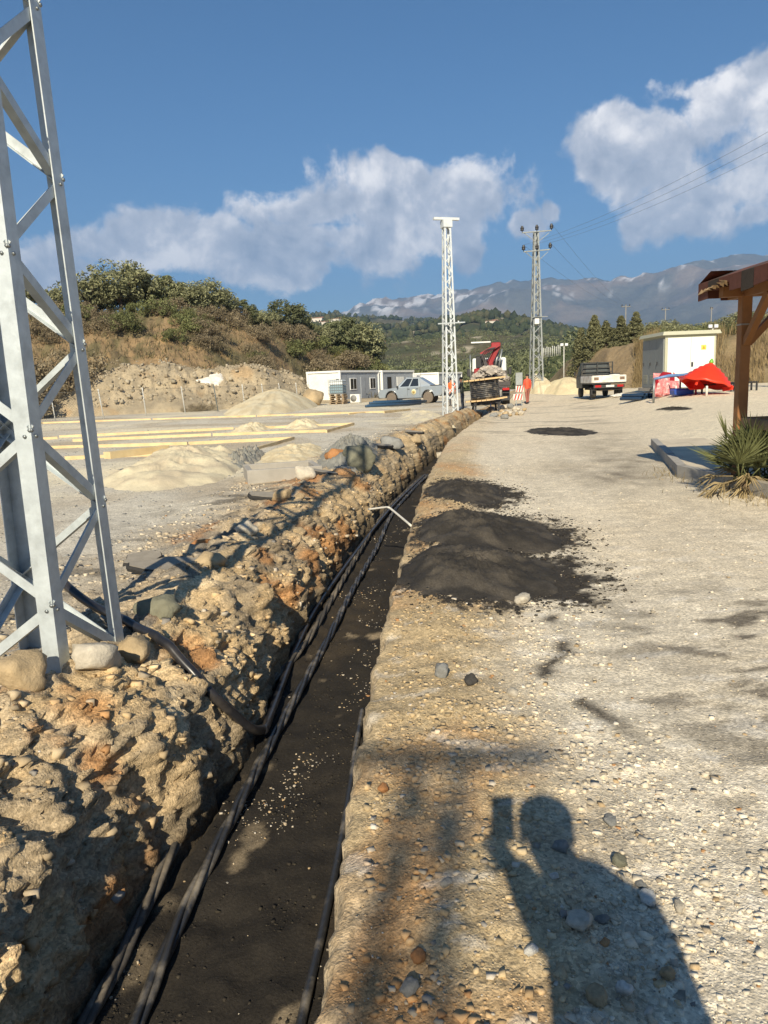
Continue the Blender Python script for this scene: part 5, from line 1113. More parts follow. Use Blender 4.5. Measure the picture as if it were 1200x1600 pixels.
for x in (-.95, .95): MB().box((x, 1.30, 1.06), (.05, 2.66, .38), ch=.012).build('dropside', M_DROP, van)
for x in (-.90, 0, .90): MB().bar((x, 2.62, .85), (x, 2.62, 2.08), .06).build('rack_post', M_DKPAINT, van)
for z in (1.25, 1.50, 1.75, 2.04): MB().bar((-.92, 2.62, z), (.92, 2.62, z), .045).build('rack_bar', M_DKPAINT, van)
cabp = [(-.86, 2.72, .55), (.86, 2.72, .55), (.86, 4.25, .55), (-.86, 4.25, .55), (-.86, 2.72, 1.25), (.86, 2.72, 1.25), (.86, 4.35, 1.15), (-.86, 4.35, 1.15), (-.74, 2.78, 2.06), (.74, 2.78, 2.06), (.74, 3.75, 2.04), (-.74, 3.75, 2.04)]
cv = MB().raw(cabp, [(0, 1, 5, 4), (1, 2, 6, 5), (2, 3, 7, 6), (3, 0, 4, 7), (4, 5, 9, 8), (5, 6, 10, 9), (6, 7, 11, 10), (7, 4, 8, 11), (8, 9, 10, 11), (3, 2, 1, 0)]).build('cab', M_DKPAINT, van); md = cv.modifiers.new('bevel', 'BEVEL'); md.width = .04; md.segments = 2
M_GLASS2 = mat('hazy_glass', (.10, .11, .11), rough=.15, var=.1, spec=.7)
for q, nm in (([cabp[4], cabp[5], cabp[9], cabp[8]], 'rear_window'), ([cabp[6], cabp[7], cabp[11], cabp[10]], 'windscreen'), ([cabp[7], cabp[4], cabp[8], cabp[11]], 'side_window'), ([cabp[5], cabp[6], cabp[10], cabp[9]], 'side_window')): face_panel(van, nm, sub_quad(q, .10, .90, .14, .86), M_GLASS2, .01)
for x in (-1.02, 1.02): MB().box((x, 4.0, 1.42), (.10, .08, .24), ch=.02).build('mirror', M_BLACKP, van); MB().bar((x * .85, 4.0, 1.35), (x, 4.0, 1.38), .03).build('mirror_arm', M_BLACKP, van)
for (x, y) in ((-.70, .75), (.70, .75), (-.74, 3.55), (.74, 3.55)): wheel(van, (x, y, .33), .33, .20 if y > 2 else .24, 'x')
for x in (-.62, .62): MB().box((x, -.07, .68), (.34, .06, .12)).build('tail_light', M_RED_L, van); MB().box((x * 1.27, .45, .42), (.22, .012, .40)).build('mudflap', M_BLACKP, van)
MB().box((0, -.05, .66), (1.72, .06, .17)).build('rear_bar', M_DKPAINT, van); MB().box((.05, -.085, .68), (.46, .012, .11)).build('number_plate', M_PLATE, van)
t = thing('tub', 'black tub standing on the bed of the small flatbed', 'tub', Matrix.Translation(vb) @ Vector((-.1, 1.1, .885)), 0); MB().lathe([(.36, 0), (.44, .42), (.46, .44), (.41, .43), (.34, .05), (.01, .04)], 18).build('bowl', M_BLACKP, t); MB().lathe([(.455, .40), (.475, .41), (.475, .44), (.455, .45)], 18).build('rim', M_BLACKP, t)
t = thing('drum', 'white lidded drum next to the black tub on the small flatbed', 'drum', Matrix.Translation(vb) @ Vector((.55, .75, .885)), 0); MB().lathe([(.28, 0), (.30, .05), (.30, .42), (.28, .45)], 18).build('shell', M_DROP, t); MB().lathe([(.31, .455), (.31, .49), (.29, .50)], 18).build('lid', M_BLACKP, t)
# ---- lorry with a folded red crane, rubble on its bed (x right, y forward)
M_LRED = mat('crane_red', srgb(150, 34, 40), rough=.5, var=.15, dirt=srgb(90, 60, 55), damt=.4); M_CABW = mat('cab_white', srgb(220, 222, 220), rough=.4, var=.05); M_BEDC = mat('bed_paint', srgb(70, 66, 64), rough=.7, var=.2)
lb = hit(767, 634); lb = Vector((lb.x, lb.y + .2, lb.z)); lor = thing('crane_lorry', 'lorry with a folded red crane and a bed of rubble parked at the trench end', 'lorry', lb, -math.radians(8))
MB().box((0, 4.0, .85), (.9, 7.6, .25)).build('chassis', M_BLACKP, lor); MB().box((0, 2.4, 1.16), (2.42, 4.8, .12)).build('bed_floor', M_BEDC, lor)
for x in (-1.2, 1.2): MB().box((x, 2.4, 1.45), (.06, 4.7, .46)).build('dropside', M_BEDC, lor)
MB().box((0, .0, 1.32), (2.4, .06, .24)).build('tailgate', M_BEDC, lor); MB().box((0, 4.85, 1.7), (2.4, .08, .9)).build('headboard', M_BEDC, lor)
for (x, y) in ((-1.0, 1.2), (1.0, 1.2), (-1.0, 2.4), (1.0, 2.4), (-1.02, 6.9), (1.02, 6.9)): wheel(lor, (x, y, .5), .5, .42 if y < 3 else .28, 'x')
for x in (-.95, .95): MB().box((x, -.04, .98), (.40, .06, .14)).build('tail_light', M_RED_L, lor); MB().box((x, .52, .55), (.5, .02, .55)).build('mudflap', M_BLACKP, lor)
cbl = [(-1.2, 6.0, .9), (1.2, 6.0, .9), (1.2, 8.0, .9), (-1.2, 8.0, .9), (-1.15, 6.0, 3.05), (1.15, 6.0, 3.05), (1.15, 7.7, 3.05), (-1.15, 7.7, 3.05)]
cl_ = MB().raw(cbl, [(0, 1, 5, 4), (1, 2, 6, 5), (2, 3, 7, 6), (3, 0, 4, 7), (4, 5, 6, 7), (3, 2, 1, 0)]).build('cab', M_CABW, lor); md = cl_.modifiers.new('bevel', 'BEVEL'); md.width = .1; md.segments = 2
for (q, nm) in (([cbl[0], cbl[1], cbl[5], cbl[4]], 'rear_window'), ([cbl[2], cbl[3], cbl[7], cbl[6]], 'windscreen')): face_panel(lor, nm, sub_quad(q, .15, .85, .52, .9), M_GLASSD, .01)
for x in (-1.45, 1.45): MB().box((x, 7.6, 2.1), (.22, .12, .52), ch=.03).build('mirror', M_BLACKP, lor); MB().bar((x * .82, 7.6, 2.38), (x, 7.6, 2.3), .04).build('mirror_arm', M_BLACKP, lor)
MB().tube([(-1.28, 5.6, 1.0), (-1.28, 5.6, 3.3)], .05, 6).build('exhaust', M_BOLT, lor)
cr = empty('crane', (0, 5.35, 1.0)); cr.parent = lor; cr.scale = (1, 1, .88)
MB().box((0, 0, .35), (1.5, .6, .7), ch=.04).build('crane_base', M_LRED, cr); MB().box((.05, 0, 1.35), (.42, .44, 1.6), ch=.05).build('column', M_LRED, cr)
MB().bar((.05, -.05, 1.9), (.62, -.15, 3.15), .32, .34).build('boom', M_LRED, cr); MB().bar((.62, -.4, 3.25), (-.55, -.45, 2.55), .26, .28).build('folded_boom', M_LRED, cr); MB().bar((-.5, -.5, 2.6), (.1, -.55, .9), .20, .22).build('folded_jib', mat('crane_dark', (.06, .05, .05), rough=.6), cr)
MB().box((.45, -.2, 3.25), (.62, .5, .34), ch=.05).build('knuckle', M_LRED, cr); MB().tube([(.30, .25, 1.3), (.62, .1, 2.7)], .075, 8).build('ram', M_BOLT, cr); MB().tube([(.55, -.35, 1.1), (.85, -.45, 2.9)], .06, 8).build('ram', M_BOLT, cr)
for k in range(5): MB().tube(bez([(.2 + .08 * k, -.3, 1.1), (-.1 - .1 * k, -.6, 2.0), (.2 - .12 * k, -.6, 2.8), (.5, -.5, 3.1)], 8), .025, 5).build('hose', M_BLACKP, cr)
MB().box((-.72, -.45, 1.15), (.62, .5, .75), ch=.06).build('oil_tank', M_LRED, cr); MB().box((-.65, -.1, 2.0), (.5, .4, .9), ch=.04).build('control_stand', M_BLACKP, cr); MB().box((-.55, 0, 3.5), (1.3, .2, .10)).build('stabiliser_beam', M_CABW, cr)
# rubble load, joined: nobody could count the pieces
rub = MB(); rr = random.Random(9)
for k in range(260):
    x, y = rr.uniform(-1.05, 1.05), rr.uniform(.2, 4.5); top = 1.32 + 1.0 * max(0, 1 - (x / 1.25) ** 2) * (1 - ((y - 2.0) / 2.9) ** 2); z = top * 1.0 + rr.uniform(-.12, .10)
    M_ = Matrix.Rotation(rr.uniform(0, 6.28), 3, 'Z') @ Matrix.Rotation(rr.uniform(-.7, .7), 3, 'X') @ Matrix.Rotation(rr.uniform(-.7, .7), 3, 'Y'); s_ = rr.uniform(.10, .30)
    rub.box((x, y, z), (s_ * 1.5, s_, s_ * rr.uniform(.25, .7)), M=M_, taper=rr.uniform(.6, .95))
rub.box((0, 2.3, 1.40), (2.2, 4.4, .36), taper=.8)
ro = rub.build('rubble', mat('rubble_concrete', (.42, .37, .31), rough=.95, var=.35, scale=2.5, bump=.02, bscale=12, dirt=(.20, .19, .18), dscale=1.5, damt=.7), None, lb, (0, 0, -math.radians(8))); props(ro, 'broken concrete rubble heaped on the lorry bed', 'rubble', kind='stuff')
# ---- cable drum on a low stand
M_DRUMW = mat('drum_timber', srgb(206, 176, 130), rough=.8, var=.2, scale=5)
db = at_y(759, 634, 36.9); db.z = gz(db.x, db.y); st = thing('drum_stand', 'black steel stand holding up the cable drum', 'stand', db, 0)
for (x, y) in ((-.6, -.5), (.6, -.5), (.6, .5), (-.6, .5)): MB().bar((x, y, 0), (x * .9, y * .9, .46), .09).build('leg', M_BLACKP, st)
for (a, b) in (((-.65, -.5, .44), (.65, -.5, .50)), ((-.65, .5, .44), (.65, .5, .50)), ((-.6, -.55, .36), (-.6, .55, .36)), ((.6, -.55, .40), (.6, .55, .40))): MB().bar(a, b, .09).build('beam', M_BLACKP, st)
dr = thing('cable_drum', 'large wooden drum wound with black cable lying flat behind the lorry', 'drum', db + Vector((0, 0, .62)), 0, rot=(0, -math.radians(4.5), 0))
for z in (0, 1.0):
    fl_ = empty('flange', (0, 0, z)); fl_.parent = dr
    for k in range(9):
        x = -.92 + .23 * k + .02; hw_ = math.sqrt(max(.02, .95 ** 2 - max(abs(x - .1), abs(x + .1)) ** 2)); MB().box((x, 0, 0), (.215, 2 * hw_, .07)).build('plank', M_DRUMW, fl_)
cw = MB(); V = []
for k in range(13):
    z = .04 + .92 * k / 12; r_ = .66 + .018 * (k % 2); V += [(r_, z)]
cw.lathe(V, 28); cw.build('wound_cable', M_CABLE, dr)
for k in range(10): MB().tube([(.685 * math.cos(a), .685 * math.sin(a), .09 + .09 * k + .0140 * a) for a in np.linspace(0, 6.2832, 40)], .047, 6).build('cable_turn', M_CABLE, dr)
# ---- striped warning boards
M_STR = mat('board_red', srgb(196, 52, 44), rough=.5, var=.08); M_STW = mat('board_white', srgb(226, 218, 208), rough=.5, var=.05)
wb = at_y(811, 626, 43.0); wb.z = gz(wb.x, wb.y); t = thing('warning_board', 'red and white striped warning boards on a stand beside the lorry', 'warning board', wb, -.1)
for x in (-.16, .16): MB().bar((x, 0, 0), (x, 0, 1.9), .05).build('post', M_BOLT, t)
MB().box((.02, -.04, 1.55), (.36, .03, .70)).build('grey_panel', M_OLD_STEEL, t)
for (zc_, xo, w_) in ((.98, .03, .44), (.52, -.06, .52)):
    b_ = MB().box((xo, -.045, zc_), (w_, .03, .34)).build('board', M_STW, t)
    for k in range(3):
        x = xo - w_ / 2 + w_ * (k + .15) / 3; MB().raw([(x, -.065, zc_ - .168), (x + w_ * .15, -.065, zc_ - .168), (min(x + w_ * .34, xo + w_ / 2), -.065, zc_ + .168), (x + w_ * .17, -.065, zc_ + .168)], [(0, 1, 2, 3)]).build('stripe', M_STR, b_)
# ================================================================== KIOSK AND PLAY PARTS
M_KIO = mat('kiosk_cream', srgb(222, 224, 220), rough=.55, var=.04, scale=2, dirt=srgb(205, 200, 182), damt=.3); M_KIOF = mat('kiosk_frame', srgb(176, 176, 154), rough=.6, var=.06); M_KIOG = mat('kiosk_grey', srgb(128, 134, 134), rough=.6, var=.08)
KD = 36.5; k0 = at_y(1037, 612, KD); k1 = at_y(1116, 612, KD); KW = k1.x - k0.x; KZ = gz(k0.x + 1, KD); KH = at_y(1040, 524, KD).z - KZ; KL = 3.3
ks = thing('transformer_kiosk', 'cream and grey transformer kiosk with double doors on the raised ground', 'kiosk', (k0.x, KD, KZ), -math.radians(1.5))
MB().box((KW / 2, KL / 2, KH / 2), (KW - .04, KL - .04, KH)).build('body', M_KIOF, ks)
rf = MB().raw([(-.16, -.16, KH), (KW + .16, -.16, KH), (KW + .16, KL + .16, KH - .0), (-.16, KL + .16, KH), (-.10, -.10, KH + .17), (KW + .10, -.10, KH + .17), (KW + .10, KL + .10, KH + .17), (-.10, KL + .10, KH + .17)], [(3, 2, 1, 0), (4, 5, 6, 7), (0, 1, 5, 4), (1, 2, 6, 5), (2, 3, 7, 6), (3, 0, 4, 7)]).build('roof', M_KIOF, ks)
for k in range(2):
    x = .12 + (KW - .24) * (k + .5) / 2; d_ = MB().box((x, -.01, KH * .50), ((KW - .24) / 2 - .014, .05, KH * .90)).build('door', M_KIO, ks)
    if k == 1:
        MB().box((x - .48, -.05, KH * .46), (.09, .04, .22), ch=.008).build('lock', M_BLACKP, d_); s_ = MB().box((x + .05, -.042, KH * .76), (.24, .012, .22)).build('hazard_plate', mat('hazard_yellow', (.75, .55, .08), rough=.5, var=0), d_)
        MB().raw([(x - .02, -.05, KH * .73), (x + .12, -.05, KH * .73), (x + .05, -.05, KH * .80)], [(0, 1, 2)]).build('triangle', mat('hazard_ochre', (.42, .28, .04), rough=.5, var=0), s_)
for k in range(3):
    y = .10 + (KL - .2) * (k + .5) / 3; d_ = MB().box((.0, y, KH * .5), (.06, (KL - .2) / 3 - .03, KH * .90)).build('side_door', M_KIOG, ks)
    for i in range(6): MB().box((-.035, y, KH * .14 + .075 * i), (.02, .6, .03)).build('louvre', M_KIOF, d_)
    MB().box((-.045, y + .3, KH * .5), (.04, .05, .16)).build('handle', M_BLACKP, d_)
MB().box((KW / 2, KL / 2, .04), (KW + .3, KL + .3, .16)).build('plinth', M_CONC, ks)
# red cone roof
M_PRED = mat('red_plastic', srgb(232, 62, 36), rough=.38, var=.06, scale=3); M_PREDD = mat('dark_red_plastic', srgb(150, 26, 40), rough=.4, var=.06); M_PBLUE = mat('blue_plastic', srgb(50, 84, 170), rough=.4, var=.1); M_PGREEN = mat('green_plastic', srgb(110, 176, 60), rough=.4, var=.05)
c_ = hit(1114, 618); t = thing('play_roof', 'bright red cone roof of a playground set resting on the ground', 'play roof', c_ + Vector((.0, .7, .42)), .2, rot=(.0, .26, .3))
b = MB(); na = 40; rings = [(.98, 0), (.96, .11), (.89, .13), (.86, .25), (.77, .27), (.73, .39), (.63, .41), (.58, .53), (.47, .55), (.41, .67), (.29, .69), (.21, .79), (.10, .85), (.03, .92)]; V = []
for (r_, z) in rings:
    for k in range(na): a = 6.2832 * k / na; sc_ = 1 + .015 * math.cos(8 * a) * (r_ / .98); V.append((r_ * sc_ * math.cos(a), r_ * sc_ * math.sin(a), z + .02 * math.cos(8 * a) * (r_ / .98) ** 3))
b.raw(V, [(i * na + k, i * na + (k + 1) % na, (i + 1) * na + (k + 1) % na, (i + 1) * na + k) for i in range(len(rings) - 1) for k in range(na)], True); co = b.build('cone', M_PRED, t); md = co.modifiers.new('thick', 'SOLIDIFY'); md.thickness = .02
MB().lathe([(.07, .86), (.09, .92), (.06, 1.0), (.02, 1.06)], 10).build('tip', M_PGREEN, t)
MB().bar((-.75, -.35, -.18), (-.70, -.35, .06), .07).build('foot', M_PRED, t); MB().bar((.6, -.6, -.1), (.6, -.58, .05), .5, .06).build('hem_strip', M_PRED, t)
# red slide
s0 = at_y(1064, 587, 32.0); s1 = at_y(1086, 611, 30.6); t = thing('slide', 'short red slide leaning between the pink bundle and the cone roof', 'slide', (0, 0, 0)); P_ = bez([s0, s0.lerp(s1, .4) + Vector((0, 0, .06)), s1 + Vector((.05, 0, .05))], 10)
b = MB(); V = []
for p in P_: V += [p + Vector((-.32, .1, .14)), p + Vector((-.26, 0, 0)), p + Vector((.26, -.05, 0)), p + Vector((.32, -.1, .14))]
b.raw([tuple(v) for v in V], [(4 * i + j, 4 * i + j + 1, 4 * i + j + 5, 4 * i + j + 4) for i in range(len(P_) - 1) for j in range(3)], True); o_ = b.build('chute', M_PRED, t); md = o_.modifiers.new('thick', 'SOLIDIFY'); md.thickness = .03
for p in (P_[0], P_[-1]): MB().tube([(p.x, p.y + .05, gz(p.x, p.y) - .02), (p.x, p.y + .05, p.z)], .04, 6).build('leg', M_PREDD, t)
a = hit(1064, 617); t = thing('play_board', 'dark red play panel standing behind the red slide', 'panel', (a.x - .2, a.y + 1.3, gz(a.x, a.y + 1.3)), .2); MB().prism([(-.45, 0), (.45, 0), (.45, .75), (.25, .98), (-.1, 1.02), (-.45, .7)], -.04, .04).build('board', M_PREDD, t)
for x in (-.38, .38): MB().tube([(x, .06, 0), (x, .06, .8)], .04, 6).build('upright', M_PBLUE, t)
a, b_ = at_y(1022, 592, 31.2), at_y(1088, 583, 31.6); t = thing('play_beam', 'blue film wrapped beam lying across the play parts', 'beam', (0, 0, 0)); MB().tube([a, a.lerp(b_, .35) + Vector((0, 0, .04)), a.lerp(b_, .7), b_], [.05, .07, .06, .08], 9).build('wrapped_bar', mat('blue_film', srgb(96, 130, 176), rough=.3, var=.3, scale=9, bump=.02, bscale=14), t)
for p in (a, b_): MB().tube([(p.x, p.y, gz(p.x, p.y) - .02), (p.x, p.y, p.z)], .045, 6).build('leg', M_BOLT, t)
a = hit(1068, 618); t = thing('play_tray', 'low blue play tray on the ground under the slide', 'tray', (a.x, a.y + .2, a.z)); MB().box((0, 0, .14), (.80, .6, .26), ch=.05, taper=1.05).build('tray', M_PBLUE, t); MB().box((0, 0, .285), (.70, .5, .03)).build('inset', mat('deep_blue', (.03, .06, .22), rough=.4), t)
for (px, h) in ((1056, .42), (1104, .40)):
    a = hit(px, 619); o_ = MB().tube([(0, 0, -.02), (0, 0, h - .03), (0, 0, h)], [.045, .045, .035], 10).build('short_post', M_STW, None, (a.x, a.y, a.z)); props(o_, 'short white post %s' % ('between pink bundle and blue tray' if px < 1080 else 'before the red cone roof'), 'post')
# pink wrapped bundle
a = hit(1038, 620); t = thing('wrapped_bundle', 'pink and white bubble wrapped bundle leaning before the kiosk', 'bundle', (a.x, a.y + .35, a.z - .02), .15, rot=(-.12, .06, .15))
bm = bmesh.new(); bmesh.ops.create_grid(bm, x_segments=1, y_segments=1, size=1); bm.free()
def pillow(W_, H_, T_, nx=14, nz=14, seed=0):
    u, v = np.meshgrid(np.linspace(-1, 1, nx), np.linspace(-1, 1, nz)); e_ = (1 - np.abs(u) ** 4) * (1 - np.abs(v) ** 4); d = T_ / 2 * (e_ ** .5) * (1 + .25 * fbm(u * 3 + seed, v * 3, seed, 3)); b = MB()
    for s_ in (-1, 1):
        V = np.stack([u * W_ / 2 * (1 + .05 * fbm(v * 2, seed, 0, 2)), s_ * d, (v + 1) * H_ / 2], -1).reshape(-1, 3); F = [(i * nx + j, i * nx + j + 1, (i + 1) * nx + j + 1, (i + 1) * nx + j) for i in range(nz - 1) for j in range(nx - 1)]
        b.raw(V, F if s_ < 0 else [f[::-1] for f in F], True)
    return b
mp = mat('pink_wrap', srgb(206, 120, 120), rough=.35, var=.25, scale=9, dirt=srgb(232, 210, 204), dscale=7, damt=1.0, bump=.02, bscale=12)
pillow(.80, 1.05, .40).build('upper_pack', mp, t); q_ = pillow(.75, .72, .36, seed=4).build('lower_pack', mp, t); q_.location = (.38, -.12, .0)
# blue drain pipes, ends towards us
for k in range(10):
    row, i = divmod(k, 5); a = hit(1004, 625.5); x = a.x + .0 + i * .178 + row * .09; z = a.z + .075 + row * .15
    d_ = Vector((-.55, 1, 0)).normalized(); p0 = Vector((x, a.y, z)); b = MB(); ns = 14
    b.tube([p0, p0 + d_ * .6, p0 + d_ * .9, p0 + d_ * 1.3], .085, ns, caps=False); b.tube([p0 + d_ * 1.3, p0 + d_ * .9, p0], .072, ns, caps=False)
    V = []; 
    o_ = b.build('drain_pipe', M_BLUED); props(o_, 'blue pipe before the kiosk, %s in the %s row' % (('nearest the flatbed', 'second from the flatbed', 'middle one', 'second from the bundle', 'nearest the pink bundle')[i], 'bottom' if row == 0 else 'top'), 'pipe', 'stacked blue drain pipes, ' + ('bottom' if row == 0 else 'top') + ' row')
a = hit(1022, 619); props(MB().tube(bez([a + Vector((-.1, .4, .05)), a + Vector((0, .35, .35)), a + Vector((.25, .3, .5)), a + Vector((.5, .35, .3)), a + Vector((.6, .4, .05))], 8), .045, 8).build('bent_pipe', M_BLACKP), 'black bent pipe arching behind the blue pipe stack', 'pipe')
# low dark benches
for (pa, pb_, l) in (((1104, 616), (1146, 611), 'low dark metal frame before the red cone roof'), ((1150, 613), (1182, 610), 'low dark metal frame beyond the pavilion post')):
    a, b = hit(*pa), hit(*pb_); t = thing('low_frame', l, 'frame', (0, 0, 0), 0, 'low dark frames'); 
    for s_ in (0, .45): MB().bar(a + Vector((0, s_, .36)), b + Vector((0, s_, .36)), .05).build('bar', M_BLACKP, t)
    for p in (a, b):
        for s_ in (0, .45): MB().bar(p + Vector((0, s_, 0)), p + Vector((0, s_, .35)), .06).build('leg', M_BLACKP, t)
        MB().bar(p + Vector((0, .03, .345)), p + Vector((0, .42, .345)), .045).build('cross_bar', M_BLACKP, t)
# ================================================================== VEGETATION
def leaf_cloud(centres, radii, per, size, seed, elong=1.6, flat=1.0, up=.3, shell=.55):
    """many small leaf faces spread in clumps"""
    rr = np.random.default_rng(seed); V, F = [], []; n = 0
    C = np.repeat(np.asarray(centres, float), per, 0); R_ = np.repeat(np.asarray(radii, float), per)
    N_ = len(C); d = rr.normal(size=(N_, 3)); d /= np.linalg.norm(d, axis=1)[:, None]; q = (shell + (1 - shell) * rr.random(N_)) ** .7
    P = C + d * (R_ * q)[:, None] * np.array((1, 1, flat))
    nrm = d + rr.normal(size=(N_, 3)) * .8 + np.array((0, 0, up)); nrm /= np.linalg.norm(nrm, axis=1)[:, None]
    a = np.cross(nrm, rr.normal(size=(N_, 3))); a /= np.linalg.norm(a, axis=1)[:, None]; b = np.cross(nrm, a)
    s = size * rr.uniform(.6, 1.35, N_)[:, None]
    quad = np.stack([P - a * s * elong, P - b * s * .55, P + a * s * elong, P + b * s * .55], 1).reshape(-1, 3)
    return quad, np.arange(N_ * 4).reshape(-1, 4)
def crown_mesh(name, seed, H_, W_, kclump, per, leaf, kind):
    rr = np.random.default_rng(seed); C, R_ = [], []
    for k in range(kclump):
        if kind == 'cone':
            t = rr.random() ** .8; rad = W_ / 2 * (1 - t) ** .75 * (.75 + .4 * rr.random()); a = rr.uniform(0, 6.28); C.append((rad * .75 * math.cos(a), rad * .75 * math.sin(a), H_ * (.10 + .88 * t))); R_.append(W_ * (.06 + .10 * (1 - t)))
        elif kind == 'brush':
            a = rr.uniform(0, 6.28); rad = W_ / 2 * rr.random() ** .6; C.append((rad * math.cos(a), rad * math.sin(a), H_ * rr.uniform(.15, .8) * (1 - .35 * (rad / W_ * 2) ** 2))); R_.append(W_ * rr.uniform(.10, .2))
        else:
            d = rr.normal(size=3); d /= np.linalg.norm(d); q = rr.uniform(.45, .95); C.append((d[0] * W_ / 2 * q, d[1] * W_ / 2 * q, H_ * (.60 + .36 * d[2] * q))); R_.append(W_ * rr.uniform(.07, .15))
    V, q = leaf_cloud(C, R_, per, leaf, seed, 1.5, .8 if kind != 'cone' else .6); return quads_mesh(name, V, q), C
def trunk_mesh(H_, r, C, seed, n=7):
    rr = random.Random(seed); b = MB(); b.tube([(0, 0, -.3), (.04 * H_ * rr.uniform(-1, 1), .02, H_ * .2), (.06 * H_ * rr.uniform(-1, 1), .04 * H_ * rr.uniform(-1, 1), H_ * .42)], [r * 1.3, r, r * .7], 7)
    for c in C[:n]: b.tube([(0, 0, H_ * .25), (c[0] * .4, c[1] * .4, H_ * .25 + (c[2] - H_ * .25) * .6), c], [r * .6, r * .35, r * .12], 5)
    return b.mesh('trunk')
M_BARK = mat('bark', (.11, .085, .06), rough=.95, var=.3, scale=6)
LM = {'olive': leaf_mat('olive_leaf', (.27, .275, .15), .45), 'green': leaf_mat('green_leaf', (.18, .195, .08), .45), 'dry': leaf_mat('dry_twig_leaf', (.25, .205, .13), .45), 'pine': leaf_mat('pine_needle', (.175, .175, .09), .4), 'dark': leaf_mat('dark_leaf', (.165, .18, .09), .4), 'yellow': leaf_mat('yellow_green_leaf', (.14, .13, .045), .4)}
KINDS = {}
def tree_kind(key, seed, H_, W_, kc, per, leaf, kind, mk):
    me, C = crown_mesh('crown', seed, H_, W_, kc, per, leaf, kind); me.materials.append(LM[mk]); tm = trunk_mesh(H_, H_ * .035, C, seed) if kind != 'brush' else trunk_mesh(H_ * .6, H_ * .02, C, seed, 9); tm.materials.append(M_BARK); KINDS[key] = (me, tm, H_)
for s in range(3): tree_kind('olive%d' % s, 30 + s, 1.0, 1.05, 74, 60, .021, 'ball', 'olive')
for s in range(2): tree_kind('dark%d' % s, 36 + s, 1.0, .9, 74, 60, .021, 'ball', 'dark')
for s in range(3): tree_kind('cone%d' % s, 40 + s, 1.0, .50, 150, 46, .015, 'cone', 'pine')
for s in range(3): tree_kind('brush%d' % s, 50 + s, 1.0, 1.7, 26, 90, .030, 'brush', 'dry')
for s in range(2): tree_kind('shrub%d' % s, 60 + s, 1.0, 1.6, 26, 100, .034, 'brush', 'green')
tree_kind('yellow0', 64, 1.0, 1.6, 26, 90, .034, 'brush', 'yellow')
def plant(name, label, cat, key, p, h, group, rz=None, w=1.0):
    me, tm, H_ = KINDS[key]; t = thing(name, label, cat, p, random.uniform(0, 6.28) if rz is None else rz, group); t.scale = (h * w, h * w, h)
    link_mesh('crown', me, None, t); link_mesh('trunk', tm, None, t); return t
random.seed(5)
GT = 'trees along the hill crest'
# crest trees: (px of the trunk, py of the top, distance, kind, label)
CREST = [(-60, 470, 80, 'olive0', 'olive tree at the picture edge behind the near pylon'), (40, 452, 82, 'olive1', 'greyish tree seen between the near pylon legs'), (92, 455, 83, 'olive2', 'low olive tree right behind the near pylon'),
         (150, 434, 80, 'olive0', 'rounded olive tree first on the hill crest beside the pylon'), (196, 417, 79, 'olive1', 'tallest olive tree with a flat top on the hill crest'), (238, 432, 80, 'olive2', 'dense olive tree next to the tallest one'),
         (268, 438, 80, 'dark0', 'dark tree in the middle of the hill crest'), (300, 445, 80, 'olive0', 'olive tree beyond the middle of the crest'), (332, 444, 81, 'olive1', 'olive tree beside the bare brown bush'), (450, 474, 94, 'dark1', 'dark green round tree standing alone down the crest'),
         (400, 492, 88, 'olive2', 'low tree where the crest begins to fall'), (540, 502, 104, 'dark0', 'green tree above the white hut'), (562, 512, 106, 'olive1', 'lighter green tree near the end of the hill'), (520, 508, 104, 'dark1', 'dark tree beside the round one above the hut'), (575, 528, 108, 'dark1', 'small dark tree at the very end of the hill'), (352, 462, 82, 'olive2', 'olive tree left of the tall bare bush'), (385, 474, 84, 'dark0', 'dark tree sloping down behind the bare bush'), (418, 486, 88, 'olive0', 'olive tree between the bare bush and the lone round tree'), (478, 500, 98, 'dark0', 'dark tree just past the lone round one'), (500, 512, 101, 'olive2', 'low olive above the hut wall'), (215, 448, 84, 'dark1', 'dark tree behind the tallest olive'), (170, 452, 85, 'dark0', 'dark tree filling the crest behind the rounded olive')]
for (px, py, d, k, l) in CREST:
    b = zhill(px, d); top = at_y(px, py, b.y).z; plant('olive_tree' if k[0] == 'o' else 'broadleaf_tree', l, 'tree', k, b - Vector((0, 0, .2)), max(2.5, (top - b.z) * 1.12 + .4), GT, w=1.2)
random.seed(8)
BR = [(365, 470, 82, 'brush0', 'tall bare brown bush standing above the crest'), (380, 488, 82, 'brush1', 'brown twiggy bush beside the tall bare one')]
for (px, py, d, k, l) in BR: b = zhill(px, d); plant('bare_bush', l, 'bush', k, b - Vector((0, 0, .2)), max(2, at_y(px, py, b.y).z - b.z), 'bare bushes on the hill', w=.7)
for i in range(84):
    px = random.uniform(60, 590); lo = 70 if px < 430 else 84
    d = random.uniform(lo, lo + 9 + (px > 430) * 10); k = random.choice(['brush0', 'brush1', 'brush2', 'shrub0', 'shrub1', 'brush2', 'yellow0' if px > 480 else 'brush0']); b = zhill(px, d)
    dry = k.startswith('brush'); plant('hill_bush', ('dry brown bush on the hillside ' if dry else 'low green bush on the hillside ') + ('behind the near pylon' if px < 150 else 'under the tallest olive trees' if px < 300 else 'under the bare bush of the crest' if px < 430 else 'above the white hut' if px < 520 else 'at the falling end of the hill'), 'bush', k, b - Vector((0, 0, .15)), random.uniform(1.1, 2.2) if px < 430 else random.uniform(1.6, 3.0), ('dry' if dry else 'green') + ' bushes on the hillside', w=random.uniform(.8, 1.2))
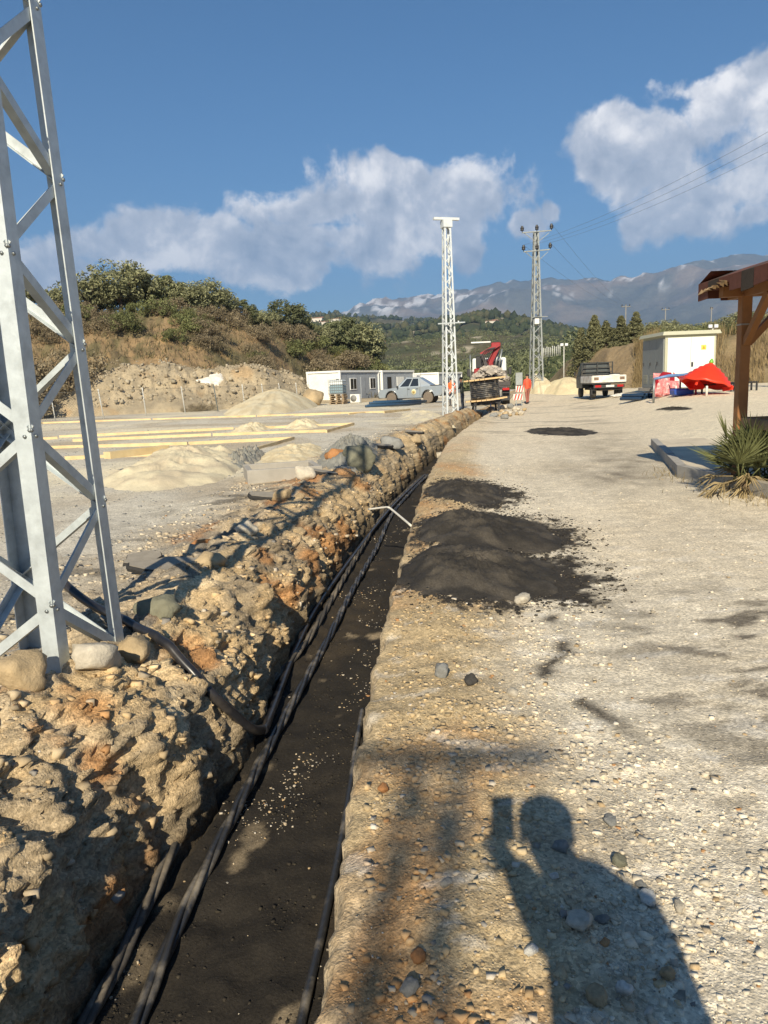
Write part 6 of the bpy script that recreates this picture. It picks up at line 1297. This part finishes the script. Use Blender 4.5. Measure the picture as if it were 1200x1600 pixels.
for i in range(10):                                      # brush at the foot of the hill, behind the fence
    px = random.uniform(-20, 165) if i < 8 else random.uniform(280, 345); d = random.uniform(52, 60) if i < 8 else 54; b = zhill(px, d); b.z = max(b.z, .1)
    plant('fence_bush', ('low dark brush heap behind the fence beside the sand heap' if i >= 8 else 'tall leafless brush behind the chain link fence'), 'bush', random.choice(['brush0', 'brush1', 'brush2']), b - Vector((0, 0, .2)), random.uniform(2.2, 3.6) if i < 8 else .9, 'brush behind the fence', w=1.1)
# loose clods on the spoil heap
rr = np.random.default_rng(44); n = 3200; P = []
while len(P) < n:
    px, d = rr.uniform(120, 480), rr.uniform(55.5, 66); b = zhill(px, d)
    if b.z > .5: P.append(tuple(b))
P = np.array(P); r = .03 + .15 * rr.random(n) ** 7; V = (CV[None] + rr.uniform(-.42, .42, (n, 8, 3))) * r[:, None, None] + (P + np.stack([rr.normal(size=n) * .15, rr.normal(size=n) * .1, r * .3], -1))[:, None, :]
c = np.array([(.36, .31, .225), (.28, .245, .18), (.40, .35, .26), (.27, .22, .15)])[rr.choice(4, n)]
props(link_mesh('spoil_clods', quads_mesh('spoil_clods', V.reshape(-1, 3), (CF[None] + (np.arange(n) * 8)[:, None, None]).reshape(-1, 3), np.repeat(c, 8, 0), False, 3), M_PEB), 'loose clods and stones on the spoil heap behind the fence', 'clods', kind='stuff')
# conifers and olives on the right
random.seed(12)
CON = [(908, 512, 70, 'first conifer of the row, beside the floodlight pole'), (927, 492, 68, 'pointed conifer second in the row'), (946, 500, 68, 'conifer third in the row above the small flatbed'), (968, 493, 67, 'tall conifer fourth in the row'), (993, 487, 67, 'tallest conifer of the row'), (1012, 506, 66, 'last conifer of the row, behind the kiosk'), (958, 512, 71, 'conifer half hidden behind the third'), (982, 506, 70, 'conifer half hidden behind the tallest')]
for i, (px, py, d, l) in enumerate(CON):
    b = zbank(px, d); tp = at_y(px, py, b.y).z; base = min(b.z, tp - 4.5) - .3; plant('conifer', l, 'tree', 'cone%d' % (i % 3), Vector((b.x, b.y, base)), tp - base, 'conifers beside the kiosk', w=1.15)
for i in range(26):
    px = 1015 + i * 18 + random.uniform(-8, 8); d = random.uniform(68, 84); b = zbank(px, d); tp = at_y(px, random.uniform(494, 508) - max(0, px - 1150) * .06, b.y).z
    plant('olive_tree', 'grey green olive tree in the bank grove ' + ('above the kiosk roof' if px < 1120 else 'seen past the pavilion post' if px < 1200 else 'out beyond the pavilion'), 'tree', 'olive%d' % (i % 3), b - Vector((0, 0, .2)), max(2.2, tp - b.z), 'olive grove on the bank', w=1.25)
for i in range(9):
    px = 1020 + i * 22; b = zbank(px, 63); plant('bank_bush', 'green bush on the edge of the bank below the olive grove', 'bush', 'shrub%d' % (i % 2), b - Vector((0, 0, .2)), random.uniform(.8, 1.6), 'bushes on the bank edge')
# dry reeds on the bank: a mass
def blades(name, label, pts, hlo, hhi, w, m, seed, lean=.25, cat='reeds'):
    rr = np.random.default_rng(seed); n = len(pts); P = np.asarray(pts, float); h = rr.uniform(hlo, hhi, n); a = rr.uniform(0, 6.28, n); l = rr.normal(size=(n, 2)) * lean
    s = np.stack([np.cos(a), np.sin(a), 0 * a], -1) * w; tip = P + np.stack([l[:, 0] * h, l[:, 1] * h, h], -1); mid = P + np.stack([l[:, 0] * h * .3, l[:, 1] * h * .3, h * .55], -1)
    V = np.stack([P - s, P + s, mid + s * .8, mid - s * .8, tip + s * .15, tip - s * .15], 1).reshape(-1, 3); q = np.concatenate([np.array([(0, 1, 2, 3), (3, 2, 4, 5)]) + 6 * i for i in range(n)])
    return props(link_mesh(name, quads_mesh(name, V, q), m), label, cat, kind='stuff')
rr = np.random.default_rng(3); pts = []
for i in range(12000):
    px = rr.choice([rr.uniform(995, 1025), rr.uniform(1110, 1420)]); d = rr.uniform(51.5, 60); 
    if fbm(px * .02, d * .2, 3, 3) < -.25: continue
    pts.append(tuple(zbank(px, d) + Vector((rr.normal() * .15, rr.normal() * .15, -.05))))
blades('reeds', 'dry straw coloured reeds covering the bank behind the kiosk', pts, .45, 1.35, .016, leaf_mat('dry_reed', (.34, .255, .13), .35, .2), 4, .16)
pts = []
for i in range(9000):
    px = rr.uniform(-60, 600); d = rr.uniform(66, 96); pts.append(tuple(zhill(px, d) + Vector((rr.normal() * .2, rr.normal() * .2, -.05))))
blades('dry_grass', 'dry grass and weeds scattered over the hillside', pts, .25, .8, .035, leaf_mat('dry_grass', (.17, .145, .075), .4, .2), 5, .4, 'grass')
pts = []
for i in range(420):                                     # weeds about the platform and palm
    a = rr.uniform(0, 1); x = 4.55 + rr.normal() * .35; y = rr.uniform(8.6, 12.2); pts.append((x + .03 * y, y, surf_z(x, y)))
blades('dry_weeds', 'dry weeds around the palm and kerb', pts, .04, .16, .005, leaf_mat('dry_weed', (.30, .24, .13), .4, .2), 6, .6, 'weeds')
# woods on the valley hills: one mass
def woods(name, label, n, dlo, dhi, hlo, hhi, px0, px1, seed, m, thr=-.1, dens=14):
    rr = np.random.default_rng(seed); P, Hh = [], []
    d = rr.uniform(dlo ** .5, dhi ** .5, n * 3) ** 2; px = rr.uniform(px0, px1, n * 3)
    for dd, pp in zip(d, px):
        if len(P) >= n: break
        b = zfar(pp, dd)
        if fbm(b.x * .012, b.y * .012, 6, 3) < thr: continue
        P.append((b.x + rr.normal() * dd * .002, b.y, b.z)); Hh.append(rr.uniform(hlo, hhi))
    P, Hh = np.array(P), np.array(Hh); k = len(P); Vs = IV[None] * (1 + rr.uniform(-.35, .35, (k, len(IV), 1))); Vs = Vs * np.stack([Hh * rr.uniform(.42, .7, k), Hh * .5, Hh * rr.uniform(.5, .75, k)], -1)[:, None, :] + P[:, None, :] + np.stack([0 * Hh, 0 * Hh, Hh * .45], -1)[:, None, :]
    c = np.array([(.048, .060, .030), (.062, .072, .036), (.040, .050, .028), (.085, .085, .045)])[rr.choice(4, k)]
    return props(link_mesh(name, quads_mesh(name, Vs.reshape(-1, 3), (IF[None] + (np.arange(k) * len(IV))[:, None, None]).reshape(-1, 3), np.repeat(c, len(IV), 0), False, 3), m), label, 'woods', kind='stuff')
M_WOODS = mat('woodland', (.05, .06, .03), rough=.9, var=.3, scale=.4, bump=.5, bscale=1.2, tint=True, spec=.1)
woods('woodland', 'dark pine woods over the far valley ridges', 13000, 540, 2300, 4.5, 9.5, 200, 1150, 7, M_WOODS, -.28)
rr = np.random.default_rng(15); C, R_ = [], []
for i in range(2300):
    px = rr.uniform(440, 1050); d = rr.uniform(112 ** .5, 580 ** .5) ** 2; b = zfar(px, d)
    if fbm(b.x * .012, b.y * .012, 6, 3) < -.25 and d > 250: continue
    if px > 840 and rr.random() < .6: continue
    h = rr.uniform(1.6, 4.2); C.append((b.x, b.y, b.z + h * .5)); R_.append(h * .62)
V, q = leaf_cloud(C, R_, 40, .30, 16, 1.4, .8); props(link_mesh('scrub', quads_mesh('scrub', V, q), LM['dark']), 'dark olive scrub on the valley floor behind the site', 'scrub', kind='stuff')
# far houses
M_HW = mat('far_wall', (.62, .57, .49), rough=.9, var=.1, scale=.3); M_HR = mat('far_roof', (.36, .20, .13), rough=.9, var=.15, scale=.3); M_HWIN = mat('far_window', (.05, .055, .06), rough=.3, var=0)
HS = [(500, 516, 900), (512, 521, 880), (526, 518, 900), (640, 507, 1150), (652, 512, 1100), (663, 505, 1200), (676, 503, 1250), (684, 509, 1150), (690, 515, 1050), (660, 519, 1000), (770, 524, 800), (752, 500, 1300), (764, 498, 1350), (785, 503, 1250), (600, 545, 620), (590, 552, 560)]
for i, (px, py, d) in enumerate(HS):
    b = zfar(px, d); r_ = random.Random(i); w_, l_, h_ = r_.uniform(9, 16), r_.uniform(8, 11), r_.uniform(4, 8)
    t = thing('house', 'small pale house on the far wooded valley hillside', 'house', (b.x, b.y, b.z - 1), r_.uniform(-.6, .6), 'houses on the far hillside')
    MB().box((0, 0, h_ / 2 + .5), (w_, l_, h_ + 1)).build('wall', M_HW, t); MB().raw([(-w_ / 2 - .4, -l_ / 2 - .4, h_ + 1), (w_ / 2 + .4, -l_ / 2 - .4, h_ + 1), (w_ / 2 + .4, l_ / 2 + .4, h_ + 1), (-w_ / 2 - .4, l_ / 2 + .4, h_ + 1), (-w_ / 2, 0, h_ + 2.6), (w_ / 2, 0, h_ + 2.6)], [(0, 1, 5, 4), (2, 3, 4, 5), (1, 2, 5), (3, 0, 4), (3, 2, 1, 0)]).build('roof', M_HR, t)
    for k in range(3): MB().box((-w_ * .3 + w_ * .3 * k, -l_ / 2 - .02, h_ * .55 + .5), (1.4, .1, 1.6)).build('window', M_HWIN, t)
# ================================================================== PEOPLE
def skin_body(name, J, E_, m, parent=None, sub=1, region=None, mats=()):
    """J: list of (x, y, z, r); E_: edges -> one continuous surface grown over the skeleton"""
    me = bpy.data.meshes.new(name + '_skeleton'); me.from_pydata([j[:3] for j in J], E_, [])
    o = bpy.data.objects.new(name, me); COL.objects.link(o)
    md = o.modifiers.new('skin', 'SKIN'); sv = me.skin_vertices[0].data if me.skin_vertices else None
    if sv is None:
        bm = bmesh.new(); bm.from_mesh(me); bm.verts.layers.skin.verify(); bm.to_mesh(me); bm.free(); sv = me.skin_vertices[0].data
    for v, j in zip(sv, J): v.radius = (j[3], j[4] if len(j) > 4 else j[3])
    sv[0].use_root = True
    md.use_smooth_shade = True
    s2 = o.modifiers.new('sub', 'SUBSURF'); s2.levels = sub; s2.render_levels = sub
    dg = bpy.context.evaluated_depsgraph_get(); ev = o.evaluated_get(dg); nm = bpy.data.meshes.new_from_object(ev)
    o.modifiers.clear(); o.data = nm; bpy.data.meshes.remove(me); nm.name = name
    nm.materials.clear()
    for q in mats: nm.materials.append(q)
    if region:
        for p in nm.polygons: p.material_index = region(p.center)
    if parent is not None: o.parent = parent
    return o
M_SKIN = mat('skin', srgb(190, 140, 110), rough=.6, var=.08); M_HAIR = mat('dark_hair', (.02, .016, .013), rough=.7, var=.3, scale=30)
def person(label, loc, rz, jacket, trousers, shoes=(.03, .03, .03), armL=None, armR=None, lean=0.0, vest=None, cap=None, height=1.75, head=None, stride=.0, sw=.19):
    t = thing('person', label, 'person', loc, rz, None); s = height / 1.75
    hx, hy, hz = head or (0, .02 + lean, 1.63)
    AL = armL or [(-.24, 0, 1.15), (-.25, .06, .90)]; AR = armR or [(.24, 0, 1.15), (.25, .06, .90)]
    J = [(0, 0, .95, .135, .11), (0, lean * .4, 1.12, .13, .10), (0, lean * .7, 1.30, .155, .11), (hx * .25, lean * .9, 1.43, .10, .085), (hx * .7, (hy + lean) / 2, 1.50, .052), (hx, hy, 1.60 + hz - 1.63, .082, .092), (hx, hy, 1.70 + hz - 1.63, .075, .085)]
    E_ = [(0, 1), (1, 2), (2, 3), (3, 4), (4, 5), (5, 6)]
    for sx, ARM in ((-1, AL), (1, AR)):
        b = len(J); el, wr = Vector(ARM[0]), Vector(ARM[1]); d = (wr - el).normalized(); q = d.cross(Vector((0, 1, 0))); q = q.normalized() if q.length > .1 else Vector((1, 0, 0))
        J += [(sx * sw, lean * .8, 1.41, .068), (*((Vector((sx * sw, lean * .8, 1.41)) + el) / 2), .058), (*el, .047), (*((el + wr) / 2), .042), (*wr, .030), (*(wr + d * .06), .040, .020)]
        E_ += [(3, b), (b, b + 1), (b + 1, b + 2), (b + 2, b + 3), (b + 3, b + 4), (b + 4, b + 5)]
        for k, (o_, l_) in enumerate(((-.027, .065), (-.009, .078), (.009, .072), (.027, .055))):
            i = len(J); p = wr + d * .085 + q * o_; curl = Vector((0, .012, -.006)); J += [(*p, .010), (*(p + d * l_ * .55 + curl), .009), (*(p + d * l_ * .95 + curl * 2.6), .007)]; E_ += [(b + 5, i), (i, i + 1), (i + 1, i + 2)]
        i = len(J); p = wr + d * .035 + q * (-.040 * sx); J += [(*p, .011), (*(p + d * .045 + q * (-.02 * sx)), .009)]; E_ += [(b + 5, i), (i, i + 1)]
    for sx in (-1, 1):
        b = len(J); st = stride * sx
        J += [(sx * .095, 0, .86, .098), (sx * .105, st * .5 + .01, .48, .066), (sx * .11, st * .8 - .01, .30, .058), (sx * .11, st - .02, .085, .046), (sx * .115, st + .07, .045, .048, .036), (sx * .12, st + .16, .035, .040, .026)]
        E_ += [(0, b), (b, b + 1), (b + 1, b + 2), (b + 2, b + 3), (b + 3, b + 4), (b + 4, b + 5)]
    J = [(*(c * s for c in j[:3]), *(r * s for r in j[3:])) for j in J]
    mj, mtt, ms = (mat('cloth_%d_%d_%d' % tuple(int(c * 999) for c in q), q, rough=.9, var=.2, scale=12, bump=.004, bscale=14) for q in (jacket, trousers, shoes))
    handy = [Vector(a[1]) * s for a in (AL, AR)]
    def reg(c):
        if c.z > 1.50 * s and abs(c.x - hx * s) < .13 and c.z > (1.50) * s: return 3
        if any((c - h).length < .20 * s and (c - h).dot(h - Vector(a[0]) * s) > -.01 for h, a in zip(handy, (AL, AR))): return 3
        if c.z < .10 * s: return 2
        return 1 if c.z < .92 * s and abs(c.x) < .20 * s else 0
    skin_body('body', J, E_, None, t, 1, reg, (mj, mtt, ms, M_SKIN))
    hd = Vector((hx, hy, 1.66 + hz - 1.63)) * s
    h = MB().lathe([(.098, -.01), (.105, .03), (.092, .075), (.055, .105), (.01, .115)], 12, hd + Vector((0, -.012, .005)))
    h.build('hair' if cap is None else 'helmet', M_HAIR if cap is None else mat('cap_%d' % int(cap[0] * 999), cap, rough=.5, var=.05), t)
    f = MB().lathe([(.014, -.01), (.012, .02), (.004, .035)], 6, hd + Vector((0, .088, -.045))); f.build('nose', M_SKIN, t)
    for sx in (-1, 1):
        MB().lathe([(.010, 0), (.004, .004)], 6, hd + Vector((sx * .032, .084, -.015)), Matrix.Rotation(-math.pi / 2, 3, 'X')).build('eye', M_HAIR, t); MB().box(hd + Vector((sx * .088, -.005, -.03)), (.014, .035, .055), ch=.005).build('ear', M_SKIN, t)
    if vest:
        V = []; n = 14; zs_ = [(.92, .150, .128), (1.12, .158, .130), (1.30, .182, .140), (1.40, .165, .125), (1.455, .10, .10)]
        for (z, rx, ry) in zs_:
            for k in range(n): a = 6.2832 * k / n; V.append((rx * math.cos(a) * s, (ry * math.sin(a) + lean * z * .5) * s, z * s))
        F = [(i * n + k, i * n + (k + 1) % n, (i + 1) * n + (k + 1) % n, (i + 1) * n + k) for i in range(len(zs_) - 1) for k in range(n)]
        vo = MB().raw(V, F, True).build('vest', mat('vest_%d' % int(vest[0] * 999), vest, rough=.7, var=.12, scale=9), t)
    return t
pd = hit(723, 641); person('person in a dark jacket and jeans standing at the cable drum', pd, math.radians(200 - 130), srgb(62, 66, 58), srgb(52, 56, 66), armL=[(-.22, .10, 1.2), (-.12, .36, 1.12)], armR=[(.22, .10, 1.2), (.10, .38, 1.15)], lean=.05)
po = hit(706, 634); person('person in a bright orange jacket partly behind the white lattice pylon', (po.x, po.y, po.z), math.radians(10), srgb(255, 110, 50), srgb(50, 50, 60), vest=srgb(255, 105, 45))
pv_ = hit(824, 631); person('person in a red and orange work suit beside the striped warning boards', pv_, math.radians(20), srgb(214, 86, 66), srgb(150, 92, 80), vest=srgb(235, 90, 60), stride=.12)
# the photographer, behind the lens
ph = person('person in a dark coat holding up a phone, seen only by the shadow', (.25, -.30, 0), 0.0, (.05, .05, .06), (.05, .05, .07), height=1.79, sw=.125, armL=[(-.135, .19, 1.31), (-.225, .19, 1.43)], armR=[(.17, -.02, 1.16), (.17, .04, .92)], head=(-.13, .07, 1.615))
coat = MB(); V = []; n = 14; zz_ = [(.72, .19, .16), (.95, .185, .16), (1.2, .185, .15), (1.42, .175, .14), (1.50, .145, .12), (1.56, .08, .09)]
for (z, rx, ry) in zz_:
    for k in range(n): a = 6.2832 * k / n; V.append((rx * math.cos(a) - .03 * max(0, z - 1.3) * 3, ry * math.sin(a), z))
coat.raw(V, [(i * n + k, i * n + (k + 1) % n, (i + 1) * n + (k + 1) % n, (i + 1) * n + k) for i in range(len(zz_) - 1) for k in range(n)], True).build('coat', mat('dark_coat', (.05, .05, .06), rough=.9, var=.2), ph)
MB().tube([(-.11, 0, 1.44), (-.13, .09, 1.38), (-.138, .18, 1.34), (-.185, .19, 1.40), (-.225, .19, 1.47)], [.09, .085, .08, .06, .045], 10).build('sleeve', MATS['dark_coat'], ph)
phn = thing('phone', 'phone held up beside the head of the photographer, seen by its shadow', 'phone', (-.004, -.018, 1.594), 0)
MB().box((0, 0, 0), (.086, .010, .180), ch=.003).build('body', mat('phone_body', (.03, .03, .035), rough=.3, var=.05), phn); MB().box((-.02, -.0055, .045), (.032, .003, .032), ch=.001).build('camera_bump', mat('phone_lens', (.02, .02, .02), rough=.2, var=.0), phn)
# ================================================================== HAZE
hz_ = MB().box((0, 1000, 660), (20000, 18000, 1330)).build('haze', None)
props(hz_, kind='stuff')
mh = bpy.data.materials.new('haze_air'); mh.use_nodes = True; nn = mh.node_tree.nodes; nn.clear()
pv = nn.new('ShaderNodeVolumePrincipled'); pv.inputs['Color'].default_value = (0.27, 0.50, 0.92, 1); pv.inputs['Density'].default_value = 1.4e-4; pv.inputs['Anisotropy'].default_value = 0.0
mo = nn.new('ShaderNodeOutputMaterial'); mh.node_tree.links.new(pv.outputs[0], mo.inputs['Volume']); hz_.data.materials.append(mh)
